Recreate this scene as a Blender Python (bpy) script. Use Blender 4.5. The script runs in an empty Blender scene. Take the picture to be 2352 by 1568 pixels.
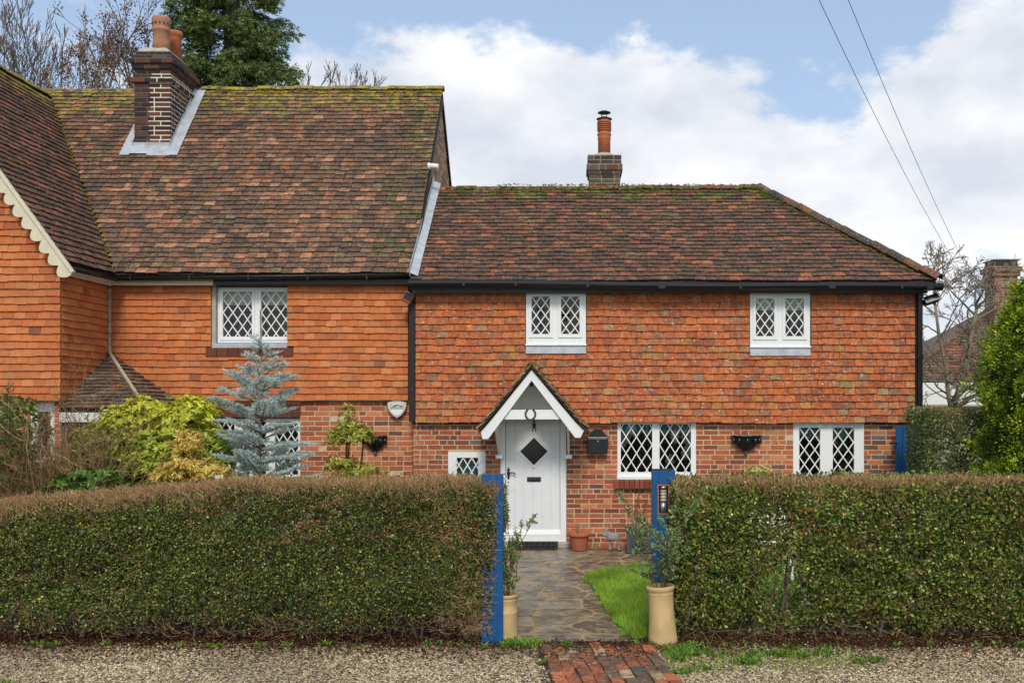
import bpy, math, random
import numpy as np
from mathutils import Matrix, Vector

rng = np.random.default_rng(7)
random.seed(7)
R = math.radians
scene = bpy.context.scene
COL = scene.collection

# ------------------------------------------------------------------ camera
CAM_Z = 2.28          # eye height above the garden path, metres
FOC = 2250.0          # focal length in units of a 2352-unit wide picture
VX, VY = 1340.0, 915.0  # vanishing point of the depth direction
CAM_D = 15.0          # camera to cottage front wall (y = 0)
cam = bpy.data.cameras.new('camera')
cam.sensor_width = 36.0
cam.lens = FOC / 2352 * 36.0
cam.shift_x = (1176 - VX) / 2352
cam.shift_y = (VY - 784) / 2352
cam.clip_start = 0.05
cam.clip_end = 2000
camo = bpy.data.objects.new('camera', cam)
COL.objects.link(camo)
camo.location = (0, -CAM_D, CAM_Z)
camo.rotation_euler = (R(90), 0, 0)
scene.camera = camo

# ------------------------------------------------------------------ light
SUN_EL, SUN_AZ = 45.0, 176.0     # azimuth clockwise from +Y: behind the camera
sun = bpy.data.lights.new('sun', 'SUN')
sun.energy = 1.5
sun.angle = R(13)
sun.color = (1.0, 0.93, 0.81)
suno = bpy.data.objects.new('sun', sun)
COL.objects.link(suno)
sd = Vector((math.sin(R(SUN_AZ)) * math.cos(R(SUN_EL)), math.cos(R(SUN_AZ)) * math.cos(R(SUN_EL)), math.sin(R(SUN_EL))))
suno.rotation_euler = sd.to_track_quat('Z', 'Y').to_euler()
suno.location = sd * 40

scene.view_settings.view_transform = 'Standard'
scene.view_settings.look = 'None'
scene.view_settings.gamma = 1.0
scene.view_settings.use_curve_mapping = False
scene.view_settings.exposure = 0.56

world = bpy.data.worlds.new('World')
scene.world = world
world.use_nodes = True
wt = world.node_tree
for n in list(wt.nodes):
    wt.nodes.remove(n)
def wn(t, **kw):
    n = wt.nodes.new(t)
    for k, v in kw.items():
        setattr(n, k, v)
    return n
def wl(a, b):
    wt.links.new(a, b)
def wmath(op, a, b=None, c=None):
    n = wn('ShaderNodeMath', operation=op)
    for i, v in enumerate((a, b, c)):
        if v is None:
            continue
        if isinstance(v, (int, float)):
            n.inputs[i].default_value = v
        else:
            wl(v, n.inputs[i])
    return n.outputs[0]
sky = wn('ShaderNodeTexSky', sky_type='NISHITA')
sky.sun_disc = False
sky.sun_elevation = R(SUN_EL)
sky.sun_rotation = R(SUN_AZ)
sky.air_density = 1.0
sky.dust_density = 1.6
sky.ozone_density = 1.3
tc = wn('ShaderNodeTexCoord')
mp = wn('ShaderNodeMapping')
mp.inputs['Scale'].default_value = (1.0, 1.0, 1.75)
mp.inputs['Location'].default_value = (3.1, 0.4, 1.7)
wl(tc.outputs['Generated'], mp.inputs['Vector'])
nz = wn('ShaderNodeTexNoise')
nz.inputs['Scale'].default_value = 5.2
nz.inputs['Detail'].default_value = 9
nz.inputs['Roughness'].default_value = 0.60
wl(mp.outputs[0], nz.inputs['Vector'])
nz2 = wn('ShaderNodeTexNoise')
nz2.inputs['Scale'].default_value = 7.5
nz2.inputs['Detail'].default_value = 6
nz2.inputs['Roughness'].default_value = 0.5
wl(mp.outputs[0], nz2.inputs['Vector'])
# cumulus banks: broad clusters in the sky by direction (x right of north, elevation), angular radius
def skydir(px, py):
    return Vector(((px - VX) / FOC, 1.0, (VY - py) / FOC)).normalized()
cover = None
for px, py, rad, wgt in [(1290, 330, 10.5, .30), (930, 330, 8.5, .24), (1560, 330, 8.0, .22), (1150, 260, 6.0, .16),
                         (2060, 470, 9.5, .30), (2330, 420, 8.0, .20), (1700, 480, 8.0, .22), (2300, 60, 4.2, .28), (820, 70, 4.2, .10), (1180, -10, 6.0, -.22), (860, -30, 5.0, -.20),
                         (1900, 150, 6.0, -.18), (1500, -60, 8.0, -.22), (330, 60, 9.0, -.20), (2230, 620, 2.4, -.18),
                         (2050, -40, 5.0, -.12), (620, 120, 3.0, .08)]:
    c = skydir(px, py)
    d = wn('ShaderNodeVectorMath', operation='DOT_PRODUCT')
    wl(tc.outputs['Generated'], d.inputs[0])
    d.inputs[1].default_value = c
    mr = wn('ShaderNodeMapRange', interpolation_type='SMOOTHSTEP')
    mr.inputs['From Min'].default_value = math.cos(R(rad))
    mr.inputs['From Max'].default_value = math.cos(R(rad * .12))
    mr.inputs['To Max'].default_value = wgt
    wl(d.outputs['Value'], mr.inputs['Value'])
    cover = mr.outputs[0] if cover is None else wmath('ADD', cover, mr.outputs[0])
dens = wmath('ADD', wmath('MULTIPLY_ADD', nz.outputs['Fac'], 1.55, -.275), wmath('MULTIPLY', cover, .92))
cl = wn('ShaderNodeMapRange', interpolation_type='SMOOTHSTEP')
cl.inputs['From Min'].default_value = 0.50
cl.inputs['From Max'].default_value = 0.69
wl(dens, cl.inputs['Value'])
shade = wn('ShaderNodeValToRGB')
shade.color_ramp.elements[0].position = 0.34
shade.color_ramp.elements[0].color = (.60, .645, .72, 1)
shade.color_ramp.elements[1].position = 0.60
shade.color_ramp.elements[1].color = (.86, .87, .89, 1)
wl(nz2.outputs['Fac'], shade.inputs['Fac'])
bgs = wn('ShaderNodeBackground')
bgs.inputs['Strength'].default_value = 0.095
skm = wn('ShaderNodeMixRGB', blend_type='MIX')
skm.inputs['Fac'].default_value = 0.30           # thin high haze over the blue
skm.inputs['Color2'].default_value = (6.0, 7.4, 9.4, 1)
wl(sky.outputs[0], skm.inputs['Color1'])
wl(skm.outputs[0], bgs.inputs['Color'])
bgc = wn('ShaderNodeBackground')
bgc.inputs['Strength'].default_value = 0.80
wl(shade.outputs[0], bgc.inputs['Color'])
mx = wn('ShaderNodeMixShader')
wl(cl.outputs[0], mx.inputs[0])
wl(bgs.outputs[0], mx.inputs[1])
wl(bgc.outputs[0], mx.inputs[2])
wout = wn('ShaderNodeOutputWorld')
wl(mx.outputs[0], wout.inputs['Surface'])

# ------------------------------------------------------------------ helpers
def lin(r, g, b, k=1.0):
    f = lambda c: (c / 255 / 12.92) if c <= 10 else ((c / 255 + .055) / 1.055) ** 2.4
    return np.array([f(r), f(g), f(b)]) * k

def scl(Y):
    return FOC / (Y + CAM_D)
def W(px, py, Y):
    s = scl(Y)
    return Vector(((px - VX) / s, Y, CAM_Z + (VY - py) / s))
def WX(px, Y):
    return (px - VX) / scl(Y)
def WZ(py, Y):
    return CAM_Z + (VY - py) / scl(Y)
def G(px, py):
    s = (py - VY) / CAM_Z
    return Vector(((px - VX) / s, FOC / s - CAM_D, 0))
def snoise(P, f=1.0, seed=0):
    """cheap smooth noise in -1..1 for arrays of points"""
    P = np.atleast_2d(np.asarray(P, float)) * f
    r = np.random.default_rng(seed + 101)
    out = np.zeros(len(P))
    amp = 0
    for o in range(3):
        for k in range(4):
            d = r.normal(size=3)
            d /= np.linalg.norm(d)
            out += np.sin(P @ d * (1.7 ** o) * (2.2 + k * .7) + r.uniform(0, 6.28)) / (1.5 ** o)
            amp += .5 / (1.5 ** o)
    return np.clip(out / amp, -1, 1)

def np_mesh(name, V, F, mat=None, cols=None, smooth=False):
    V = np.asarray(V, np.float32)
    F = np.asarray(F, np.int32)
    me = bpy.data.meshes.new(name)
    me.vertices.add(len(V))
    me.vertices.foreach_set('co', V.ravel())
    n, k = F.shape
    me.loops.add(n * k)
    me.loops.foreach_set('vertex_index', F.ravel())
    me.polygons.add(n)
    me.polygons.foreach_set('loop_start', np.arange(0, n * k, k, dtype=np.int32))
    me.polygons.foreach_set('use_smooth', np.full(n, bool(smooth)))
    me.update(calc_edges=True)
    if cols is not None:
        a = me.attributes.new('pcol', 'FLOAT_COLOR', 'POINT')
        c = np.ones((len(V), 4), np.float32)
        c[:, :3] = cols
        a.data.foreach_set('color', c.ravel())
    if mat:
        me.materials.append(mat)
    return me

def link(name, me, parent=None, M=None):
    o = bpy.data.objects.new(name, me)
    COL.objects.link(o)
    if M is not None:
        o.matrix_basis = M
    if parent is not None:
        o.parent = parent
        if parent.get('_base') is not None:
            o.matrix_parent_inverse = Matrix.Translation(-Vector(parent['_base']))
    return o

def thing(name, label, cat, base=(0, 0, 0), group=None):
    o = bpy.data.objects.new(name, None)
    COL.objects.link(o)
    o.empty_display_size = .2
    o.location = base
    o['_base'] = list(base)
    tag(o, label, cat, group)
    return o

def tag(o, label, cat=None, group=None):
    o['label'] = label
    if cat:
        o['category'] = cat
    if group:
        o['group'] = group
    return o

def rebase(o):
    """move a single-mesh thing's origin to the middle of its foot"""
    me = o.data
    n = len(me.vertices)
    co = np.empty(n * 3, np.float32)
    me.vertices.foreach_get('co', co)
    co = co.reshape(-1, 3)
    b = np.array([(co[:, 0].min() + co[:, 0].max()) / 2, (co[:, 1].min() + co[:, 1].max()) / 2, co[:, 2].min()], np.float32)
    me.vertices.foreach_set('co', (co - b).ravel())
    me.update()
    o.location = [float(v) for v in b]
    return o

class MB:
    """collects polygons into one mesh"""
    def __init__(self):
        self.v = []
        self.f = []
        self.sm = []
    def add(self, vs, fs, smooth=False):
        b = len(self.v)
        self.v += [tuple(p) for p in vs]
        for f in fs:
            self.f.append([i + b for i in f])
            self.sm.append(smooth)
        return self
    def box(self, x0, x1, y0, y1, z0, z1, M=None):
        vs = [(x, y, z) for z in (z0, z1) for y in (y0, y1) for x in (x0, x1)]
        if M is not None:
            vs = [M @ Vector(p) for p in vs]
        return self.add(vs, [(0, 2, 3, 1), (4, 5, 7, 6), (0, 1, 5, 4), (2, 6, 7, 3), (0, 4, 6, 2), (1, 3, 7, 5)])
    def prism(self, pts, d):
        """polygon (list of 3D points, in order) extruded by vector d"""
        n = len(pts)
        d = Vector(d)
        vs = [Vector(p) for p in pts] + [Vector(p) + d for p in pts]
        fs = [list(range(n))[::-1], list(range(n, 2 * n))] + [(i, (i + 1) % n, n + (i + 1) % n, n + i) for i in range(n)]
        return self.add(vs, fs)
    def lathe(self, prof, c, n=20, M=None, smooth=True, cap=True):
        vs = []
        for r, z in prof:
            for k in range(n):
                a = 2 * math.pi * k / n
                p = Vector((r * math.cos(a), r * math.sin(a), z))
                if M is not None:
                    p = M @ p
                vs.append(p + Vector(c))
        fs = []
        for i in range(len(prof) - 1):
            for k in range(n):
                fs.append((i * n + k, i * n + (k + 1) % n, (i + 1) * n + (k + 1) % n, (i + 1) * n + k))
        b = len(self.v)
        self.add(vs, fs, smooth)
        if cap:
            self.f.append([b + k for k in range(n)][::-1]); self.sm.append(False)
            m = (len(prof) - 1) * n
            self.f.append([b + m + k for k in range(n)]); self.sm.append(False)
        return self
    def tube(self, pts, r, n=8, smooth=True, radii=None, ref=None):
        pts = [Vector(p) for p in pts]
        vs = []
        t0 = (pts[1] - pts[0]).normalized()
        ref = ref or (Vector((0, 0, 1)) if abs(t0.z) < .9 else Vector((1, 0, 0)))
        for i, p in enumerate(pts):
            a = pts[max(0, i - 1)]
            c = pts[min(len(pts) - 1, i + 1)]
            t = (c - a).normalized()
            u = t.cross(ref).normalized()
            w = u.cross(t).normalized()
            rr = radii[i] if radii else r
            for k in range(n):
                g = 2 * math.pi * k / n
                vs.append(p + u * rr * math.cos(g) + w * rr * math.sin(g))
        fs = []
        for i in range(len(pts) - 1):
            for k in range(n):
                fs.append((i * n + k, i * n + (k + 1) % n, (i + 1) * n + (k + 1) % n, (i + 1) * n + k))
        b = len(self.v)
        self.add(vs, fs, smooth)
        self.f.append([b + k for k in range(n)][::-1]); self.sm.append(False)
        m = (len(pts) - 1) * n
        self.f.append([b + m + k for k in range(n)]); self.sm.append(False)
        return self
    def panel(self, x0, x1, z0, z1, y0, y1, holes=()):
        """wall in the XZ plane with rectangular holes (x0,x1,z0,z1)"""
        xs = sorted({x0, x1} | {min(max(v, x0), x1) for h in holes for v in h[:2]})
        zs = sorted({z0, z1} | {min(max(v, z0), z1) for h in holes for v in h[2:]})
        for i in range(len(xs) - 1):
            run = None
            for j in range(len(zs) - 1):
                cx, cz = (xs[i] + xs[i + 1]) / 2, (zs[j] + zs[j + 1]) / 2
                hole = any(h[0] < cx < h[1] and h[2] < cz < h[3] for h in holes)
                if not hole:
                    run = (run[0], zs[j + 1]) if run else (zs[j], zs[j + 1])
                if (hole or j == len(zs) - 2) and run:
                    self.box(xs[i], xs[i + 1], y0, y1, run[0], run[1])
                    run = None
        return self
    def build(self, name, mat, parent=None, bevel=0):
        me = bpy.data.meshes.new(name)
        me.from_pydata([tuple(p) for p in self.v], [], self.f)
        if any(self.sm):
            me.polygons.foreach_set('use_smooth', self.sm)
        me.materials.append(mat)
        me.update()
        o = link(name, me, parent)
        if bevel:
            m = o.modifiers.new('bevel', 'BEVEL')
            m.width = bevel
            m.segments = 2
            m.limit_method = 'ANGLE'
        return o

# ------------------------------------------------------------------ materials
def newmat(name):
    m = bpy.data.materials.new(name)
    m.use_nodes = True
    t = m.node_tree
    return m, t, t.nodes['Principled BSDF']
def nd(t, typ, **kw):
    n = t.nodes.new(typ)
    for k, v in kw.items():
        if k.startswith('i_'):
            n.inputs[k[2:].replace('_', ' ')].default_value = v
        else:
            setattr(n, k, v)
    return n
def noise(t, scale, detail=4, rough=.55, vec=None):
    n = nd(t, 'ShaderNodeTexNoise', i_Scale=scale, i_Detail=detail, i_Roughness=rough)
    if vec is not None:
        t.links.new(vec, n.inputs['Vector'])
    return n
def ramp(t, fac, p0, p1, c0=(0, 0, 0, 1), c1=(1, 1, 1, 1)):
    n = nd(t, 'ShaderNodeValToRGB')
    e = n.color_ramp.elements
    e[0].position, e[1].position = p0, p1
    e[0].color, e[1].color = c0, c1
    t.links.new(fac, n.inputs['Fac'])
    return n
def mixc(t, fac, a, b, mode='MIX'):
    n = nd(t, 'ShaderNodeMixRGB', blend_type=mode)
    for i, v in (('Fac', fac), ('Color1', a), ('Color2', b)):
        if isinstance(v, (int, float)):
            n.inputs[i].default_value = v
        elif isinstance(v, (tuple, list, np.ndarray)):
            n.inputs[i].default_value = (*list(v)[:3], 1)
        else:
            t.links.new(v, n.inputs[i])
    return n.outputs[0]

def piece_mat(name, rough=.85, grain=.5, gscale=45, lichens=(), bump=.25, bscale=120, spec=.3, clump=0):
    """colour comes from the piece itself (mesh attribute or object colour); the nodes add grain, lichen and relief"""
    m, t, b = newmat(name)
    geo = nd(t, 'ShaderNodeNewGeometry')
    pos = geo.outputs['Position']
    at = nd(t, 'ShaderNodeAttribute', attribute_name='pcol')
    oi = nd(t, 'ShaderNodeObjectInfo')
    base = mixc(t, 1.0, at.outputs['Color'], oi.outputs['Color'], 'ADD')
    g = noise(t, gscale, 5, .65, pos)
    gr = ramp(t, g.outputs['Fac'], .25, .75, (1 - grain,) * 3 + (1,), (1 + grain,) * 3 + (1,))
    base = mixc(t, 1.0, base, gr.outputs[0], 'MULTIPLY')
    for sc, p0, p1, col, amt in lichens:
        ln = noise(t, sc, 6, .62, pos)
        lr = ramp(t, ln.outputs['Fac'], p0, p1)
        f = nd(t, 'ShaderNodeMath', operation='MULTIPLY')
        t.links.new(lr.outputs[0], f.inputs[0])
        f.inputs[1].default_value = amt
        base = mixc(t, f.outputs[0], base, col)
    t.links.new(base, b.inputs['Base Color'])
    b.inputs['Roughness'].default_value = rough
    b.inputs['Specular IOR Level'].default_value = spec
    bn = noise(t, bscale, 4, .6, pos)
    bp = nd(t, 'ShaderNodeBump', i_Strength=bump, i_Distance=.01)
    t.links.new(bn.outputs['Fac'], bp.inputs['Height'])
    t.links.new(bp.outputs[0], b.inputs['Normal'])
    return m

def plain(name, col, rough=.6, var=.12, scale=8, metal=0, spec=.4, bump=.15, bscale=60, stain=None, stretch=None, coat=0):
    m, t, b = newmat(name)
    geo = nd(t, 'ShaderNodeNewGeometry')
    pos = geo.outputs['Position']
    if stretch:
        mpn = nd(t, 'ShaderNodeMapping')
        mpn.inputs['Scale'].default_value = stretch
        t.links.new(pos, mpn.inputs['Vector'])
        pos = mpn.outputs[0]
    n = noise(t, scale, 6, .6, pos)
    c = np.array(col)
    r = ramp(t, n.outputs['Fac'], .28, .72, (*np.clip(c * (1 - var), 0, 1), 1), (*np.clip(c * (1 + var), 0, 1), 1))
    base = r.outputs[0]
    if stain:
        for sc, p0, p1, scol, amt in stain:
            sn = noise(t, sc, 6, .65, pos)
            sr = ramp(t, sn.outputs['Fac'], p0, p1)
            f = nd(t, 'ShaderNodeMath', operation='MULTIPLY')
            t.links.new(sr.outputs[0], f.inputs[0])
            f.inputs[1].default_value = amt
            base = mixc(t, f.outputs[0], base, scol)
    t.links.new(base, b.inputs['Base Color'])
    b.inputs['Roughness'].default_value = rough
    b.inputs['Metallic'].default_value = metal
    b.inputs['Specular IOR Level'].default_value = spec
    if coat:
        b.inputs['Coat Weight'].default_value = coat
    if bump:
        bn = noise(t, bscale, 5, .6, pos)
        bp = nd(t, 'ShaderNodeBump', i_Strength=bump, i_Distance=.01)
        t.links.new(bn.outputs['Fac'], bp.inputs['Height'])
        t.links.new(bp.outputs[0], b.inputs['Normal'])
    return m

def leaf_mat(name, rough=.45, trans=.25, spec=.4):
    m, t, b = newmat(name)
    at = nd(t, 'ShaderNodeAttribute', attribute_name='pcol')
    t.links.new(at.outputs['Color'], b.inputs['Base Color'])
    b.inputs['Roughness'].default_value = rough
    b.inputs['Specular IOR Level'].default_value = spec
    if trans:
        tr = nd(t, 'ShaderNodeBsdfTranslucent')
        t.links.new(at.outputs['Color'], tr.inputs['Color'])
        ms = nd(t, 'ShaderNodeMixShader')
        ms.inputs[0].default_value = trans
        t.links.new(b.outputs[0], ms.inputs[1])
        t.links.new(tr.outputs[0], ms.inputs[2])
        t.links.new(ms.outputs[0], t.nodes['Material Output'].inputs['Surface'])
    return m

def glass_mat(name):
    m, t, b = newmat(name)
    t.nodes.remove(b)
    fr = nd(t, 'ShaderNodeFresnel', i_IOR=1.52)
    mul = nd(t, 'ShaderNodeMath', operation='MULTIPLY_ADD')
    t.links.new(fr.outputs[0], mul.inputs[0])
    mul.inputs[1].default_value = .62
    mul.inputs[2].default_value = .0
    tr = nd(t, 'ShaderNodeBsdfTransparent')
    tr.inputs['Color'].default_value = (.93, .95, .94, 1)
    gl = nd(t, 'ShaderNodeBsdfGlossy', i_Roughness=.03)
    ms = nd(t, 'ShaderNodeMixShader')
    t.links.new(mul.outputs[0], ms.inputs[0])
    t.links.new(tr.outputs[0], ms.inputs[1])
    t.links.new(gl.outputs[0], ms.inputs[2])
    t.links.new(ms.outputs[0], t.nodes['Material Output'].inputs['Surface'])
    return m

LICHEN_W = (.62, .60, .52)
M = {}
M['roof_tile'] = piece_mat('roof_tile', rough=.9, grain=.6, gscale=22, lichens=[(2.6, .44, .64, (.050, .040, .033), .58), (9, .48, .64, (.045, .037, .031), .6), (26, .60, .66, (.40, .34, .25), .65), (11, .62, .70, (.12, .12, .045), .6), (34, .68, .71, (.66, .63, .55), .9)])
def high_lichen(m, z0, z1, col, scale, p0, p1, amt):
    # lichen that only grows on the exposed courses near the ridge
    t = m.node_tree
    b = t.nodes['Principled BSDF']
    src = b.inputs['Base Color'].links[0].from_socket
    pos = nd(t, 'ShaderNodeNewGeometry').outputs['Position']
    sp_ = nd(t, 'ShaderNodeSeparateXYZ')
    t.links.new(pos, sp_.inputs[0])
    mr = nd(t, 'ShaderNodeMapRange', interpolation_type='SMOOTHSTEP')
    mr.inputs['From Min'].default_value = z0
    mr.inputs['From Max'].default_value = z1
    mr.inputs['To Max'].default_value = amt
    t.links.new(sp_.outputs['Z'], mr.inputs['Value'])
    lr = ramp(t, noise(t, scale, 6, .65, pos).outputs['Fac'], p0, p1)
    f = nd(t, 'ShaderNodeMath', operation='MULTIPLY')
    t.links.new(lr.outputs[0], f.inputs[0])
    t.links.new(mr.outputs[0], f.inputs[1])
    t.links.new(mixc(t, f.outputs[0], src, col), b.inputs['Base Color'])
high_lichen(M['roof_tile'], 7.25, 8.02, (.40, .31, .02), 8, .50, .58, .75)
M['wall_tile_old'] = piece_mat('wall_tile_old', rough=.85, grain=.42, gscale=20, lichens=[(7, .48, .66, (.20, .105, .065), .6), (16, .53, .64, (.40, .28, .19), .55), (15, .56, .66, (.12, .08, .06), .6), (21, .635, .67, (.64, .58, .50), .85)])
M['wall_tile_new'] = piece_mat('wall_tile_new', rough=.8, grain=.26, lichens=[(9, .58, .72, (.24, .085, .03), .45), (2.2, .48, .68, (.30, .125, .055), .45), (30, .68, .71, (.50, .40, .28), .6)])
M['brick'] = piece_mat('brick', rough=.9, grain=.45, gscale=70, lichens=[(16, .62, .72, (.40, .25, .16), .5), (24, .66, .74, (.06, .035, .035), .6)])
M['sooty_brick'] = piece_mat('sooty_brick', rough=.92, grain=.5, gscale=60, lichens=[(12, .62, .70, (.35, .30, .03), .35)])
M['mortar'] = plain('mortar', (.56, .45, .30), .95, .2, 12, bump=.5, stain=[(5, .55, .7, (.42, .30, .19), .4)])
M['chimney_mortar'] = plain('chimney_mortar', (.68, .62, .50), .95, .15, 12, bump=.5)
def repointed(m, x_edge, z_top, old):
    # old sooty joints left of x_edge and above z_top; fresh pointing elsewhere
    t = m.node_tree
    b = t.nodes['Principled BSDF']
    src = b.inputs['Base Color'].links[0].from_socket
    pos = nd(t, 'ShaderNodeNewGeometry').outputs['Position']
    sp_ = nd(t, 'ShaderNodeSeparateXYZ')
    t.links.new(pos, sp_.inputs[0])
    nn = noise(t, 6, 3, .6, pos)
    def edge(sock, val, sgn):
        a = nd(t, 'ShaderNodeMath', operation='MULTIPLY_ADD')
        t.links.new(nn.outputs['Fac'], a.inputs[0])
        a.inputs[1].default_value = .22
        t.links.new(sock, a.inputs[2])
        c = nd(t, 'ShaderNodeMath', operation='GREATER_THAN' if sgn > 0 else 'LESS_THAN')
        t.links.new(a.outputs[0], c.inputs[0])
        c.inputs[1].default_value = val + .11
        return c.outputs[0]
    mxn = nd(t, 'ShaderNodeMath', operation='MAXIMUM')
    t.links.new(edge(sp_.outputs['X'], x_edge, -1), mxn.inputs[0])
    t.links.new(edge(sp_.outputs['Z'], z_top, 1), mxn.inputs[1])
    t.links.new(mixc(t, mxn.outputs[0], src, old), b.inputs['Base Color'])
M['old_stack_mortar'] = plain('old_stack_mortar', (.68, .62, .50), .95, .15, 12, bump=.5)
repointed(M['old_stack_mortar'], -7.56, 7.98, (.11, .09, .075))
M['dark_mortar'] = plain('dark_mortar', (.30, .24, .18), .95, .2, 12, bump=.5)
M['batten'] = plain('batten', (.05, .03, .022), .9)
M['white_paint'] = plain('white_paint', (.80, .81, .80), .45, .03, 6, bump=.05, stain=[(7, .66, .8, (.62, .60, .54), .35)])
M['door_paint'] = plain('door_paint', (.76, .78, .79), .42, .03, 5, bump=.08, stain=[(3, .55, .8, (.62, .62, .60), .4), (30, .70, .74, (.45, .42, .36), .5)])
M['cream_paint'] = plain('cream_paint', (.66, .60, .45), .6, .08, 9, bump=.2, stain=[(18, .62, .70, (.22, .18, .12), .5)])
M['black_paint'] = plain('black_paint', (.016, .017, .020), .38, .2, 10, bump=.1, stain=[(30, .70, .75, (.10, .10, .10), .4)])
M['black_plastic'] = plain('black_plastic', (.012, .013, .016), .32, .15, 8, bump=.04, spec=.5)
M['tarred_board'] = plain('tarred_board', (.022, .015, .013), .6, .4, 14, bump=.5, stretch=(6, 6, .7), stain=[(9, .66, .69, (.55, .50, .45), .8)])
M['iron'] = plain('iron', (.014, .014, .015), .45, .2, 30, bump=.3, spec=.5)
M['lead'] = plain('lead', (.40, .43, .46), .5, .22, 7, metal=.0, bump=.35, bscale=12, spec=.5, stain=[(5, .58, .72, (.52, .54, .56), .6)])
M['cement'] = plain('cement', (.40, .38, .31), .95, .2, 10, bump=.6)
M['terracotta'] = plain('terracotta', (.42, .13, .055), .8, .14, 9, bump=.2, stain=[(6, .60, .75, (.40, .24, .16), .45)])
M['pot_clay'] = plain('pot_clay', (.40, .19, .11), .85, .16, 7, bump=.3, stain=[(6, .55, .72, (.34, .28, .2), .55)])
M['buff_clay'] = plain('buff_clay', (.58, .41, .19), .75, .14, 5, bump=.25, stain=[(2.6, .50, .70, (.33, .25, .12), .55), (9, .60, .72, (.20, .19, .09), .4), (4, .58, .75, (.42, .30, .15), .5), (26, .66, .75, (.40, .31, .19), .4)])
M['blue_paint'] = plain('blue_paint', (.006, .085, .235), .5, .2, 7, bump=.45, stretch=(5, 5, .5), stain=[(14, .60, .66, (.02, .04, .09), .7), (9, .66, .69, (.12, .16, .20), .7), (22, .70, .73, (.22, .17, .12), .8)])
M['glass'] = glass_mat('glass')
M['teal_cloth'] = plain('teal_cloth', (.10, .24, .25), .9, .35, 22, stretch=(3, 1, .15))
M['pale_cloth'] = plain('pale_cloth', (.60, .58, .48), .9, .06)
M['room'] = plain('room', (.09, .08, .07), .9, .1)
M['grille'] = plain('grille', (.025, .022, .02), .5, .5, 160, bump=.8, bscale=300)
M['stone'] = piece_mat('stone', rough=.38, grain=.6, gscale=10, lichens=[(7, .50, .56, (.34, .26, .13), .75), (18, .56, .62, (.42, .36, .23), .7), (3, .46, .60, (.045, .034, .024), .7), (6, .58, .66, (.06, .075, .02), .6)], bump=.7, bscale=30, spec=.6)
M['path_brick'] = piece_mat('path_brick', rough=.8, grain=.55, gscale=30, lichens=[(5, .46, .60, (.09, .065, .045), .65), (13, .52, .61, (.07, .06, .045), .7), (22, .62, .68, (.42, .34, .25), .6), (8, .60, .66, (.06, .09, .02), .5)], bump=.6, bscale=50)
M['joint'] = plain('joint', (.36, .26, .135), .95, .3, 12, bump=.6, stain=[(6, .55, .68, (.07, .055, .04), .7)])
M['leaf'] = leaf_mat('leaf', trans=.3)
M['glossy_leaf'] = leaf_mat('glossy_leaf', rough=.34, trans=.28, spec=.5)
M['needle'] = leaf_mat('needle', rough=.6, trans=.1, spec=.25)
M['twig'] = leaf_mat('twig', rough=.85, trans=0, spec=.2)
M['bark'] = plain('bark', (.13, .10, .075), .9, .35, 20, bump=.6, stain=[(14, .58, .66, (.22, .23, .17), .5)])
M['grey_bark'] = plain('grey_bark', (.25, .21, .155), .9, .25, 20, bump=.5, stain=[(10, .58, .66, (.25, .26, .14), .5)])
M['soil'] = plain('soil', (.040, .026, .018), .95, .4, 18, bump=.8, bscale=40)
M['statue'] = plain('statue', (.28, .29, .29), .85, .25, 40, bump=.9, bscale=90)
M['lead_planter'] = plain('lead_planter', (.075, .08, .085), .6, .25, 16, bump=.3)
M['white_plastic'] = plain('white_plastic', (.78, .79, .80), .35, .03, 6, bump=0)
M['steel'] = plain('steel', (.42, .43, .44), .3, .1, 20, metal=.8, bump=.1)
M['amber_glass'] = plain('amber_glass', (.50, .45, .30), .2, .1, 10)
M['rubber'] = plain('rubber', (.018, .018, .02), .7, .3, 40, bump=.8, bscale=60)
M['sign_white'] = plain('sign_white', (.80, .81, .78), .4, .02, 6, bump=0)
M['sign_edge'] = plain('sign_edge', (.42, .40, .28), .5, .06, 6, bump=0)
M['ink'] = plain('ink', (.02, .03, .025), .6, .05, 6, bump=0)
M['horse_iron'] = plain('horse_iron', (.055, .065, .08), .4, .25, 30, metal=.3, bump=.3)
M['copper_red'] = plain('copper_red', (.16, .055, .035), .5, .15, 10)
M['red_petal'] = plain('red_petal', (.45, .06, .02), .6, .2, 20)

# ------------------------------------------------------------------ repeated pieces (tiles, bricks, stones)
class Pieces:
    """same-shaped pieces: the ones that show best become objects, the rest one joined mesh"""
    def __init__(self, V, F, mat):
        self.V = np.asarray(V, float)
        self.F = np.asarray(F, int)
        self.mat = mat
        self.M, self.c, self.p = [], [], []
    def add(self, mtx, col, pri=0.0):
        self.M.append(mtx)
        self.c.append(col)
        self.p.append(pri)
    def finish(self, name, parent, limit=300, rest=None):
        n = len(self.M)
        order = sorted(range(n), key=lambda i: -self.p[i])
        me = np_mesh(name, self.V, self.F, self.mat)
        for i in order[:limit]:
            o = link(name, me, parent, self.M[i])
            o.color = (*[float(v) for v in self.c[i]], 1)
        more = order[limit:]
        if more:
            A = np.array([np.array(self.M[i]) for i in more])
            nv = len(self.V)
            VV = np.einsum('nij,kj->nki', A[:, :3, :3], self.V) + A[:, None, :3, 3]
            FF = (self.F[None] + (np.arange(len(more)) * nv)[:, None, None]).reshape(-1, self.F.shape[1])
            cc = np.repeat(np.array([self.c[i] for i in more]), nv, axis=0)
            o = link(rest or name + '_field', np_mesh(rest or name + '_field', VV.reshape(-1, 3), FF, self.mat, cc), parent)
            o.color = (0, 0, 0, 1)
            o['kind'] = 'stuff'

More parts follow.
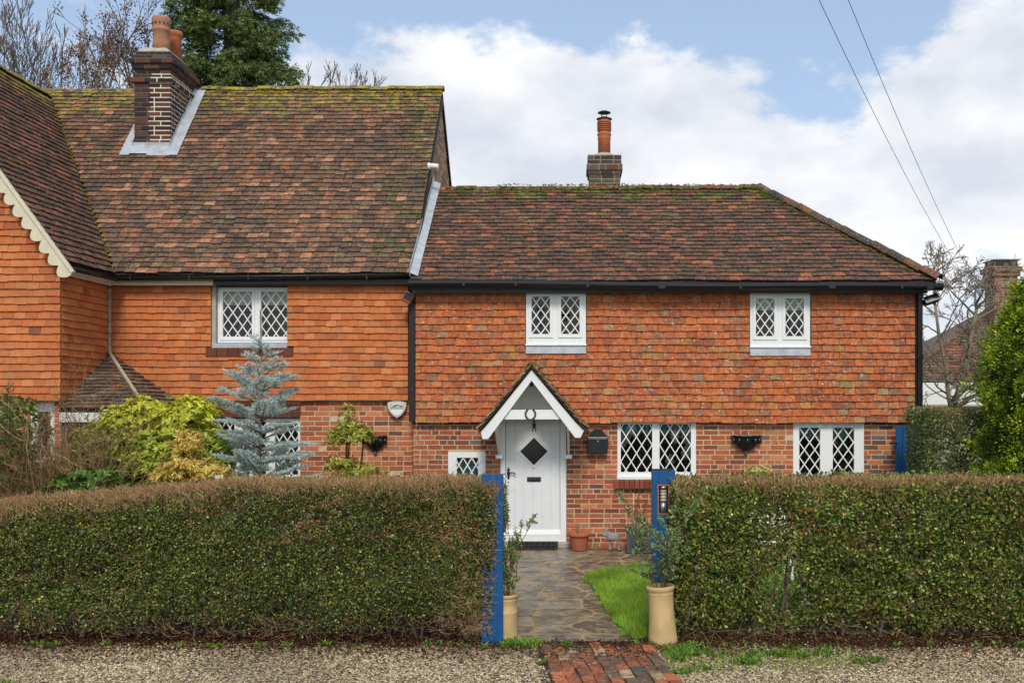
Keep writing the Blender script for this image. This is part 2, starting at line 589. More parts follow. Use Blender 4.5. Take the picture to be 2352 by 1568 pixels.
def tile_proto(g, lap=1.5, th=.015, cam=.0015):
    """plain clay tile: unit width in x, foot at y=0 running up the slope, slightly cambered"""
    L = g * lap
    V, xs = [], (-.5, -.02, .5)
    for y, zb in ((0, .027), (L, -.004)):
        for z in (0, th):
            for k, x in enumerate(xs):
                V.append((x, y, zb + z + (cam if k == 1 else 0) - (.0 if k == 1 else 0)))
    i = lambda yy, zz, k: yy * 6 + zz * 3 + k
    F = [(i(0, 1, 0), i(0, 1, 1), i(1, 1, 1), i(1, 1, 0)), (i(0, 1, 1), i(0, 1, 2), i(1, 1, 2), i(1, 1, 1)),
         (i(0, 0, 0), i(0, 0, 1), i(0, 1, 1), i(0, 1, 0)), (i(0, 0, 1), i(0, 0, 2), i(0, 1, 2), i(0, 1, 1)),
         (i(0, 0, 0), i(0, 1, 0), i(1, 1, 0), i(1, 0, 0)), (i(0, 0, 2), i(1, 0, 2), i(1, 1, 2), i(0, 1, 2)),
         (i(0, 0, 0), i(1, 0, 0), i(1, 0, 1), i(0, 0, 1)), (i(0, 0, 1), i(1, 0, 1), i(1, 0, 2), i(0, 0, 2))]
    return V, F

def box_proto(r=.006):
    """unit box with chamfered front edges; front is -y"""
    a, c = .5, .5 - .03
    V = [(-a, -.5 + .06, -a), (a, -.5 + .06, -a), (a, -.5 + .06, a), (-a, -.5 + .06, a),
         (-a + .018, -.5, -a + .05), (a - .018, -.5, -a + .05), (a - .018, -.5, a - .05), (-a + .018, -.5, a - .05),
         (-a, .5, -a), (a, .5, -a), (a, .5, a), (-a, .5, a)]
    F = [(4, 5, 6, 7), (0, 1, 5, 4), (1, 2, 6, 5), (2, 3, 7, 6), (3, 0, 4, 7), (0, 8, 9, 1), (1, 9, 10, 2), (2, 10, 11, 3), (3, 11, 8, 0)]
    return V, F

def cut(iv, holes):
    """intervals minus holes"""
    out = [iv]
    for h0, h1 in holes:
        nxt = []
        for a, b in out:
            if h1 <= a or h0 >= b:
                nxt.append((a, b))
            else:
                if h0 - a > .02:
                    nxt.append((a, h0))
                if b - h1 > .02:
                    nxt.append((h1, b))
        out = nxt
    return out

def lay_tiles(P, O, U, V, rows, gauge, width, spans, colour, pri=None, jit=.006, wob=.006, tilt=.012, gap=.003, seed=0):
    """lay courses of tiles. O eave origin, U along the course, V up; spans(v)->[(u0,u1)]"""
    r = np.random.default_rng(seed + 5)
    O, U, V = Vector(O), Vector(U).normalized(), Vector(V).normalized()
    N = U.cross(V).normalized()
    for k in range(rows):
        v = k * gauge
        off = (k % 2) * .5 * width + r.uniform(-.015, .015)
        ph = r.uniform(0, 6.28)
        for (u0, u1) in spans(v):
            if u1 - u0 < .03:
                continue
            edges = [u0]
            u = u0 + (width - off if off > .03 else width)
            while u < u1 - .035:
                edges.append(u)
                u += width * r.uniform(.97, 1.03)
            edges.append(u1)
            for a, b in zip(edges, edges[1:]):
                w = b - a - gap
                if w < .015:
                    continue
                uc = (a + b) / 2
                sag = wob * math.sin(uc * 1.9 + ph * .25 + v * 1.3) + wob * .6 * math.sin(uc * 5.1 + ph)
                p = O + U * uc + V * (v + r.normal() * jit + sag) + N * (abs(r.normal()) * .0022)
                rot = r.normal() * tilt
                u2 = (U * math.cos(rot) + V * math.sin(rot)).normalized()
                v2 = (V * math.cos(rot) - U * math.sin(rot)).normalized()
                lift = r.normal() * .005
                v3 = (v2 + N * lift).normalized()
                n3 = u2.cross(v3)
                mtx = Matrix(((u2.x * w, v3.x, n3.x, p.x), (u2.y * w, v3.y, n3.y, p.y), (u2.z * w, v3.z, n3.z, p.z), (0, 0, 0, 1)))
                c = p + V * gauge * .5
                P.add(mtx, colour(c, r), pri(c, w) + r.uniform(0, .02) if pri else r.uniform(0, 1))

def lay_bricks(P, x0, x1, z0, z1, yf, holes, colour, pri=None, course=.075, mort=.014, proud=.005, seed=0, headers=.4, axis='X', flip=1):
    """brick skin on a wall; holes (x0,x1,z0,z1). axis 'X': wall runs along x and faces -y; 'Y': runs along y at x=yf facing flip*x"""
    r = np.random.default_rng(seed + 9)
    n = int(round((z1 - z0) / course))
    for k in range(n):
        za, zb = z0 + k * course, z0 + (k + 1) * course - mort
        zc = (za + zb) / 2
        hs = [(h[0], h[1]) for h in holes if h[2] < zb - .02 and h[3] > za + .02]
        for a, b in cut((x0, x1), hs):
            u = a
            first = True
            while u < b - .03:
                L = .1025 if r.random() < headers else .215
                if first and k % 2:
                    L *= .5
                first = False
                L = min(L, b - u)
                if b - (u + L + mort) < .05:
                    L = b - u
                w = L
                xc = u + L / 2
                pr = proud + r.normal() * .002
                h = zb - za + r.normal() * .001
                d = .06
                rot = r.normal() * .004
                if axis == 'X':
                    m = Matrix.Translation((xc, yf - pr + d / 2, zc)) @ Matrix.Rotation(rot, 4, 'Y') @ Matrix.Diagonal((w, d, h, 1))
                    c = Vector((xc, yf, zc))
                else:
                    m = Matrix.Translation((yf + flip * (pr - d / 2), xc, zc)) @ Matrix.Rotation(flip * math.pi / 2, 4, 'Z') @ Matrix.Rotation(rot, 4, 'Y') @ Matrix.Diagonal((w, d, h, 1))
                    c = Vector((yf, xc, zc))
                P.add(m, colour(c, r), pri(c, w) if pri else r.uniform(0, 1))
                u += L + mort
def pick(r, pal, wts):
    wts = np.array(wts, float)
    return np.array(pal[r.choice(len(pal), p=wts / wts.sum())])
# ================================================================== THE SETTING: ground sheets
def sheet(name, pts, z, mat, kind='structure'):
    m = MB()
    m.add([(p[0], p[1], z) for p in pts], [list(range(len(pts)))])
    o = m.build(name, mat)
    o['kind'] = kind
    return o
def ground_mat(name, cols, scales, bump=.6):
    m, t, b = newmat(name)
    pos = nd(t, 'ShaderNodeNewGeometry').outputs['Position']
    n1 = noise(t, scales[0], 6, .6, pos)
    r1 = ramp(t, n1.outputs['Fac'], .35, .65, (*cols[0], 1), (*cols[1], 1))
    n2 = noise(t, scales[1], 5, .6, pos)
    r2 = ramp(t, n2.outputs['Fac'], .52, .68)
    t.links.new(mixc(t, r2.outputs[0], r1.outputs[0], cols[2]), b.inputs['Base Color'])
    b.inputs['Roughness'].default_value = .95
    bn = noise(t, scales[0] * 2, 5, .6, pos)
    bp = nd(t, 'ShaderNodeBump', i_Strength=bump, i_Distance=.02)
    t.links.new(bn.outputs['Fac'], bp.inputs['Height'])
    t.links.new(bp.outputs[0], b.inputs['Normal'])
    return m
M['field'] = ground_mat('field', [(.06, .10, .02), (.10, .14, .035), (.12, .10, .05)], (3, .6))
M['lawn'] = ground_mat('lawn', [(.05, .11, .012), (.09, .17, .02), (.07, .06, .025)], (14, 5))
M['gravel_bed'] = ground_mat('gravel_bed', [(.16, .12, .07), (.32, .26, .17), (.07, .05, .03)], (60, 3))
sheet('ground', [(-600, -300), (600, -300), (600, 900), (-600, 900)], -.020, M['field'])
sheet('gravel_drive', [(-14, -22), (14, -22), (14, -5.95), (-14, -6.0)], -.012, M['gravel_bed'])

# ================================================================== LEFT HOUSE
LX0, LX1 = -7.36, -2.66        # main front wall from the wing to the gable
LY = .20                       # tile-hung face
EAVE_Z, RIDGE_Z, RIDGE_Y = 4.18, 8.036, 3.29
MS = (RIDGE_Z - EAVE_Z) / RIDGE_Y
WRX, WRZ, WEX = -9.88, 7.85, -7.2   # wing ridge x, height, eave x
WS = (WRZ - EAVE_Z) / (WEX - WRX)
WY = -1.255                    # wing front face
left = thing('tile_hung_house', 'tall tile-hung brick house with lichened roof, left of the white door', 'house', (-6.5, .2, 0))

pic = lambda c: (c.x * scl(c.y) + VX, VY - (c.z - CAM_Z) * scl(c.y))
def show(c, w):
    x, y = pic(c)
    if not (0 < x < 2352 and 0 < y < 1568):
        return -10
    return scl(c.y) / 100 * min(w, .25) * 10

# --- windows of the two houses, in picture units of their own wall plane
def rect(px0, px1, py0, py1, Y):
    return (WX(px0, Y), WX(px1, Y), WZ(py1, Y), WZ(py0, Y))

def clip_poly(poly, x0, x1, z0, z1):
    def half(pl, f):
        out = []
        for i in range(len(pl)):
            a, b = pl[i], pl[(i + 1) % len(pl)]
            fa, fb = f(a), f(b)
            if fa >= 0:
                out.append(a)
            if fa * fb < 0:
                k = fa / (fa - fb)
                out.append((a[0] + (b[0] - a[0]) * k, a[1] + (b[1] - a[1]) * k))
        return out
    for f in (lambda p: p[0] - x0, lambda p: x1 - p[0], lambda p: p[1] - z0, lambda p: z1 - p[1]):
        if len(poly) < 3:
            return []
        poly = half(poly, f)
    return poly

def window(parent, fr, lights, dw, dh, Y, depth=.07, label=None, cols=None, blind=None, valance=None, phase=(0, 0), bar=.0155, rail=True, mull=None):
    """white casement window with diamond leaded lights. fr and lights are rects in metres"""
    x0, x1, z0, z1 = fr
    m = MB()
    m.panel(x0, x1, z0, z1, Y, Y + depth, lights)
    win = m.build('window', M['white_paint'], parent, bevel=.004)
    if label:
        win['label'] = label
    if rail:                                   # casement frames standing proud
        for L in lights:
            m = MB()
            e = .045
            m.panel(L[0] - e, L[1] + e, L[2] - e * 1.25, L[3] + e, Y - .014, Y - .0005, [L])
            m.build('casement', M['white_paint'], win, bevel=.003)
    r = np.random.default_rng(int(abs(x0 * 100)) + 3)
    for L in lights:
        a0, a1, c0, c1 = L
        yg = Y + .022
        # lattice
        m = MB()
        nx = int((a1 - a0) / dw) + 3
        nz = int((c1 - c0) / dh) + 3
        ln = math.hypot(dw, dh)
        sx, sz = a0 + phase[0] * dw, c1 + phase[1] * dh
        for sgn in (1, -1):
            for k in range(-nx - nz, nx + nz):
                # line x = sx + k*dw + sgn*(dw/dh)*(sz - z)
                pts = []
                h = bar / 2 * ln / dh
                xt = sx + k * dw + sgn * dw / dh * (sz - c1)
                xb = sx + k * dw + sgn * dw / dh * (sz - c0)
                poly = clip_poly([(xt - h, c1), (xt + h, c1), (xb + h, c0), (xb - h, c0)], a0, a1, c0, c1)
                if len(poly) >= 3:
                    yy = yg - .012 - (.0012 if sgn > 0 else 0)
                    m.prism([(p[0], yy, p[1]) for p in poly], (0, .010, 0))
        m.build('lattice', M['white_paint'], win)
        # panes
        for i in range(-1, nx + 1):
            for j in range(-1, nz * 2 + 1):
                cx = sx + (i + (.5 if j % 2 else 0)) * dw
                cz = sz - j * dh / 2
                poly = clip_poly([(cx - dw / 2, cz), (cx, cz - dh / 2), (cx + dw / 2, cz), (cx, cz + dh / 2)], a0, a1, c0, c1)
                if len(poly) < 3:
                    continue
                ar = abs(sum(poly[q][0] * poly[(q + 1) % len(poly)][1] - poly[(q + 1) % len(poly)][0] * poly[q][1] for q in range(len(poly)))) / 2
                if ar < .0006:
                    continue
                tx, tz = r.normal(0, .022), r.normal(0, .022)
                pts = [(p[0], yg + (p[0] - cx) * tx + (p[1] - cz) * tz, p[1]) for p in poly]
                MB().prism(pts, (0, .003, 0)).build('pane', M['glass'], win)
    if blind:
        for L in lights:
            MB().box(L[0] - .03, L[1] + .03, Y + .10, Y + .105, L[3] - blind, L[3] + .03).build('blind', M['pale_cloth'], win)
    if valance:
        for L in lights:                     # gathered, scalloped valance
            n = 40
            vs, fs = [], []
            for k in range(n + 1):
                f = k / n
                x = L[0] - .03 + f * (L[1] - L[0] + .06)
                y = Y + .12 + .012 * math.sin(k * 1.9)
                sc = abs(math.sin(f * math.pi * 2))
                zb = L[3] - valance * (.62 + .38 * (1 - sc))
                vs += [(x, y, L[3] + .03), (x, y, zb)]
                if k:
                    fs.append((2 * k - 2, 2 * k - 1, 2 * k + 1, 2 * k))
            mm = MB(); mm.add(vs, fs, True)
            mm.build('valance', M['teal_cloth'], win)
    return win

def half_round(n=8, th=.016, spread=78):
    V = []
    for x in (-.5, .5):
        for rr in (1.0, 1.0 - th / .11):
            for k in range(n + 1):
                a = R(-spread + 2 * spread * k / n)
                V.append((x, rr * math.sin(a), rr * math.cos(a)))
    q = n + 1
    F = []
    for k in range(n):
        F.append((k, k + 1, 2 * q + k + 1, 2 * q + k))
        F.append((k, q + k, q + k + 1, k + 1))
        F.append((2 * q + k, 2 * q + k + 1, 3 * q + k + 1, 3 * q + k))
    F.append((0, 2 * q, 3 * q, q)); F.append((n, q + n, 3 * q + n, 2 * q + n))
    return V, F

def ridge_run(P, a, b, step, rad, colour, seed=0, taper=0, wob=.008):
    a, b = Vector(a), Vector(b)
    L = (b - a).length
    n = max(1, round(L / step))
    t = (b - a) / n
    tn = t.normalized()
    side = tn.cross(Vector((0, 0, 1))).normalized() * -1
    up = side.cross(tn) * -1
    if up.z < 0:
        up = -up
    side = up.cross(tn)
    r = np.random.default_rng(seed + 31)
    for k in range(n):
        c = a + t * (k + .5) + up * r.normal() * wob
        tilt = r.normal() * .02 + taper
        t2 = (tn + up * tilt).normalized()
        u2 = side.cross(t2) * -1
        if u2.z < 0:
            u2 = -u2
        l = t.length * 1.0 - .006
        mtx = Matrix(((t2.x * l, side.x * rad, u2.x * rad, c.x), (t2.y * l, side.y * rad, u2.y * rad, c.y), (t2.z * l, side.z * rad, u2.z * rad, c.z), (0, 0, 0, 1)))
        P.add(mtx, colour(c, r), 1)

# ---- left house walls
lo_up = rect(490, 664, 656, 800, LY + .07)          # upper window opening
lo_dn = rect(492, 693, 958, 1100, LY + .14)
body = MB()
body.panel(LX0, LX1 - .252, 0, EAVE_Z - .05, LY + .05, LY + .33, [lo_up, lo_dn])
body.prism([(LX1, LY + .05, 0), (LX1, 6.4, 0), (LX1, 6.4, EAVE_Z), (LX1, RIDGE_Y, RIDGE_Z - .10), (LX1, LY + .05, EAVE_Z + .12)], (-.25, 0, 0))
body.box(-12.4, LX1 - .25, 6.1, 6.4, 0, EAVE_Z)
wing_win = rect(70, 131, 924, 1060, WY + .12)
body.panel(-12.4, LX0 - .005, 0, EAVE_Z - .05, WY + .05, WY + .33, [wing_win])
body.prism([(-12.4, WY + .05, EAVE_Z - .05), (LX0 - .005, WY + .05, EAVE_Z - .05), (WRX, WY + .05, WRZ - .12)], (0, .2, 0))
body.box(LX0 - .33, LX0 - .012, WY + .33, LY + .05, 0, EAVE_Z - .05)
wall = body.build('wall', M['mortar'], left)
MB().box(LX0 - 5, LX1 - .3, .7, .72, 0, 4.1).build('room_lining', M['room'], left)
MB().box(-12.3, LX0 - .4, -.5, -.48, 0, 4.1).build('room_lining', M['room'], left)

BR_PAL = [lin(186, 108, 72), lin(174, 96, 64), lin(158, 84, 60), lin(198, 124, 80), lin(132, 78, 60), lin(114, 82, 72), lin(170, 118, 86)]
def brick_col_left(c, r):
    return pick(r, BR_PAL, [5, 5, 3, 4, 1, .4, 1]) * r.uniform(.85, 1.12)
def brick_col_cot(c, r):
    x, y = pic(c)
    w = [3, 5, 4, 1.5, 2, .7, 1.2]
    if x < 1150:
        w = [2, 4, 4, 1, 3, .8, 1]
    if 1730 < x < 1825:
        w = [6, 2, 1, 6, .3, .2, 2]
    if x > 1985:
        w = [2, 2, 3, 1.5, 4, 3, 1]
    col = pick(r, BR_PAL, w) * r.uniform(.8, 1.1)
    if r.random() < (.10 if x > 1985 else .012):
        col = lin(104, 100, 102)
    return col
def bpri(c, w):
    x, y = pic(c)
    vis = (685 < x < 1160 and 915 < y < 1090) or (1300 < x < 1505 and 960 < y < 1262) or (1500 < x < 2060 and 960 < y < 1100)
    return (10 if vis else -5) + w

PB = Pieces(*box_proto(), M['brick'])
lay_bricks(PB, WX(690, LY + .05), LX1, 0, 2.25, LY + .05, [lo_dn], brick_col_left, bpri, course=.0775, seed=1, headers=.25)
lay_bricks(PB, LX0 + .02, WX(690, LY + .05) - .01, 0, 2.25, LY + .05, [lo_dn], brick_col_left, bpri, course=.0775, seed=2, headers=.25)
lay_bricks(PB, -12.4, LX0 - .01, 0, 2.25, WY + .05, [wing_win], brick_col_left, bpri, course=.0775, seed=3, headers=.25)
# soldier arch over the upper window
xs0, xs1, _, zt = lo_up
n = 22
for k in range(n):
    xx = xs0 + (k + .5) * (xs1 - xs0) / n
    PB.add(Matrix.Translation((xx, LY + .055, zt + .06 + .018 * math.sin(math.pi * (k + .5) / n))) @ Matrix.Diagonal(((xs1 - xs0) / n - .008, .06, .10, 1)), brick_col_left(Vector((xx, 0, 0)), rng) * .75, 12)
PB.finish('brick', wall, 300, 'brick_field')

# gable brickwork above the cottage roof
PG = Pieces(*box_proto(), M['brick'])
def gable_col(c, r):
    return pick(r, [lin(178, 144, 110), lin(160, 122, 94), lin(146, 106, 84), lin(192, 158, 124)], [3, 3, 2, 2]) * r.uniform(.85, 1.15)
for k in range(54):
    za = 4.0 + k * .075
    y0 = max(LY + .1, (za - EAVE_Z) / MS + .12)
    y1 = 2 * RIDGE_Y - y0
    if y1 - y0 > .2:
        lay_bricks(PG, y0, y1, za, za + .075, LX1, [], gable_col, None, seed=60 + k, axis='Y', flip=1)
PG.finish('gable_brick', wall, 60, 'gable_brick_field')

# ---- tile hanging
hang = MB()
hang.panel(LX0, LX1 + .07, 2.262, EAVE_Z - .06, LY + .012, LY + .05, [lo_up])
hang.panel(-12.4, LX0 - .006, 2.262, EAVE_Z - .06, WY + .012, WY + .05)
hang.prism([(-12.4, WY + .012, EAVE_Z - .06), (LX0 - .006, WY + .012, EAVE_Z - .06), (WRX, WY + .012, WRZ - .2)], (0, .038, 0))
hang.box(LX0 - .012, LX0 - .006, WY + .05, LY + .012, 2.262, EAVE_Z - .06)
hangl = hang.build('tile_hanging', M['batten'], left)
NEWPAL = [lin(206, 120, 68), lin(200, 111, 60), lin(210, 130, 78), lin(190, 101, 57), lin(170, 88, 56), lin(116, 72, 54)]
def new_tile_col(c, r):
    a = pick(r, NEWPAL, [6, 5, 3, 2.5, .5, .12])
    return (a * .75 + NEWPAL[1] * .25) * r.uniform(.82, 1.0) * np.array([.97, 1.03, 1.10])
PT = Pieces(*tile_proto(.1045, 1.4, cam=.002), M['wall_tile_new'])
g = .1045
def spans_left(v):
    z0, z1 = 2.25 + v, 2.25 + v + g
    hs = [(lo_up[0], lo_up[1])] if (z1 - .03 > lo_up[2] - .0 and z0 + .03 < lo_up[3] + .1) else []
    sx0, sx1 = WX(475, LY), WX(675, LY)
    if abs(z0 + g / 2 - WZ(808, LY)) < g / 2 + .001:
        hs = [(sx0, sx1)]
    return [(a - LX0, b - LX0) for a, b in cut((LX0 + .012, WX(938, LY)), hs)]
lay_tiles(PT, (LX0, LY, 2.25), (1, 0, 0), (0, 0, 1), 18, g, .168, spans_left, new_tile_col, show, jit=.003, wob=.004, tilt=.006, seed=11)
def spans_wing(v):
    z = 2.25 + v + g * .5
    hi = LX0 + .036 if z < EAVE_Z - .1 else min(LX0, WRX + (WRZ - z) / WS - .12)
    lo = -11.9 if z < EAVE_Z else max(-11.9, 2 * WRX - hi)
    return [(lo + 12.4, hi + 12.4)] if hi > lo + .1 else []
lay_tiles(PT, (-12.4, WY, 2.25), (1, 0, 0), (0, 0, 1), 50, g, .168, spans_wing, new_tile_col, show, jit=.003, wob=.004, tilt=.006, seed=12)
lay_tiles(PT, (LX0, WY, 2.25), (0, 1, 0), (0, 0, 1), 18, g, .168, lambda v: [(.006, LY - WY - .004)], new_tile_col, show, jit=.003, wob=.004, tilt=.006, seed=13)
PT.finish('wall_tile', hangl, 300, 'wall_tile_field')
# brown creasing tiles under the upper window sill and in the head of the lower one
PC = Pieces(*box_proto(), M['brick'])
xa, xb = WX(475, LY), WX(675, LY)
for k in range(8):
    w = (xb - xa) / 8
    PC.add(Matrix.Translation((xa + (k + .5) * w, LY - .012, WZ(808.5, LY))) @ Matrix.Rotation(.08, 4, 'X') @ Matrix.Diagonal((w - .006, .09, .135, 1)), lin(112, 66, 52) * rng.uniform(.8, 1.15), 1)
xa, xb = WX(478, LY + .1), WX(693, LY + .1)
for k in range(8):
    w = (xb - xa) / 8
    for q in range(2):
        PC.add(Matrix.Translation((xa + (k + .5) * w, LY + .085, WZ(935 + q * 15, LY + .1))) @ Matrix.Diagonal((w - .006, .1, .095, 1)), lin(104, 62, 50) * rng.uniform(.8, 1.15), 1)
PC.finish('creasing_tile', hangl, 60)

# windows
Yw = LY + .075
window(left, (lo_up[0] + .065, lo_up[1] + .02, WZ(787, Yw), WZ(660, Yw)), [rect(512, 579, 670, 773, Yw), rect(600, 662, 670, 773, Yw)], (WX(579, Yw) - WX(512, Yw)) / 3, .215, Yw, blind=.2, phase=(.5, 0))
MB().box(lo_up[0] + .005, lo_up[1] - .005, LY - .02, LY + .12, WZ(799, LY), WZ(788, LY)).build('sill', M['lead'], left, bevel=.004)
MB().box(lo_up[0], lo_up[0] + .062, LY + .005, LY + .2, WZ(800, LY), WZ(654, LY)).build('reveal', M['cement'], left)
Yw = LY + .15
window(left, (lo_dn[0], lo_dn[1], lo_dn[2], lo_dn[3] - .015), [rect(500, 539, 968, 1090, Yw), rect(558, 612, 968, 1090, Yw), rect(632, 685, 968, 1090, Yw)], .125, .2, Yw)
Yw = WY + .13
wl_ = rect(86, 116, 945, 1050, Yw)
ww = MB().panel(*wing_win, Yw, Yw + .07, [wl_]).build('window', M['white_paint'], left)
MB().box(wl_[0], wl_[1], Yw + .03, Yw + .034, wl_[2], wl_[3]).build('pane', M['glass'], ww)

# ---- roof
def roof_col(c, r):
    x, y = pic(c)
    nse = snoise([(c.x * .8, c.y * .8, c.z * .8)], 1.0, 3)[0]
    warm = snoise([(c.x * .5 + c.z * .35, 0, c.z * .2)], 1.3, 8)[0]
    pal = [lin(98, 80, 70), lin(116, 92, 78), lin(138, 106, 88), lin(186, 138, 110), lin(84, 78, 72), lin(166, 112, 84), lin(134, 124, 94)]
    k = .5 + .5 * warm
    col = pick(r, pal, [3.4 - 1.5 * k, 4, 3 + 2 * k, .9 + 2.6 * k * k, 1.6 - 1.0 * k, 1.0 + 1.8 * k, .5]) * r.uniform(.8, 1.15)
    zrel = (c.z - EAVE_Z) / (RIDGE_Z - EAVE_Z)
    col = (col * .78 + lin(118, 88, 68) * .22) * .92 * np.array([1.04, 1.0, .92])
    if zrel > .76 and r.random() < (zrel - .76) * 3.4:
        col = pick(r, [lin(124, 112, 66), lin(146, 130, 62), lin(112, 100, 66), lin(140, 98, 70)], [3, 1.2, 3, 2])
    if c.x > -2.95 and zrel > .45 and r.random() < .75 * (zrel - .35):
        col = pick(r, [lin(160, 140, 44), lin(136, 122, 54), lin(110, 98, 58)], [1.5, 2, 2])
    if c.x > -3.3 and r.random() < .35:
        col = lin(104, 96, 60) * r.uniform(.7, 1)
    return col
roof = MB()
# main slopes (deck), wing slopes
th = .06
def slab(m, pts, t=.05):
    a, b, c = Vector(pts[0]), Vector(pts[1]), Vector(pts[2])
    nrm = (b - a).cross(c - a).normalized()
    if nrm.z < 0:
        nrm = -nrm
    m.prism([Vector(p) - nrm * .002 for p in pts], -nrm * t)
VX0 = WEX                                  # valley foot
vty = (WRZ - EAVE_Z) / MS
slab(roof, [(WEX, 0, EAVE_Z), (-2.63, 0, EAVE_Z), (-2.63, RIDGE_Y, RIDGE_Z), (WRX, RIDGE_Y, RIDGE_Z), (WRX, vty, WRZ)])
slab(roof, [(-2.63, RIDGE_Y, RIDGE_Z), (-2.63, 2 * RIDGE_Y, EAVE_Z), (-12.6, 2 * RIDGE_Y, EAVE_Z), (-12.6, RIDGE_Y, RIDGE_Z)])
slab(roof, [(WEX, -1.4, EAVE_Z), (WEX, 0, EAVE_Z), (WRX, vty, WRZ), (WRX, -1.4, WRZ)])
slab(roof, [(2 * WRX - WEX, -1.4, EAVE_Z), (2 * WRX - WEX, 6.5, EAVE_Z), (WRX, 6.5, WRZ), (WRX, -1.4, WRZ)])
rooft = roof.build('roof', M['batten'], left)
CHX0, CHX1, CHY0, CHY1 = -7.84, -7.205, 2.09, 3.18
PR = Pieces(*tile_proto(.118, 1.5), M['roof_tile'])
c_, s_ = 1 / math.hypot(1, MS), MS / math.hypot(1, MS)
gr = .117
def spans_main(v):
    z, y = v * s_ + EAVE_Z, v * c_
    xv = WEX - (z - EAVE_Z) / WS if z < WRZ else WRX - 1.5
    hs = [(CHX0, CHX1)] if CHY0 - .02 < y + gr * c_ * .5 < CHY1 else []
    return [(a - WEX, b - WEX) for a, b in cut((xv, -2.625), hs)]
nrow = int(math.hypot(RIDGE_Y, RIDGE_Z - EAVE_Z) / gr)
lay_tiles(PR, (WEX, 0, EAVE_Z), (1, 0, 0), (0, 1, MS), nrow, gr, .172, spans_main, roof_col, show, jit=.006, wob=.008, tilt=.02, gap=.006, seed=21)
wc, ws_ = 1 / math.hypot(1, WS), WS / math.hypot(1, WS)
def wing_col(c, r):
    pal = [lin(92, 70, 60), lin(116, 82, 68), lin(142, 94, 76), lin(168, 106, 80), lin(78, 70, 64)]
    col = pick(r, pal, [3, 4, 3.4, 1.3, 1.2]) * r.uniform(.8, 1.12)
    zrel = (c.z - EAVE_Z) / (WRZ - EAVE_Z)
    vy = (c.z - EAVE_Z) / MS
    col = (col * .72 + lin(118, 86, 68) * .28) * .94 * np.array([1.04, 1.0, .92])
    if abs(c.y - vy) < .14 and r.random() < .45:
        col = pick(r, [lin(128, 120, 52), lin(100, 94, 60)], [1, 1])
    if zrel > .9 and r.random() < .6:
        col = lin(134, 118, 58)
    return col
lay_tiles(PR, (WEX, 0, EAVE_Z), (0, 1, 0), (-1, 0, WS), int(math.hypot(WRX - WEX, WRZ - EAVE_Z) / gr), gr, .172,
          lambda v: [(-1.42, v * ws_ / MS + .02)], wing_col, show, jit=.006, wob=.010, tilt=.02, gap=.006, seed=22)
PR.finish('roof_tile', rooft, 300, 'roof_tile_field')
PRG = Pieces(*half_round(), M['roof_tile'])
def ridge_col(c, r):
    return pick(r, [lin(150, 138, 92), lin(128, 118, 94), lin(158, 100, 72), lin(178, 156, 66)], [3, 3, .8, 1.8]) * r.uniform(.8, 1.1)
ridge_run(PRG, (CHX1 + .1, RIDGE_Y, RIDGE_Z - .04), (-2.6, RIDGE_Y, RIDGE_Z - .02), .34, .10, ridge_col, 1)
ridge_run(PRG, (WRX - .2, RIDGE_Y, RIDGE_Z - .10), (CHX0 - .02, RIDGE_Y, RIDGE_Z - .08), .34, .10, lambda c, r: lin(100, 90, 74) * r.uniform(.7, 1.1), 2)
ridge_run(PRG, (WRX, -1.4, WRZ - .04), (WRX, vty + .15, WRZ - .04), .34, .10, ridge_col, 3)
PRG.finish('ridge_tile', rooft, 90)
# verge: undercloak and dark rafter end along the gable
for sgn in (1, -1):
    m = MB()
    ya, yb = (0.02, RIDGE_Y) if sgn > 0 else (2 * RIDGE_Y - .02, RIDGE_Y)
    m.prism([(LX1 + .012, ya, EAVE_Z - .10), (LX1 + .012, yb, RIDGE_Z - .10), (LX1 + .012, yb, RIDGE_Z - .22), (LX1 + .012, ya, EAVE_Z - .22)], (.03, 0, 0))
    m.build('verge_board', M['tarred_board'], rooft)
# valley lichen line
# bargeboard with scalloped edge
bm = MB()
yb = -1.43
n = 64
def bb(t, off):     # along the slope from the foot, perpendicular offset downwards
    px_ = WEX + .03 - t * wc
    pz_ = EAVE_Z + .02 + t * ws_
    return (px_ - off * ws_, yb, pz_ - off * wc)
top, bot = [], []
L = 3.3
for k in range(n * 3 + 1):
    t = -.207 + k * (L + .207) / (n * 3)
    ph = (t % .207) / .207
    sc = .115 + .105 * math.sin(math.pi * ph) ** .75
    top.append(bb(t, -.0))
    bot.append(bb(t, sc))
vs = top + bot
nn = len(top)
fs = [(k, k + 1, nn + k + 1, nn + k) for k in range(nn - 1)]
vs2 = [(p[0], p[1] + .028, p[2]) for p in vs]
bm.add(vs + vs2, fs + [tuple(i + 2 * nn for i in f[::-1]) for f in fs] + [(nn + k, nn + k + 1, 3 * nn + k + 1, 3 * nn + k) for k in range(nn - 1)] + [(k + 1, k, 2 * nn + k, 2 * nn + k + 1) for k in range(nn - 1)] + [(0, nn, 3 * nn, 2 * nn)])
bb_o = bm.build('bargeboard', M['cream_paint'], rooft)
m = MB()   # moulding along its top
a, b_ = Vector(bb(-.2, -.005)), Vector(bb(L, -.005))
nrm = Vector((ws_, 0, wc)) 
m.prism([a + Vector((0, -.03, 0)), b_ + Vector((0, -.03, 0)), b_ + Vector((0, -.03, 0)) - nrm * .045, a + Vector((0, -.03, 0)) - nrm * .045], (0, .028, 0))
m.build('moulding', M['cream_paint'], bb_o)

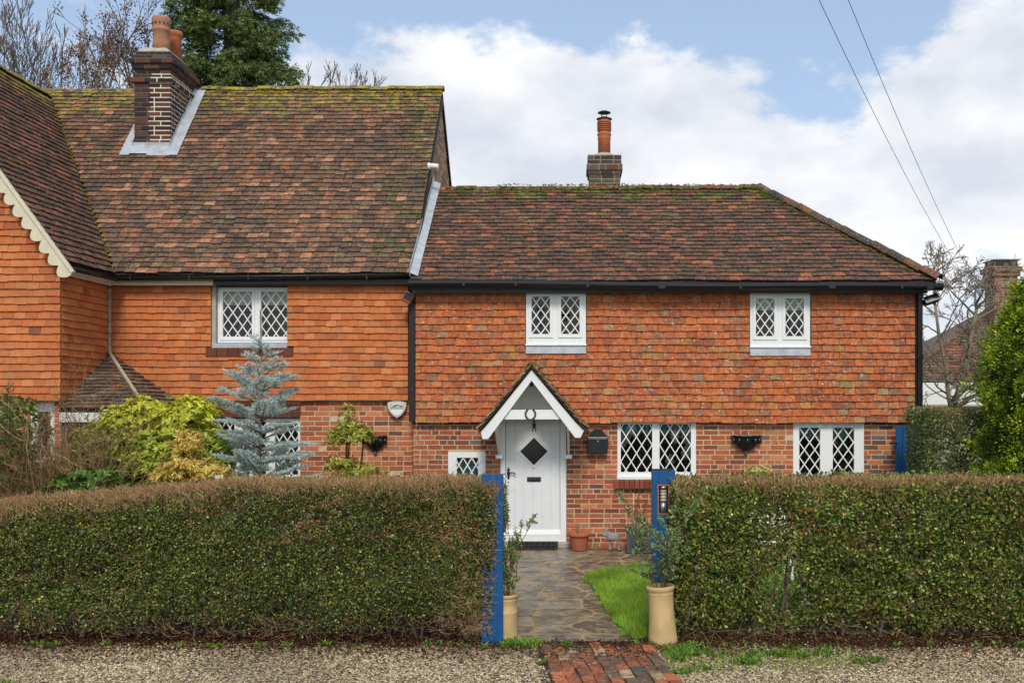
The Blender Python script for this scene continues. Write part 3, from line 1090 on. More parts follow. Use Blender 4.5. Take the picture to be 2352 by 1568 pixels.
# ---- left gutters, fascias, downpipe
m = MB()
def gutter(m, a, b, r=.055, n=8, lip=True):
    a, b = Vector(a), Vector(b)
    t = (b - a).normalized()
    sd = t.cross(Vector((0, 0, 1))).normalized()
    vs = []
    for p in (a, b):
        for rr in (r, r - .006):
            for k in range(n + 1):
                g_ = math.pi * k / n
                vs.append(p + sd * rr * math.cos(g_) - Vector((0, 0, 1)) * rr * math.sin(g_))
    q = n + 1
    fs = []
    for k in range(n):
        fs += [(k, k + 1, 2 * q + k + 1, 2 * q + k), (q + k + 1, q + k, 3 * q + k, 3 * q + k + 1), (k, q + k, q + k + 1, k + 1), (2 * q + k, 2 * q + k + 1, 3 * q + k + 1, 3 * q + k)]
    fs += [(0, 2 * q, 3 * q, q), (n, q + n, 3 * q + n, 2 * q + n)]
    m.add(vs, fs, True)
gz = EAVE_Z - .03
gut = MB()
gutter(gut, (WEX + .02, -.03, gz - .02), (-2.60, -.03, gz + .03))
gutter(gut, (WEX + .06, -1.38, gz - .04), (WEX + .06, -.02, gz - .03))
gut_o = gut.build('gutter', M['black_paint'], left)
for x in np.arange(-6.9, -2.8, .9):
    MB().box(x - .012, x + .012, -.094, -.088, gz - .06, gz + .02).build('bracket', M['black_paint'], gut_o)
MB().box(LX0 + .1, WX(490, .08), .06, .085, EAVE_Z - .16, EAVE_Z - .065).build('fascia', M['cream_paint'], left)
MB().box(WX(490, .08) + .004, -2.64, .06, .085, EAVE_Z - .15, EAVE_Z - .06).build('fascia', M['black_paint'], left)
MB().box(-7.28, -7.26, -1.3, .055, EAVE_Z - .17, EAVE_Z - .07).build('fascia', M['cream_paint'], left)
M['old_pipe'] = plain('old_pipe', (.40, .33, .22), .8, .2, 12, bump=.4, stain=[(10, .52, .62, (.20, .16, .09), .7)])
BA = Vector((LX0, LY, 2.956))
pts = [Vector((LX0 + .045, LY - .075, EAVE_Z - .1)), Vector((LX0 + .045, LY - .075, 3.06)), Vector((LX0 + .10, LY - .16, 2.96)), Vector((-6.27, -1.12, 2.26))]
MB().tube(pts, .026, 10).build('downpipe', M['old_pipe'], left)
for z in (3.3, 3.62, 3.95):
    MB().lathe([(.034, z - .012), (.034, z + .012)], (LX0 + .045, LY - .075, 0), 10).build('pipe_collar', M['old_pipe'], left)

# ---- corner bay with its hipped roof
M['dark_timber'] = plain('dark_timber', (.09, .06, .045), .8, .3, 12, bump=.4)
bay = MB()
OX, OY, BEZ = -6.2, WY, 2.12
slab(bay, [(LX0, OY, BEZ), (OX, OY, BEZ), (LX0, LY, 2.956)], .04)
slab(bay, [(OX, OY, BEZ), (OX, LY, BEZ), (LX0, LY, 2.956)], .04)
bayr = bay.build('bay_roof', M['batten'], left)
PBAY = Pieces(*tile_proto(.10, 1.4), M['roof_tile'])
def bay_col(c, r):
    return pick(r, [lin(112, 90, 78), lin(128, 104, 88), lin(150, 132, 112), lin(164, 98, 70)], [4, 3, 1.5, .6]) * r.uniform(.8, 1.1)
H_ = 2.956 - BEZ
la = math.hypot(LY - OY, H_)
lay_tiles(PBAY, (LX0, OY - .03, BEZ), (1, 0, 0), (0, LY - OY, H_), int(la / .10), .10, .17, lambda v: [(.01, (OX - LX0) * (1 - v / la) + .01)] if v < la - .08 else [], bay_col, show, seed=41)
lb = math.hypot(OX - LX0, H_)
lay_tiles(PBAY, (OX + .03, OY, BEZ), (0, 1, 0), (LX0 - OX, 0, H_), int(lb / .10), .10, .17, lambda v: [((LY - OY) * v / lb - .01, LY - OY - .01)] if v < lb - .08 else [], bay_col, show, seed=42)
PBAY.finish('bay_tile', bayr, 300)
m = MB()
m.box(LX0, OX - .02, OY + .02, OY + .045, BEZ - .17, BEZ - .015)
m.box(OX - .045, OX - .02, OY + .046, LY, BEZ - .17, BEZ - .015)
m.build('bay_fascia', M['white_paint'], left)
m = MB()
hw = [(LX0 + .08, LX0 + .52, .9, 1.9), (LX0 + .62, OX - .14, .9, 1.9)]
m.panel(LX0, OX - .06, 0, BEZ - .172, OY + .07, OY + .12, hw)
m.box(OX - .11, OX - .06, OY + .121, LY, 0, BEZ - .172)
bw = m.build('bay_front', M['dark_timber'], left)
for h in hw:
    MB().box(h[0], h[1], OY + .09, OY + .094, h[2], h[3]).build('pane', M['glass'], bw)

# ---- left chimney
def chimney(parent, x0, x1, y0, y1, levels, course, mat, colour, mortar, name='chimney', inset=.005, seed=0, mort=.02):
    """levels: (z0, z1, out) bands with a projection"""
    core = MB()
    P = Pieces(*box_proto(), mat)
    k = 0
    for (z0, z1, out) in levels:
        core.box(x0 - out + inset, x1 + out - inset, y0 - out + inset, y1 + out - inset, z0, z1)
        nz = max(1, round((z1 - z0) / course))
        h = (z1 - z0) / nz
        for j in range(nz):
            za, zb = z0 + j * h, z0 + (j + 1) * h
            for ax, a, b, yf, fl in (('X', x0 - out, x1 + out, y0 - out, 1), ('Y', y0 - out + .01, y1 + out, x1 + out, 1), ('Y', y0 - out + .01, y1 + out, x0 - out, -1)):
                lay_bricks(P, a + (.004 if ax == 'X' else .06), b - (.004 if ax == 'X' else 0), za, za + h, yf, [], colour, None, course=h, mort=mort, proud=.0, seed=seed + k, headers=.35, axis=ax, flip=fl)
                k += 1
    co = core.build(name, mortar, parent)
    P.finish('chimney_brick', co, 300, 'chimney_brick_field')
    return co
def zc(z1_y):    # height at the stack's front face from the picture
    return WZ(z1_y, CHY0)
def soot_col(c, r):
    pal = [lin(74, 52, 46), lin(58, 44, 42), lin(92, 62, 52), lin(110, 70, 56), lin(50, 46, 50)]
    return pick(r, pal, [4, 3, 3, 1.2, 1.5]) * r.uniform(.8, 1.15)
zz = zc
ch = chimney(left, CHX0, CHX1, CHY0, CHY1, [(zz(348), zz(330), -.03), (zz(330), zz(320), .012), (zz(320) , zz(190), 0), (zz(190), zz(179), .045), (zz(179), zz(159), 0), (zz(159), zz(147), .03), (zz(147), zz(135), .065), (zz(135), zz(126), .02), (zz(126), zz(117), -.015)], .082, M['sooty_brick'], soot_col, M['old_stack_mortar'], seed=300)
m = MB()
zf = zz(117)
a = [(CHX0 + .03, CHY0 + .03), (CHX1 - .03, CHY0 + .03), (CHX1 - .03, CHY1 - .03), (CHX0 + .03, CHY1 - .03)]
b2 = [(CHX0 + .14, CHY0 + .16), (CHX1 - .14, CHY0 + .16), (CHX1 - .14, CHY1 - .16), (CHX0 + .14, CHY1 - .16)]
m.add([(*p, zf) for p in a] + [(*p, zf + .11) for p in b2], [(0, 1, 5, 4), (1, 2, 6, 5), (2, 3, 7, 6), (3, 0, 4, 7), (4, 5, 6, 7)])
m.build('flaunching', M['cement'], ch)
def pot(parent, c, prof, mat, holes=0, rh=0, zh=0):
    o = MB().lathe(prof, c, 24).build('chimney_pot', mat, parent)
    return o
cx = (CHX0 + CHX1) / 2 + .03
zt = WZ(42, CHY0 + .3)
zb0 = zf + .06
Hh = zt - zb0
p1 = pot(ch, (cx, CHY0 + .30, zb0), [(.150, 0), (.143, .3 * Hh), (.138, .58 * Hh), (.150, .60 * Hh), (.158, .64 * Hh), (.150, .68 * Hh), (.142, .70 * Hh), (.146, .74 * Hh), (.160, .86 * Hh), (.163, .90 * Hh), (.158, .97 * Hh), (.150, Hh), (.11, Hh), (.11, .5 * Hh)], M['pot_clay'])
for k in range(14):
    a_ = 2 * math.pi * k / 14
    MB().lathe([(.0135, 0), (.0135, .012)], (0, 0, 0), 8, smooth=False).build('vent_hole', M['iron'], p1).matrix_basis = Matrix.Translation((cx + .1555 * math.cos(a_), CHY0 + .30 + .1555 * math.sin(a_), zb0 + .80 * Hh)) @ Matrix.Rotation(a_, 4, 'Z') @ Matrix.Rotation(math.pi / 2, 4, 'Y')
zt2 = WZ(73, CHY1 - .3)
H2 = zt2 - zb0
pot(ch, (cx + .035, CHY1 - .28, zb0), [(.115, 0), (.108, .8 * H2), (.112, .82 * H2), (.130, .86 * H2), (.134, .93 * H2), (.122, H2), (.09, H2), (.09, .5 * H2)], M['terracotta'])
# lead round the stack
def on_roof(x, y, up=.035):
    return Vector((x, y, EAVE_Z + MS * y)) + Vector((0, -s_, c_)) * up
def lead_strip(pts, name, parent, t=.006):
    m = MB()
    a, b, c = Vector(pts[0]), Vector(pts[1]), Vector(pts[2])
    nrm = (b - a).cross(c - a).normalized()
    m.prism([Vector(p) for p in pts], nrm * t)
    return m.build(name, M['lead'], parent, bevel=.002)
y0 = CHY0
for xa, xb, lo in ((CHX0 - .02, CHX0 + .32, .13), (CHX0 + .30, CHX1 + .06, .17)):
    lead_strip([on_roof(xa, y0 - lo, .05), on_roof(xb, y0 - lo, .048), on_roof(xb, y0 + .02, .056), on_roof(xa, y0 + .02, .056)], 'flashing', rooft)
    lead_strip([(max(xa, CHX0 - .01), y0 - .022, EAVE_Z + MS * y0 - .02), (min(xb, CHX1 + .01), y0 - .024, EAVE_Z + MS * y0 - .02), (min(xb, CHX1 + .01), y0 - .024, EAVE_Z + MS * y0 + .11), (max(xa, CHX0 - .01), y0 - .022, EAVE_Z + MS * y0 + .11)], 'flashing', rooft)
for side, x0_, x1_ in ((1, CHX1 + .0, CHX1 + .2), (-1, CHX0 - .17, CHX0)):
    for ya, yb_ in ((CHY0 - .16, CHY0 + .52), (CHY0 + .50, CHY1 + .04)):
        lead_strip([on_roof(x0_, ya, .055), on_roof(x1_, ya, .05), on_roof(x1_, yb_, .06), on_roof(x0_, yb_, .065)], 'flashing', rooft)
        xx = CHX1 + .014 if side > 0 else CHX0 - .014
        lead_strip([(xx, ya + .1, EAVE_Z + MS * (ya + .1)), (xx, yb_, EAVE_Z + MS * yb_), (xx, yb_, EAVE_Z + MS * yb_ + .17), (xx, ya + .1, EAVE_Z + MS * (ya + .1) + .17)], 'flashing', rooft)

# ================================================================== COTTAGE
CY = 0.0
CX0, CX1 = -2.60, WX(2100, 0)
CE_Y, CE_Z, CR_Y, CR_Z = -.2, 4.04, 2.18, 5.95
CRX = 3.09
CS = (CR_Z - CE_Z) / (CR_Y - CE_Y)
cot = thing('cottage', 'lower red tile-hung cottage with white porch door and hipped roof', 'house', (1.3, 0, 0))
BRY = .055             # brick face under the tile hanging
o_u1 = rect(1207, 1347, 668, 812, CY)
o_u2 = rect(1722, 1862, 673, 814, CY)
o_l1 = rect(1418, 1599, 966, 1101, BRY)
o_l2 = rect(1822, 1985, 966, 1122, BRY)
o_s = rect(1029, 1115, 1038, 1118, BRY)
o_d = rect(1150, 1302, 930, 1244, BRY)
holes = [o_u1, o_u2, o_l1, o_l2, o_s, o_d]
m = MB()
m.panel(-2.62, 5.19, 0, CE_Z + .05, BRY + .012, BRY + .26, holes)
m.box(4.94, 5.19, BRY + .26, 4.5, 0, CE_Z)
m.box(-2.62, 4.94, 4.25, 4.5, 0, CE_Z)
cwall = m.build('wall', M['mortar'], cot)
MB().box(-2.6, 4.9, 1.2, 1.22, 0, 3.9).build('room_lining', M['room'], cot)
PB = Pieces(*box_proto(), M['brick'])
lay_bricks(PB, -2.62, 5.19, 0, 1.95, BRY + .012, holes, brick_col_cot, bpri, seed=5, headers=.42)
# tile-on-edge / brick sill under the big window
x0, x1 = WX(1410, 0), WX(1610, 0)
n = 17
for k in range(n):
    w = (x1 - x0) / n
    PB.add(Matrix.Translation((x0 + (k + .5) * w, BRY - .035, WZ(1111, 0))) @ Matrix.Rotation(.12, 4, 'X') @ Matrix.Diagonal((w - .008, .12, .125, 1)), lin(142, 78, 60) * rng.uniform(.75, 1.15), 13)
PB.finish('brick', cwall, 300, 'brick_field')

hang = MB()
o_p = (WX(1150, 0), WX(1302, 0), 1.8, WZ(930, 0))
hang.panel(WX(955, 0), CX1, 1.925, CE_Z - .10, .012, BRY, [o_u1, o_u2, o_p])
hangc = hang.build('tile_hanging', M['batten'], cot)
OLDPAL = [lin(202, 106, 62), lin(194, 98, 55), lin(182, 92, 58), lin(162, 82, 58), lin(188, 122, 84), lin(146, 98, 74), lin(198, 128, 66), lin(166, 134, 100)]
def old_tile_col(c, r):
    x, y = pic(c)
    f = np.clip((y - 660) / 310, 0, 1)
    w = [6, 6, 4, 1.8, .6 + 1.4 * f, .25 + .7 * f, .5 + .8 * f, .05 + .2 * f]
    if x > 1860 and y > 880:
        w[7] += 3.5; w[5] += 1.5
    a = pick(r, OLDPAL, w)
    return (a * .82 + OLDPAL[1] * .18) * r.uniform(.78, 1.03) * np.array([.97, 1.10, 1.02])
gc = .108
PT = Pieces(*tile_proto(gc, 1.4, cam=.003), M['wall_tile_old'])
T0 = 1.912
def spans_cot(v):
    z0, z1 = T0 + v, T0 + v + gc
    hs = [(h[0], h[1]) for h in (o_u1, o_u2) if z1 - .045 > h[2] and z0 + .03 < h[3] + .3]
    if z0 + .05 < o_p[3]:
        hs.append((o_p[0], o_p[1]))
    return [(a - CX0, b - CX0) for a, b in cut((WX(955, 0), CX1), hs)]
lay_tiles(PT, (CX0, CY, T0), (1, 0, 0), (0, 0, 1), 19, gc, .1685, spans_cot, old_tile_col, show, jit=.004, wob=.005, tilt=.012, gap=.005, seed=31)
PT.finish('wall_tile', hangc, 300, 'wall_tile_field')

# windows
for o_, pre in ((o_u1, (1207, 668)), (o_u2, (1722, 673))):
    dx, dy = pre
    Yw = -.03
    fr = (WX(dx + 1, Yw), WX(dx + 139, Yw), WZ(dy + 124, Yw), WZ(dy, Yw))
    window(cot, fr, [rect(dx + 14, dx + 56, dy + 13, dy + 99, Yw), rect(dx + 82, dx + 124, dy + 13, dy + 99, Yw)], (WX(dx + 56, Yw) - WX(dx + 14, Yw)) / 2, .19, Yw, blind=.17 if dx > 1500 else None, depth=.10)
    m = MB()
    m.prism([(fr[0], -.055, WZ(dy + 144, 0)), (fr[1], -.055, WZ(dy + 144, 0)), (fr[1], -.035, fr[2] + .004), (fr[0], -.035, fr[2] + .004)], (0, .012, 0))
    m.build('lead_apron', M['lead'], cot)
    MB().box(fr[0] - .01, fr[1] + .01, -.06, -.034, fr[2] - .012, fr[2] + .016).build('sill', M['white_paint'], cot, bevel=.004)
Yw = BRY + .01
window(cot, (o_l1[0], o_l1[1], o_l1[2], o_l1[3]), [rect(1426, 1498, 974, 1084, Yw), rect(1515, 1587, 974, 1084, Yw)], (WX(1498, Yw) - WX(1426, Yw)) / 3, .255, Yw, valance=.22, rail=False, phase=(.5, .25))
MB().box(o_l1[0] - .01, o_l1[1] + .01, BRY - .035, BRY + .008, o_l1[2] + .004, o_l1[2] + .055).build('sill', M['white_paint'], cot, bevel=.005)
w2 = window(cot, (o_l2[0], o_l2[1], o_l2[2], o_l2[3]), [rect(1836, 1884, 982, 1108, Yw), rect(1913, 1962, 982, 1108, Yw)], (WX(1884, Yw) - WX(1836, Yw)) / 2, .225, Yw, valance=.20, rail=False)
window(cot, (o_s[0], o_s[1], o_s[2], o_s[3]), [rect(1049, 1098, 1051, 1108, Yw)], (WX(1098, Yw) - WX(1049, Yw)) / 2.5, .22, Yw, rail=False, phase=(.25, .5))
m = MB()
vs, fs = [], []
for k in range(31):
    x = o_s[0] + k / 30 * (o_s[1] - o_s[0])
    vs += [(x, Yw + .12 + .014 * math.sin(k * 1.3), o_s[2]), (x, Yw + .12 + .014 * math.sin(k * 1.3), o_s[3])]
    if k:
        fs.append((2 * k - 2, 2 * k, 2 * k + 1, 2 * k - 1))
m.add(vs, fs, True)
m.build('curtain', M['teal_cloth'], cot)

# roof
m = MB()
slab(m, [(-2.62, CE_Y, CE_Z), (5.33, CE_Y, CE_Z), (CRX, CR_Y, CR_Z), (-2.62, CR_Y, CR_Z)])
slab(m, [(5.33, CE_Y, CE_Z), (5.33, 2 * CR_Y - CE_Y, CE_Z), (CRX, CR_Y, CR_Z)])
slab(m, [(-2.62, 2 * CR_Y - CE_Y, CE_Z), (5.33, 2 * CR_Y - CE_Y, CE_Z), (CRX, CR_Y, CR_Z), (-2.62, CR_Y, CR_Z)])
croof = m.build('roof', M['batten'], cot)
def croof_col(c, r):
    warm = snoise([(c.x * .7, c.z, 0)], 1.2, 15)[0]
    pal = [lin(90, 70, 62), lin(110, 82, 70), lin(136, 94, 76), lin(176, 112, 82), lin(76, 72, 68), lin(160, 98, 72), lin(124, 114, 82)]
    k = .5 + .5 * warm
    hi = np.clip((c.z - CE_Z) / (CR_Z - CE_Z), 0, 1)
    col = pick(r, pal, [3, 4.4, 3 + k, .4 + .8 * k, 1.5 - k * .8, .5 + .8 * k, .25 + .6 * hi]) * r.uniform(.8, 1.12)
    col = (col * .76 + lin(116, 88, 70) * .24) * .92 * np.array([1.04, 1.0, .92])
    if hi > .86 and r.random() < .5:
        col = pick(r, [lin(96, 104, 40), lin(120, 112, 58), lin(82, 88, 34)], [2, 2, 1])
    return col
PR = Pieces(*tile_proto(.120, 1.5), M['roof_tile'])
hyp = math.hypot(1, CS)
cc_, cs_ = 1 / hyp, CS / hyp
gcr = .119
sl = math.hypot(CR_Y - CE_Y, CR_Z - CE_Z)
lay_tiles(PR, (-2.62, CE_Y, CE_Z), (1, 0, 0), (0, 1, CS), int(sl / gcr), gcr, .172, lambda v: [(.0, 7.95 - (5.33 - CRX) * v / sl + .01)], croof_col, show, jit=.006, wob=.012, tilt=.02, gap=.006, seed=51)
hs_ = math.hypot(5.33 - CRX, CR_Z - CE_Z)
lay_tiles(PR, (5.33, CE_Y, CE_Z), (0, 1, 0), (CRX - 5.33, 0, CR_Z - CE_Z), int(hs_ / gcr), gcr, .172, lambda v: [((CR_Y - CE_Y) * v / hs_, 2 * (CR_Y - CE_Y) - (CR_Y - CE_Y) * v / hs_)], croof_col, lambda c, w: -20, jit=.006, wob=.008, tilt=.02, gap=.006, seed=52)
PR.finish('roof_tile', croof, 300, 'roof_tile_field')
PRG = Pieces(*half_round(), M['roof_tile'])
def cr_col(c, r):
    return pick(r, [lin(150, 100, 74), lin(128, 104, 70), lin(112, 96, 66), lin(170, 104, 70), lin(104, 98, 88)], [2, 3, 3, .8, .6]) * r.uniform(.8, 1.1)
ridge_run(PRG, (-2.58, CR_Y, CR_Z - .05), (CRX, CR_Y, CR_Z - .03), .36, .10, cr_col, 5)
ridge_run(PRG, (CRX - .03, CR_Y + .03, CR_Z - .0), (5.36, CE_Y - .03, CE_Z + .02), .33, .105, lambda c, r: pick(r, [lin(108, 84, 68), lin(90, 76, 66), lin(126, 88, 66), lin(78, 74, 72)], [3, 3, 2, 1]) * r.uniform(.8, 1.1), 6, taper=-.05)
PRG.finish('ridge_tile', croof, 60)
# stepped lead where the cottage roof meets the gable
lw = .12
for k in range(3):
    fa, fb = k / 3, (k + 1) / 3 + .02
    ya, yb_ = CE_Y + .03 + fa * (CR_Y - CE_Y), CE_Y + .03 + min(fb, 1.0) * (CR_Y - CE_Y)
    za, zb = CE_Z + CS * (ya - CE_Y), CE_Z + CS * (yb_ - CE_Y)
    up = .065 + .004 * k
    m = MB()
    m.prism([(LX1 + .035, ya, za + up + .05), (LX1 + .035 + lw, ya, za + up), (LX1 + .035 + lw, yb_, zb + up), (LX1 + .035, yb_, zb + up + .05)], (0, -.004, .006))
    m.build('flashing', M['lead'], croof)
    m = MB()
    m.prism([(LX1 + .03, ya, za + up), (LX1 + .03, yb_, zb + up), (LX1 + .03, yb_, zb + up + .16), (LX1 + .03, ya, za + up + .16)], (.006, 0, 0))
    m.build('flashing', M['lead'], croof)

# gutter with joints, fascia
gut = MB()
ga, gb = Vector((WX(938, -.3), -.28, WZ(651, -.28))), Vector((WX(2166, -.3), -.28, WZ(659, -.28)))
# squarish ogee section
sec = [(.055, .045), (.060, .045), (.060, -.005), (.045, -.035), (.02, -.055), (-.03, -.058), (-.045, -.04), (-.045, .03), (-.04, .03), (-.04, -.035), (.04, -.03), (.052, 0)]
n = 16
vs, fs = [], []
for i in range(n + 1):
    f = i / n
    p = ga.lerp(gb, f) + Vector((0, 0, .012 * math.sin(f * 9) ))
    for (oy, oz) in sec:
        vs.append((p.x, p.y - oy, p.z + oz))
q = len(sec)
for i in range(n):
    for k in range(q):
        fs.append((i * q + k, i * q + (k + 1) % q, (i + 1) * q + (k + 1) % q, (i + 1) * q + k))
fs += [tuple(range(q)), tuple(n * q + k for k in range(q))[::-1]]
gut.add(vs, fs)
cg = gut.build('gutter', M['black_plastic'], cot)
for px_ in (1065, 1185, 1350, 1520, 1700, 1910, 2070, 2135):
    f = (px_ - 938) / (2166 - 938)
    p = ga.lerp(gb, f) + Vector((0, 0, .012 * math.sin(f * 9)))
    w = .05 if px_ in (1520, 1910, 2135) else .018
    MB().box(p.x - w, p.x + w, p.y - .067, p.y - .0605, p.z - .045, p.z + .052).build('bracket', M['black_plastic'], cg)
m = MB()
m.box(-2.60, 5.22, -.15, -.11, CE_Z - .16, CE_Z - .03)
m.box(-2.60, 5.20, -.109, .012, CE_Z - .14, CE_Z - .12)
m.build('fascia', M['black_paint'], cot)
# corner boards and downpipe
MB().box(WX(940, 0), WX(954, 0), -.035, .05, 1.93, CE_Z - .16).build('corner_board', M['tarred_board'], cot)
MB().box(CX1 + .004, 5.17, -.035, .05, 1.90, CE_Z - .16).build('corner_board', M['tarred_board'], cot)
dpx = WX(2113, -.08)
dp = MB()
dp.box(dpx - .034, dpx + .034, -.12, -.052, 0.05, CE_Z - .14)
dpo = dp.build('downpipe', M['black_plastic'], cot, bevel=.012)
for z in (1.2, 2.9, CE_Z - .2):
    MB().box(dpx - .04, dpx + .04, -.126, -.04, z - .03, z + .03).build('pipe_collar', M['black_plastic'], dpo)
# cottage chimney
cy = CR_Y + .14
zq = lambda y: WZ(y, cy)
xa, xb = WX(1352, cy), WX(1425, cy)
def cotch_col(c, r):
    return pick(r, [lin(92, 84, 74), lin(70, 62, 58), lin(112, 74, 58), lin(176, 84, 58)], [4, 3, 2, .5]) * r.uniform(.8, 1.1)
ch2 = chimney(cot, xa, xb, cy, cy + .5, [(5.2, zq(400), 0), (zq(400), zq(391), .018), (zq(391), zq(377), .04), (zq(377), zq(356), .02)], .075, M['sooty_brick'], cotch_col, M['dark_mortar'], seed=900, mort=.014)
m = MB()
zf = zq(356)
x_, y_ = (xa + xb) / 2, cy + .25
m.lathe([(.26, zf - .01), (.20, zf + .04), (.13, zf + .08)], (x_, y_, 0), 20)
m.build('flaunching', M['cement'], ch2)
zp = lambda y: WZ(y, y_)
pr = [(.112, zf + .02), (.110, zp(322)), (.118, zp(320)), (.118, zp(318)), (.110, zp(316)), (.124, zp(312)), (.128, zp(309)), (.110, zp(305))]
for k in range(5):
    yy = 302 - k * 4.6
    pr += [(.105, zp(yy)), (.130, zp(yy - .8)), (.124, zp(yy - 2.6)), (.105, zp(yy - 3.2))]
pr += [(.118, zp(278)), (.110, zp(275)), (.085, zp(275))]
cp = MB().lathe(pr, (x_, y_, 0), 24).build('chimney_pot', M['terracotta'], ch2)
m = MB()
m.lathe([(.02, zp(272.5)), (.138, zp(273.5)), (.138, zp(275)), (.02, zp(275))], (x_, y_, 0), 24)
for k in range(4):
    a_ = math.pi / 4 + k * math.pi / 2
    m.tube([(x_ + .05 * math.cos(a_), y_ + .05 * math.sin(a_), zp(273.5)), (x_ + .075 * math.cos(a_), y_ + .075 * math.sin(a_), zp(258.5))], .006, 6)
m.lathe([(.05, zp(273)), (.05, zp(269))], (x_, y_, 0), 16)
m.lathe([(.118, zp(260)), (.118, zp(259)), (.06, zp(256)), (.01, zp(254.5))], (x_, y_, 0), 24)
m.build('cowl', M['iron'], ch2)

# ---- porch
PY = -.72
porch = MB()
pa = W(1221, 848, PY)        # apex of the bargeboards
foot = {-1: (W(1104, 991, PY), W(1108, 1008, PY), W(1121, 1008, PY)), 1: (W(1342, 988, PY), W(1333, 1005, PY), W(1321, 1005, PY))}
inner = W(1221, 874, PY)
kink = {-1: W(1127, 966, PY), 1: W(1317, 964, PY)}
for sgn in (-1, 1):
    A, B, C_ = foot[sgn]
    K = kink[sgn]
    tie = W(1221 + sgn * 84, 985, PY)
    ik = Vector((K.x - sgn * .085, PY, K.z - .085))
    pts = [pa, K, A, B, C_, inner] if True else None
    if sgn > 0:
        pts = pts[::-1]
    porch.prism(pts, (0, .035, 0))
porch_o = porch.build('porch', M['white_paint'], cot, bevel=.003)
tb = MB()
tb.box(W(1157, 0, PY).x, W(1285, 0, PY).x, PY + .037, PY + .09, WZ(963, PY), WZ(941, PY))
tb.build('tie_beam', M['white_paint'], porch_o, bevel=.003)
# plastered soffit between the rafters: two sloping boards and the back gable
slp = {}
for sgn in (-1, 1):
    a, b = pa + Vector((0, .036, -.02)), kink[sgn] + Vector((sgn * .06, .036, -.06))
    mm = MB()
    mm.prism([a, b, b + Vector((0, .70, 0)), a + Vector((0, .70, 0))], (0, 0, -.02))
    mm.build('soffit', M['white_paint'], porch_o)
mm = MB()
mm.prism([pa + Vector((0, .60, -.05)), kink[-1] + Vector((.03, .60, 0)), kink[1] + Vector((-.03, .60, 0))], (0, .02, 0))
mm.build('gable_panel', M['white_paint'], porch_o)
# side brackets: boarded triangles with a small corbel
for px_, sgn in ((1146, -1), (1306, 1)):
    x = WX(px_, -.1)
    mm = MB()
    mm.prism([(x - .016, .06, WZ(1043, 0)), (x - .016, -.06, WZ(1043, 0)), (x - .016, PY + .06, WZ(985, 0)), (x - .016, PY + .06, WZ(958, 0)), (x - .016, .06, WZ(958, 0))], (.032, 0, 0))
    mm.build('bracket', M['white_paint'], porch_o)
    MB().box(x - .05, x + .05, -.11, BRY + .01, WZ(1052, 0), WZ(1043, 0) - .002).build('corbel', M['white_paint'], porch_o, bevel=.004)
# porch roof tiles: two steep slopes
PP = Pieces(*tile_proto(.095, 1.7, th=.026), M['roof_tile'])
def porch_col(c, r):
    return pick(r, [lin(150, 132, 84), lin(124, 104, 72), lin(164, 144, 92), lin(132, 96, 72), lin(168, 146, 70)], [3, 3, 2, 1.5, 1]) * r.uniform(.8, 1.1)
deck = MB()
for sgn in (-1, 1):
    up_ = pa + Vector((0, -.045, .055))
    dn = foot[sgn][0] + Vector((sgn * .03, -.045, .022))
    kk = kink[sgn] + Vector((sgn * .03, -.045, .035))
    for a, b in ((up_, kk), (kk, dn)):
        off = Vector((0, 0, 0))
        deck.prism([a, b, b + Vector((0, .78, 0)), a + Vector((0, .78, 0))], (0, 0, -.03))
        V_ = (a - b)
        Ls = V_.length
        if sgn > 0:
            lay_tiles(PP, b, (0, 1, 0), V_, max(1, round(Ls / .095)), Ls / max(1, round(Ls / .095)), .17, lambda v: [(-.02, .76)], porch_col, show, tilt=.03, jit=.006, seed=71)
        else:
            lay_tiles(PP, b + Vector((0, .76, 0)), (0, -1, 0), V_, max(1, round(Ls / .095)), Ls / max(1, round(Ls / .095)), .17, lambda v: [(0, .78)], porch_col, show, tilt=.03, jit=.006, seed=72)
dk = deck.build('porch_roof', M['batten'], porch_o)
PP.finish('porch_tile', porch_o, 300)
PRG = Pieces(*half_round(), M['roof_tile'])
ridge_run(PRG, pa + Vector((0, -.06, .03)), pa + Vector((0, .76, .03)), .27, .085, porch_col, 9)
PRG.finish('ridge_tile', porch_o, 10)
# lantern under the apex
lan = MB()
lp = W(1221, 873, PY + .12)
lan.tube([lp + Vector((0, 0, .05)), lp + Vector((0, 0, -.01))], .006, 6)
lan.lathe([(.012, .0), (.026, -.015), (.03, -.05), (.022, -.085), (.008, -.095)], lp, 10)
lan.build('porch_lamp', M['iron'], porch_o)

# ---- door
DY = BRY + .03
fr = MB()
fz = WZ(1244, BRY)
xl, xr = WX(1150, DY), WX(1301, DY)
fr.panel(xl, xr, fz, WZ(940, DY), DY - .045, DY + .06, [(xl + .075, xr - .095, fz + .11, WZ(955, DY))])
fro = fr.build('door_frame', M['white_paint'], cot, bevel=.004)
dl, dr, dz, dt = xl + .08, xr - .10, fz + .125, WZ(956, DY)
door = MB().box(dl, dr, DY, DY + .04, dz, dt).build('door', M['door_paint'], cot)
nb = 6
dia = W(1226.5, 1036, DY)
for k in range(nb):
    w = (dr - dl) / nb
    MB().box(dl + k * w + .0025, dl + (k + 1) * w - .0025, DY - .008, DY - .0005, dz + .002, dt - .002).build('plank', M['door_paint'], door, bevel=.0035)
MB().prism([(dl, DY - .012, dz + .004), (dr, DY - .012, dz + .004), (dr, DY - .012, dz + .05), (dl, DY - .012, dz + .05)], (0, .003, 0)).build('weather_strip', M['door_paint'], door)
wb = MB()
wb.prism([(dl - .02, DY - .05, fz + .112), (dl - .02, DY - .012, fz + .112), (dl - .02, DY - .012, fz + .19), (dl - .02, DY - .03, fz + .17)], (dr - dl + .04, 0, 0))
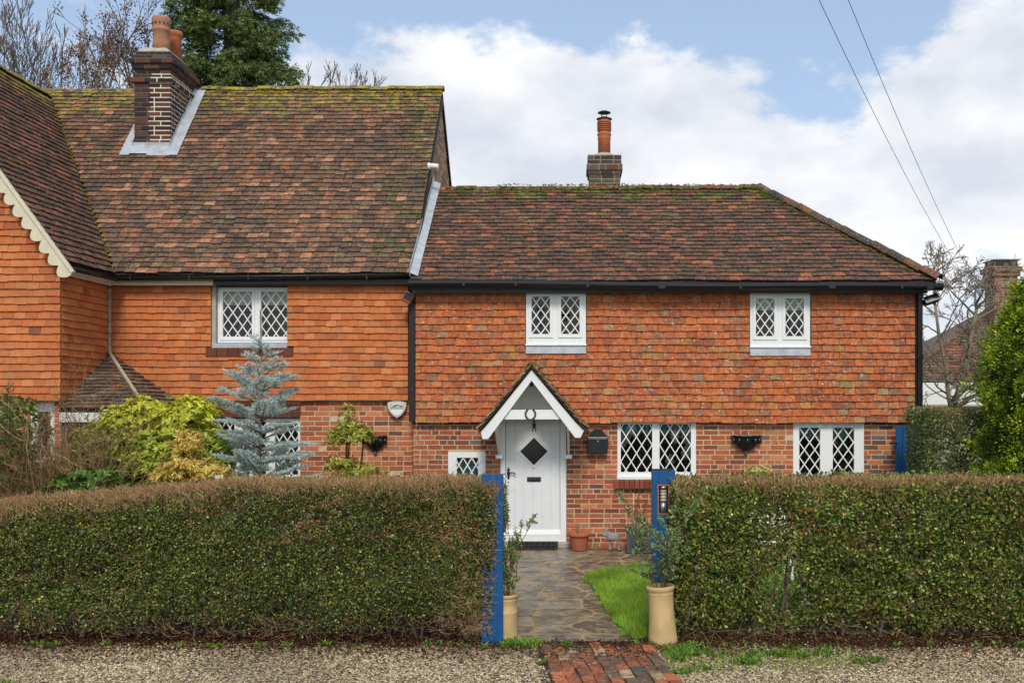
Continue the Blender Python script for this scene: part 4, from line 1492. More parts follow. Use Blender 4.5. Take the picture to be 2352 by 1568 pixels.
wb.build('weather_bar', M['white_paint'], door)
h = .212
for rr, mat, yy, nm in ((h + .055, 'door_paint', DY - .022, 'diamond_frame'), (h, 'grille', DY - .026, 'diamond_light')):
    MB().prism([(dia.x - rr, yy, dia.z), (dia.x, yy, dia.z - rr), (dia.x + rr, yy, dia.z), (dia.x, yy, dia.z + rr)], (0, .016, 0)).build(nm, M[mat], door, bevel=.004 if nm == 'diamond_frame' else 0)
lpz = WZ(1100, DY)
mm = MB()
mm.box(dia.x - .106, dia.x + .106, DY - .022, DY - .006, lpz - .036, lpz + .036)
lo = mm.build('letter_plate', M['iron'], door, bevel=.006)
MB().box(dia.x - .085, dia.x + .085, DY - .028, DY - .0225, lpz - .018, lpz + .018).build('flap', M['iron'], lo, bevel=.004)
hx, hz = WX(1168, DY), WZ(1086, DY)
mm = MB()
prof = [(-.012, -.085), (.0, -.095), (.014, -.085), (.020, -.06), (.012, -.045), (.024, -.02), (.022, .015), (.012, .035), (.026, .05), (.016, .062), (.008, .08), (.0, .092), (-.008, .08), (-.016, .062), (-.026, .05), (-.012, .035), (-.022, .015), (-.024, -.02), (-.012, -.045), (-.020, -.06)]
mm.prism([(hx + a, DY - .016, hz + b) for a, b in prof], (0, .008, 0))
mm.tube([(hx, DY - .015, hz + .0), (hx, DY - .05, hz), (hx + .03, DY - .055, hz + .008), (hx + .07, DY - .052, hz + .012), (hx + .10, DY - .052, hz - .004), (hx + .112, DY - .05, hz - .018)], .009, 8)
mm.build('handle', M['iron'], door)
# animal-head style knocker
kx, kz = WX(1227, DY), WZ(978, DY)
mm = MB()
mm.prism([(kx + a, DY - .028, kz + b) for a, b in [(-.012, -.03), (.012, -.03), (.022, 0), (.034, .045), (.018, .028), (.008, .035), (.014, .075), (.0, .095), (-.014, .075), (-.008, .035), (-.018, .028), (-.034, .045), (-.022, 0)]], (0, .018, 0))
mm.tube([(kx - .014, DY - .03, kz - .01), (kx - .024, DY - .036, kz - .06), (kx - .02, DY - .034, kz - .085)], .006, 6)
mm.tube([(kx + .014, DY - .03, kz - .01), (kx + .024, DY - .036, kz - .06), (kx + .02, DY - .034, kz - .085)], .006, 6)
mm.build('knocker', M['iron'], door, bevel=.003)
MB().box(xl - .03, xr + .06, BRY - .12, DY + .05, 0, fz - .004).build('doorstep', M['cement'], cot, bevel=.01)
# ================================================================== FOLIAGE HELPERS
def unit(A):
    return A / np.maximum(np.linalg.norm(A, axis=1, keepdims=True), 1e-9)
def rdir(n, r=rng):
    return unit(r.normal(size=(n, 3)))
def leaf_mesh(name, P, D, L, Wd, cols, mat, fold=.25, r=rng, N=None):
    """folded lozenge leaves: foot P, pointing D, length L, width Wd"""
    n = len(P)
    D = unit(np.asarray(D, float))
    if N is None:
        N = rdir(n, r)
    S = unit(np.cross(D, N))
    N = np.cross(S, D)
    L = np.broadcast_to(np.asarray(L, float), (n,))[:, None]
    Wd = np.broadcast_to(np.asarray(Wd, float), (n,))[:, None]
    mid = P + D * L * .48
    V = np.stack([P, mid - S * Wd / 2 + N * Wd * fold, P + D * L, mid + S * Wd / 2 + N * Wd * fold], 1).reshape(-1, 3)
    b = np.arange(n)[:, None] * 4
    F = np.concatenate([b + np.array([[0, 1, 2]]), b + np.array([[0, 2, 3]])])
    return np_mesh(name, V, F, mat, np.repeat(cols, 4, axis=0))
def needle_mesh(name, P, D, L, Wd, cols, mat, r=rng):
    n = len(P)
    D = unit(D)
    S = unit(np.cross(D, rdir(n, r)))
    L = np.broadcast_to(np.asarray(L, float), (n,))[:, None]
    V = np.stack([P - S * Wd / 2, P + S * Wd / 2, P + D * L], 1).reshape(-1, 3)
    F = np.arange(n * 3).reshape(-1, 3)
    return np_mesh(name, V, F, mat, np.repeat(cols, 3, axis=0))
def stick_mesh(name, A, B, ra, rb, cols, mat, n=3, smooth=False):
    A, B = np.asarray(A, float), np.asarray(B, float)
    k = len(A)
    T = unit(B - A)
    ref = np.where(np.abs(T[:, 2:3]) < .9, np.array([[0, 0, 1.]]), np.array([[1., 0, 0]]))
    U = unit(np.cross(T, ref))
    Wv = np.cross(T, U)
    ra = np.broadcast_to(np.asarray(ra, float), (k,))[:, None]
    rb = np.broadcast_to(np.asarray(rb, float), (k,))[:, None]
    vs = []
    for P, rr in ((A, ra), (B, rb)):
        for q in range(n):
            a = 2 * math.pi * q / n
            vs.append(P + (U * math.cos(a) + Wv * math.sin(a)) * rr)
    V = np.stack(vs, 1).reshape(-1, 3)
    b = np.arange(k)[:, None] * (2 * n)
    F = np.concatenate([b + np.array([[q, (q + 1) % n, n + (q + 1) % n, n + q]]) for q in range(n)])
    return np_mesh(name, V, F, mat, None if cols is None else np.repeat(cols, 2 * n, axis=0), smooth)
def palette(n, pal, wts, r=rng, var=.18):
    pal = np.array(pal)
    w = np.array(wts, float)
    i = r.choice(len(pal), n, p=w / w.sum())
    return pal[i] * (1 + r.uniform(-var, var, (n, 1)))

# ================================================================== GROUND DETAIL
# crazy paving: irregular flat stones from a Voronoi net
def clip_half(poly, p, n):
    out = []
    for i in range(len(poly)):
        a, b = poly[i], poly[(i + 1) % len(poly)]
        fa, fb = (a[0] - p[0]) * n[0] + (a[1] - p[1]) * n[1], (b[0] - p[0]) * n[0] + (b[1] - p[1]) * n[1]
        if fa <= 0:
            out.append(a)
        if fa * fb < 0:
            k = fa / (fa - fb)
            out.append((a[0] + (b[0] - a[0]) * k, a[1] + (b[1] - a[1]) * k))
    return out
garden_soil = sheet('garden_soil', [(-12, -5.9), (12, -5.9), (12, 0.1), (-12, 0.1)], -.008, M['soil'])
path = sheet('garden_path', [(-1.15, -5.78), (.5, -5.78), (1.6, -1.4), (5.0, -1.2), (5.0, .05), (-1.15, .05)], .000, M['joint'])
rs = np.random.default_rng(20)
seeds = []
for gy in np.arange(-5.32, -.1, .38):
    for gx in np.arange(-1.1, 5.0, .46):
        x, y = gx + rs.uniform(-.2, .2), gy + rs.uniform(-.16, .16)
        if x < 0.75 + (0 if y < -2.4 else 5):
            seeds.append((x, y))
def region(y0, y1, x0, x1):
    return [(x0, y0), (x1, y0), (x1, y1), (x0, y1)]
stones = []
for i, s0 in enumerate(seeds):
    poly = region(-5.50, -.06, -1.15, 5.0)
    for j, s1 in enumerate(seeds):
        if i != j and (s0[0] - s1[0]) ** 2 + (s0[1] - s1[1]) ** 2 < 1.6:
            n_ = (s1[0] - s0[0], s1[1] - s0[1])
            l_ = math.hypot(*n_)
            n_ = (n_[0] / l_, n_[1] / l_)
            gap = rs.uniform(.012, .028)
            mid = ((s0[0] + s1[0]) / 2 - n_[0] * gap, (s0[1] + s1[1]) / 2 - n_[1] * gap)
            poly = clip_half(poly, mid, n_)
            if len(poly) < 3:
                break
    if len(poly) >= 3:
        stones.append(poly)
stones += [[(-.62, -5.77), (-.02, -5.75), (-.02, -5.53), (-.60, -5.53)], [(.01, -5.75), (.42, -5.77), (.42, -5.54), (.01, -5.53)], [(-1.15, -5.77), (-.65, -5.77), (-.63, -5.53), (-1.15, -5.53)]]
SP = [lin(132, 120, 104), lin(110, 98, 86), lin(146, 134, 114), lin(120, 114, 110), lin(140, 120, 92), lin(100, 86, 72)]
for poly in stones:
    c = np.mean(poly, axis=0)
    if c[1] > -1.35 and c[0] > 3.2:
        pass
    # cut corners so that the outline is irregular
    pp = []
    for a, b in zip(poly, poly[1:] + poly[:1]):
        for f in (.16, .5, .84):
            q = (a[0] + (b[0] - a[0]) * f + rs.normal() * .006, a[1] + (b[1] - a[1]) * f + rs.normal() * .006)
            pp.append(q)
    zt = .003 + rs.uniform(0, .004)
    n_ = len(pp)
    ins = [(p[0] + (c[0] - p[0]) * .03, p[1] + (c[1] - p[1]) * .03) for p in pp]
    tx, ty = rs.normal(0, .004), rs.normal(0, .004)
    mb = MB()
    mb.add([(p[0], p[1], -.01) for p in pp] + [(p[0], p[1], zt - .004) for p in pp] + [(p[0], p[1], zt + (p[0] - c[0]) * tx + (p[1] - c[1]) * ty) for p in ins],
           [(k, (k + 1) % n_, n_ + (k + 1) % n_, n_ + k) for k in range(n_)] + [(n_ + k, n_ + (k + 1) % n_, 2 * n_ + (k + 1) % n_, 2 * n_ + k) for k in range(n_)] + [tuple(range(2 * n_, 3 * n_))])
    o = mb.build('paving_stone', M['stone'], path)
    col = pick(rs, SP, [3, 3, 2, 2.5, 1.5, 2]) * rs.uniform(.7, 1.05)
    if c[0] > .0 and c[1] > -2.2:
        col = col * np.array([.72, .62, .52])
    o.color = (*[float(v) for v in col], 1)

# brick path across the drive
bp = sheet('brick_path', [(-.55, -5.79), (.62, -5.79), (1.05, -9.0), (-.05, -9.0)], -.004, M['soil'])
PBK = Pieces(*box_proto(), M['path_brick'])
ang = R(8.2)
BPAL = [lin(178, 104, 70), lin(156, 92, 66), lin(132, 98, 78), lin(192, 112, 74), lin(118, 98, 80), lin(186, 160, 122), lin(98, 98, 98)]
for col_ in range(9):
    off = rs.uniform(0, .22)
    for k in range(-1, 12):
        u = -.46 + (col_ + .5) * .1145
        v = -(k * .226 + off)
        if v < -2.0 or v > -.05 - .06:
            continue
        x = u + (-v) * math.tan(ang) + .03
        y = -5.79 + v
        m_ = Matrix.Translation((x + rs.normal() * .004, y, -.022 + rs.normal() * .004)) @ Matrix.Rotation(ang + rs.normal() * .02, 4, 'Z') @ Matrix.Rotation(math.pi / 2 + rs.normal() * .012, 4, 'Z') @ Matrix.Rotation(-math.pi / 2, 4, 'X') @ Matrix.Diagonal((.214, .065, .1045, 1))
        PBK.add(m_, pick(rs, BPAL, [4, 4, 3, 3, 2, .8, .25]) * rs.uniform(.75, 1.1), -y)
PBK.finish('brick', bp, 300)

# lawn patch right of the path, with a wandering edge, and lawn behind the right hedge
edge = [(.41, -5.72), (.36, -5.2), (.27, -4.64), (.2, -4.0), (.10, -3.2), (.03, -2.6), (.10, -2.25), (.36, -1.95), (.83, -1.6), (2.2, -1.45), (6, -1.4), (6, -5.30), (.75, -5.30), (.70, -5.72)]
def lawn_sheet(name, pts, z):
    m = MB()
    n = len(pts)
    m.add([(p[0], p[1], z) for p in pts] + [(p[0], p[1], -.005) for p in pts], [tuple(range(n))] + [(i, n + i, n + (i + 1) % n, (i + 1) % n) for i in range(n)])
    o = m.build(name, M['lawn'])
    o['kind'] = 'structure'
    return o
er = np.random.default_rng(33)
fine = []
for a, b in zip(edge[:9], edge[1:10]):
    for f in np.arange(0, 1, .12):
        fine.append((a[0] + (b[0] - a[0]) * f + er.normal() * .028, a[1] + (b[1] - a[1]) * f + er.normal() * .028))
edge = fine + edge[9:]
lawn_sheet('lawn', edge, .02)
lawn_sheet('left_lawn', [(-8, -4.6), (-1.16, -4.6), (-1.16, -2.2), (-8, -2.2)], .02)
def inside(P, poly):
    x, y = P[:, 0], P[:, 1]
    c = np.zeros(len(P), bool)
    n = len(poly)
    for i in range(n):
        x1, y1 = poly[i]
        x2, y2 = poly[(i + 1) % n]
        t = ((y1 > y) != (y2 > y)) & (x < (x2 - x1) * (y - y1) / (y2 - y1 + 1e-12) + x1)
        c ^= t
    return c
def grass(name, P, z, hmin, hmax, pal, wts, seed, kind=True):
    r = np.random.default_rng(seed)
    n = len(P)
    D = np.stack([r.normal(0, .45, n), r.normal(0, .45, n), np.ones(n)], 1)
    h = r.uniform(hmin, hmax, n)
    C = palette(n, pal, wts, r) * (1 + .35 * snoise(np.c_[P, P[:, :1] * 0], 3.0, seed + 40))[:, None]
    h = h * (1 + .35 * snoise(np.c_[P, P[:, :1] * 0], 4.0, seed + 50))
    o = link(name, needle_mesh(name, np.c_[P, np.full(n, z)], D, h, .006, C, M['leaf'], r))
    if kind:
        o['kind'] = 'stuff'
    return o
GP = [lin(128, 174, 48), lin(152, 192, 60), lin(174, 200, 76), lin(190, 184, 104), lin(108, 150, 42)]
r = np.random.default_rng(77)
P = np.c_[r.uniform(-.05, 1.5, 60000), r.uniform(-5.75, -1.4, 60000)]
grown = np.array(edge[:-2] + [(1.5, -1.45), (1.5, -5.75)]) 
jig = np.c_[P[:, 0] + .05 * snoise(np.c_[P, P[:, :1] * 0], 5, 2), P[:, 1]]
P = P[inside(jig, [tuple(e) for e in edge])]
go = grass('grass', P, .018, .03, .085, GP, [4, 4, 3, 1.2, 2], 1)
go['label'] = 'short bright green grass on the lawn beside the path'
P = np.c_[r.uniform(1.5, 5.4, 16000), r.uniform(-5.0, -1.5, 16000)]
go = grass('grass', P, .03, .04, .09, GP, [4, 4, 3, .6, 2], 2)
go['label'] = 'short green grass behind the right hedge'

# gravel: loose stones on the drive
def gravel(n, seed):
    r = np.random.default_rng(seed)
    P = np.c_[r.uniform(-5.9, 5.4, n), -5.80 - r.power(1.0, n) * 1.93]
    # keep off the brick path, thin near the hedges
    u = P[:, 0] - (-(P[:, 1] + 5.79)) * math.tan(ang)
    on_path = (u > -.46) & (u < .60)
    thin = np.clip((-5.86 - P[:, 1] + .20 * snoise(np.c_[P, P[:, :1] * 0], 2.3, 4)) / .22, .04, 1)
    weed = 1 - .55 * ((P[:, 0] > .5) & (P[:, 0] < 2.6) & (P[:, 1] > -6.9) & (snoise(np.c_[P, P[:, :1] * 0], 3.1, 9) > -.1))
    keep = (~on_path | (r.random(n) < .05)) & (r.random(n) < thin * weed)
    P = P[keep]
    n = len(P)
    sz = r.uniform(.005, .012, n)
    base = np.array([(1, 0, 0), (0, 1, 0), (-1, 0, 0), (0, -1, 0), (0, 0, .75), (0, 0, -.75)], float)
    V = base[None] * (1 + r.uniform(-.35, .35, (n, 6, 1)))
    a = r.uniform(0, 6.28, n)
    ca, sa = np.cos(a), np.sin(a)
    X = V[..., 0] * ca[:, None] - V[..., 1] * sa[:, None]
    Y = V[..., 0] * sa[:, None] + V[..., 1] * ca[:, None]
    V = np.stack([X * 1.25, Y, V[..., 2]], -1) * sz[:, None, None]
    V += np.c_[P, r.uniform(-.008, .004, n)][:, None, :]
    b = np.arange(n)[:, None] * 6
    F = np.concatenate([b + np.array([f]) for f in ((0, 1, 4), (1, 2, 4), (2, 3, 4), (3, 0, 4), (1, 0, 5), (2, 1, 5), (3, 2, 5), (0, 3, 5))])
    C = palette(n, [lin(190, 172, 138), lin(166, 148, 116), lin(144, 126, 100), lin(206, 192, 162), lin(122, 106, 84), lin(108, 84, 62), lin(142, 138, 128)], [5, 5, 4, 3, 3, 1.8, 1.5], r)
    C *= (1 + .22 * snoise(np.c_[P, P[:, :1] * 0], 1.1, 21))[:, None]
    o = link('gravel', np_mesh('gravel', V.reshape(-1, 3), F, M['twig'], np.repeat(C, 6, axis=0)))
    o['kind'] = 'stuff'
    o['label'] = 'loose pale buff gravel on the drive'
gravel(100000, 5)
# fallen leaves and litter under and before the hedges
def litter(n, seed):
    r = np.random.default_rng(seed)
    P = np.c_[r.uniform(-5.9, 5.2, n), -5.55 - np.abs(r.normal(0, .42, n)), np.full(n, .002)]
    P = P[(P[:, 1] > -7.2) & ~((P[:, 0] > -.75) & (P[:, 0] < .42) & (P[:, 1] > -5.8))]
    n = len(P)
    P[:, 2] += r.uniform(0, .02, n)
    D = np.c_[r.normal(size=(n, 2)), r.normal(0, .25, n)]
    C = palette(n, [lin(96, 58, 36), lin(70, 44, 30), lin(128, 82, 50), lin(150, 112, 62), lin(54, 38, 28), lin(168, 150, 60)], [4, 4, 2, .8, 3, .3], r)
    N = np.c_[r.normal(0, .4, (n, 2)), np.ones(n)]
    o = link('leaf_litter', leaf_mesh('leaf_litter', P, D, r.uniform(.018, .042, n), r.uniform(.010, .024, n), C, M['leaf'], .2, r, N))
    o['kind'] = 'stuff'
    o['label'] = 'brown fallen leaves under the hedges'
litter(24000, 6)
# low weeds: little leafy rosettes along the edges
def weeds(spots, seed, name, label):
    r = np.random.default_rng(seed)
    Ps, Ds, Ls, Cs = [], [], [], []
    for x, y, rad, n in spots:
        a = r.uniform(0, 6.28, n)
        q = rad * np.sqrt(r.random(n))
        Ps.append(np.c_[x + q * np.cos(a), y + q * np.sin(a) * .7, r.uniform(0, .02, n)])
        Ds.append(np.c_[r.normal(0, .8, (n, 2)), r.uniform(.2, 1.3, n)])
        Ls.append(r.uniform(.02, .06, n))
        Cs.append(palette(n, [lin(96, 140, 44), lin(122, 152, 60), lin(76, 112, 36)], [3, 2, 2], r))
    P = np.concatenate(Ps); L = np.concatenate(Ls)
    o = link(name, leaf_mesh(name, P, np.concatenate(Ds), L, L * .4, np.concatenate(Cs), M['leaf'], .2, r))
    o['kind'] = 'stuff'
    o['label'] = label
weeds([(-.58, -5.9, .16, 260), (-.7, -5.98, .08, 100), (.86, -6.12, .14, 260), (.95, -6.3, .1, 120), (1.02, -6.02, .08, 60)] + [(x, -6.25 - abs(rng.normal()) * .3, rng.uniform(.05, .13), 70) for x in rng.uniform(.75, 2.6, 16)], 8, 'weeds', 'small green weeds in the gravel around the gateway')
weeds([(x, -5.95 - abs(rng.normal()) * .06, rng.uniform(.03, .09), 24) for x in rng.uniform(-5.6, 4.9, 42)] + [(-4.62, -7.25, .08, 150), (-.46 + .1, -6.6, .05, 30)], 9, 'weeds', 'scattered weeds along the foot of the hedges')
r = np.random.default_rng(14)
P = np.c_[np.r_[r.normal(-.56, .09, 500), r.normal(-4.62, .07, 300), r.uniform(.7, 2.4, 900)], np.r_[r.normal(-5.9, .06, 500), r.normal(-7.3, .05, 300), r.normal(-6.45, .22, 900)]]
go = grass('grass', P, 0, .03, .09, GP, [3, 3, 3, 1, 2], 15)
go['label'] = 'sparse grass growing through the gravel'
# moss in the brick path joints
r = np.random.default_rng(16)
n = 5200
cidx = r.integers(0, 10, n)
v = r.uniform(.02, 1.9, n)
P = np.c_[-.46 + cidx * .1145 + v * math.tan(ang) + .03 + r.normal(0, .006, n), -5.79 - v]
P = P[snoise(np.c_[P, P[:, :1] * 0], 4, 3) > -.15]
go = grass('moss', P, -.006, .006, .018, [lin(96, 112, 30), lin(120, 128, 44), lin(70, 84, 26)], [2, 2, 2], 17)
go['label'] = 'green moss between the path bricks'

# ================================================================== HEDGES
def hedge(name, label, x0, x1, y0, y1, ztop, zlo, n_front, n_top, n_end, leaf, pal, wts, seed, ends=(True, True), n_in=9000, gap=None, brown_top=.85, brown_end=None, stems=(), twig_top=0, twig_front=0, group=None, rad=.16, end_in=0.0, lowfall=.34):
    r = np.random.default_rng(seed)
    t = thing(name, label, 'hedge', ((x0 + x1) / 2, (y0 + y1) / 2, 0), group)
    def rshift(d):     # shoulder rounding
        d = np.clip(d, 0, rad)
        return rad - np.sqrt(np.maximum(rad ** 2 - (rad - d) ** 2, 0))
    def zt(x):
        return np.array([ztop(v) for v in x]) + .022 * snoise(np.c_[x, x * 0, x * 0], 1.6, seed) + .008 * snoise(np.c_[x, x * 0, x * 0], 7, seed + 3)
    pts, nrm = [], []
    # front
    n = n_front
    x = r.uniform(x0, x1, n); top = zt(x)
    z = zlo + (top - zlo) * r.random(n) ** .92
    bul = .035 * snoise(np.c_[x, z * .6, z * 0], .9, seed + 9) + .05 * snoise(np.c_[x, z, z * 0], 2.2, seed + 1) + .03 * snoise(np.c_[x, z, z * 0], 6, seed + 2)
    y = y0 + rshift(top - z) + rshift(x1 - x) * (1 if ends[1] else 0) + rshift(x - x0) * (1 if ends[0] else 0) + r.exponential(.075, n) - bul + np.clip(.45 - z, 0, 1) * .16
    pts.append(np.c_[x, y, z]); nrm.append(np.tile([0, -1, .35], (n, 1)))
    # back, sparser
    n = n_front // 4
    x = r.uniform(x0, x1, n); top = zt(x); z = zlo + (top - zlo) * r.random(n)
    y = y1 - rshift(top - z) - r.exponential(.1, n)
    pts.append(np.c_[x, y, z]); nrm.append(np.tile([0, 1, .35], (n, 1)))
    # top
    n = n_top
    x = r.uniform(x0, x1, n); y = r.uniform(y0, y1, n)
    z = zt(x) - rshift(np.minimum(y - y0, y1 - y)) - r.exponential(.035, n) + .02 * snoise(np.c_[x, y, y * 0], 5, seed + 3)
    pts.append(np.c_[x, y, z]); nrm.append(np.tile([0, 0, 1], (n, 1)))
    # ends
    for e, xe, sg in ((ends[0], x0, -1), (ends[1], x1, 1)):
        if e:
            n = n_end
            y = r.uniform(y0, y1, n); top = zt(np.full(n, xe)); z = zlo + (top - zlo) * r.random(n)
            x = xe - sg * (rshift(np.minimum(y - y0, y1 - y)) + rshift(top - z) + r.exponential(.07, n) + end_in * np.clip(1.1 - z, 0, 2))
            x += sg * .03 * snoise(np.c_[y, z, z * 0], 4, seed + 4)
            pts.append(np.c_[x, y, z]); nrm.append(np.tile([sg, 0, .3], (n, 1)))
    # inside
    n = n_in
    x = r.uniform(x0 + .05, x1 - .1, n); top = zt(x)
    pts.append(np.c_[x, r.uniform(y0 + .12, y1 - .1, n), zlo + (top - .08 - zlo) * r.random(n)]); nrm.append(rdir(n, r))
    big = np.concatenate([np.ones(sum(len(q) for q in pts[:-1])), np.full(n, 1.7)])
    P = np.concatenate(pts); Nn = np.concatenate(nrm)
    if ends[1] and end_in:
        lim = x1 - end_in * np.clip(1.15 - P[:, 2], 0, 2) + .03
        P[:, 0] = np.where(P[:, 0] > lim, lim - r.exponential(.05, len(P)), P[:, 0])
    top = zt(P[:, 0])
    keep = np.ones(len(P), bool)
    pn = snoise(P, 1.7, seed + 6)
    pn2 = snoise(P, 4.5, seed + 7)
    low = np.clip((P[:, 2] - zlo - .02) / lowfall + .35 * pn + .15 * pn2, 0.05, 1)
    keep &= r.random(len(P)) < low
    # bare brown twiggy crown, where the shears cut
    dtop = top - P[:, 2]
    crown = np.clip(1 - (dtop - .02) / (.06 + .05 * pn), 0, 1) * brown_top
    if brown_end is not None:
        crown = np.maximum(crown, np.clip((P[:, 0] - brown_end + .3 * pn) / .7, 0, 1) * (.32 + .3 * pn2))
    keep &= r.random(len(P)) > crown
    keep &= r.random(len(P)) < .74 + .75 * pn2
    if gap:
        gx, gz, rx, rz = gap
        dd = ((P[:, 0] - gx) / rx) ** 2 + ((P[:, 2] - gz) / rz) ** 2
        keep &= (dd > 1) | (r.random(len(P)) < .10 + .6 * np.clip(dd - .35, 0, 1))
    P, Nn, big, dtop, crown = P[keep], Nn[keep], big[keep], dtop[keep], crown[keep]
    n = len(P)
    D = unit(Nn * .35 + rdir(n, r) + np.array([0, 0, .25]))
    L = r.uniform(.7, 1.3, n) * leaf[0] * big
    C = palette(n, pal, wts, r, .22)
    patch = snoise(P, 1.3, seed + 12)
    C *= (1 + .22 * patch)[:, None] * r.choice([.5, .85, 1.05, 1.4, 2.0], n, p=[.28, .29, .25, .14, .04])[:, None] * .9  # random tones put shaded gaps and bright highlights into the leaf colour
    o = link('foliage', leaf_mesh('foliage', P, D, L, L * leaf[1], C, M['glossy_leaf'], .22, r, unit(Nn + rdir(n, r) * .8)), t)
    o['kind'] = 'stuff'
    # twigs
    A, B, CT = [], [], []
    tw = [lin(186, 152, 108), lin(164, 128, 90), lin(142, 108, 78), lin(202, 170, 126)]
    if twig_top:
        n = twig_top
        x = r.uniform(x0, x1, n); y = r.uniform(y0, y1, n)
        z = zt(x) - rshift(np.minimum(y - y0, y1 - y)) - r.uniform(.0, .06, n)
        if ends[1]:
            z = z - rshift(x1 - x)
        a = np.c_[x, y, z - .03]
        A.append(a); B.append(a + unit(np.c_[r.normal(0, .6, (n, 2)), np.ones(n)]) * r.uniform(.02, .048, (n, 1))); CT.append(palette(n, tw, [3, 4, 3, 1.5], r))
        n = twig_top // 3
        x = r.uniform(x0, x1, n); top = zt(x); z = top - r.exponential(.055, n)
        y = y0 + rshift(top - z) + r.exponential(.03, n) - .01
        a = np.c_[x, y, z]
        A.append(a); B.append(a + unit(np.c_[r.normal(0, .7, n), r.normal(-.3, .5, n), np.full(n, .9)]) * r.uniform(.03, .10, (n, 1))); CT.append(palette(n, tw, [3, 4, 3, 1.5], r))
    if twig_front:
        n = twig_front
        x = r.uniform(x0, x1, n); top = zt(x); z = zlo - .02 + (top - zlo) * r.random(n) ** 1.35
        y = y0 + rshift(top - z) + r.exponential(.07, n) + rshift(x1 - x) * (1 if ends[1] else 0)
        if end_in:
            x = np.minimum(x, x1 - end_in * np.clip(1.15 - z, 0, 2))
        a = np.c_[x, y, z]
        A.append(a); B.append(a + unit(np.c_[r.normal(0, 1, n), r.normal(-.35, .5, n), r.normal(.35, .7, n)]) * r.uniform(.04, .19, (n, 1))); CT.append(palette(n, [c * .75 for c in tw], [3, 4, 3, 1], r))
    if brown_end is not None:
        n = 2000
        x = brown_end + (x1 - brown_end) * r.random(n) ** .7; z = zlo + (zt(x) - zlo) * r.random(n)
        y = y0 + rshift(x1 - x) * .8 + rshift(zt(x) - z) + r.exponential(.06, n) - .02
        x = np.minimum(x, x1 - end_in * np.clip(1.15 - z, 0, 2))
        a = np.c_[x, y, z]
        A.append(a); B.append(a + unit(np.c_[r.normal(0, 1, n), r.normal(-.3, .5, n), r.normal(.4, .7, n)]) * r.uniform(.02, .075, (n, 1))); CT.append(palette(n, tw, [3, 4, 3, 1.5], r))
    if A:
        A, B = np.concatenate(A), np.concatenate(B)
        o = link('twigs', stick_mesh('twigs', A, B, .0017, .0009, np.concatenate(CT), M['twig']), t)
        o['kind'] = 'stuff'
    # stems standing on the ground
    for sx in stems:
        mb = MB()
        for q in range(r.integers(2, 4)):
            x = sx + r.normal(0, .05); y = (y0 + y1) / 2 - r.uniform(.15, .42)
            h = r.uniform(.6, .9)
            p0 = Vector((x, y, -.02)); p3 = Vector((x + r.normal(0, .14), y + r.normal(0, .1), h))
            p1 = p0.lerp(p3, .33) + Vector((r.normal(0, .02), r.normal(0, .02), 0)); p2 = p0.lerp(p3, .66) + Vector((r.normal(0, .03), r.normal(0, .03), 0))
            mb.tube([p0, p1, p2, p3], .02, 7, radii=[r.uniform(.018, .032), .017, .013, .007])
        mb.build('stem', M['bark'], t)
    return t
HG = [lin(84, 102, 40), lin(112, 128, 50), lin(140, 152, 64), lin(164, 172, 108), lin(132, 102, 70), lin(64, 78, 36), lin(176, 178, 72)]
left_hedge = hedge('clipped_hedge', 'long dark clipped hedge left of the gateway, with a twiggy brown crown', -6.5, WX(1146, -5.9), -5.93, -4.75,
      lambda x: 1.5 - .2 * np.clip((-3.3 - x) / 2.2, 0, 1.4), .09, 165000, 28000, 22000, (.0265, .64), HG, [4, 4, 2.4, 1.0, 1.3, 4, .5], 100, ends=(False, True), n_in=16000,
      brown_end=-1.45, stems=np.arange(-6.2, -1.0, .36), twig_top=26000, twig_front=3500, end_in=.085)
HG2 = [lin(94, 114, 42), lin(124, 142, 52), lin(150, 164, 68), lin(172, 182, 114), lin(160, 122, 86), lin(72, 88, 36), lin(186, 188, 76)]
right_hedge = hedge('clipped_hedge', 'clipped hedge right of the gateway, leafier and brighter, gaps near its foot', WX(1546, -5.7), 5.4, -5.80, -4.70,
      lambda x: 1.50, .03, 92000, 17000, 16000, (.037, .64), HG2, [4, 4, 2.6, 1.2, 1.1, 3, .6], 200, ends=(True, False), n_in=9000,
      stems=[.98, 1.3, 1.62, 1.86, 1.99, 2.16, 2.45, 2.8, 3.1, 3.45, 3.8, 4.1, 4.5, 4.9], twig_top=15000, twig_front=2200, gap=(1.95, .50, .26, .30), brown_top=.72, lowfall=.22)
HG3 = [lin(128, 148, 82), lin(152, 168, 104), lin(104, 126, 66), lin(184, 192, 134), lin(150, 120, 86)]
rear_hedge = hedge('boundary_hedge', 'grey-green clipped hedge beside the blue gate at the cottage corner', WX(2124, -1.6), 6.6, -1.75, -.75,
      lambda x: 2.13, .05, 26000, 9000, 12000, (.040, .62), HG3, [4, 3, 3, 1.2, 1.2], 300, ends=(True, False), n_in=5000, stems=[4.9, 5.3, 5.7], twig_top=2500, twig_front=2500, brown_top=.2, rad=.1)

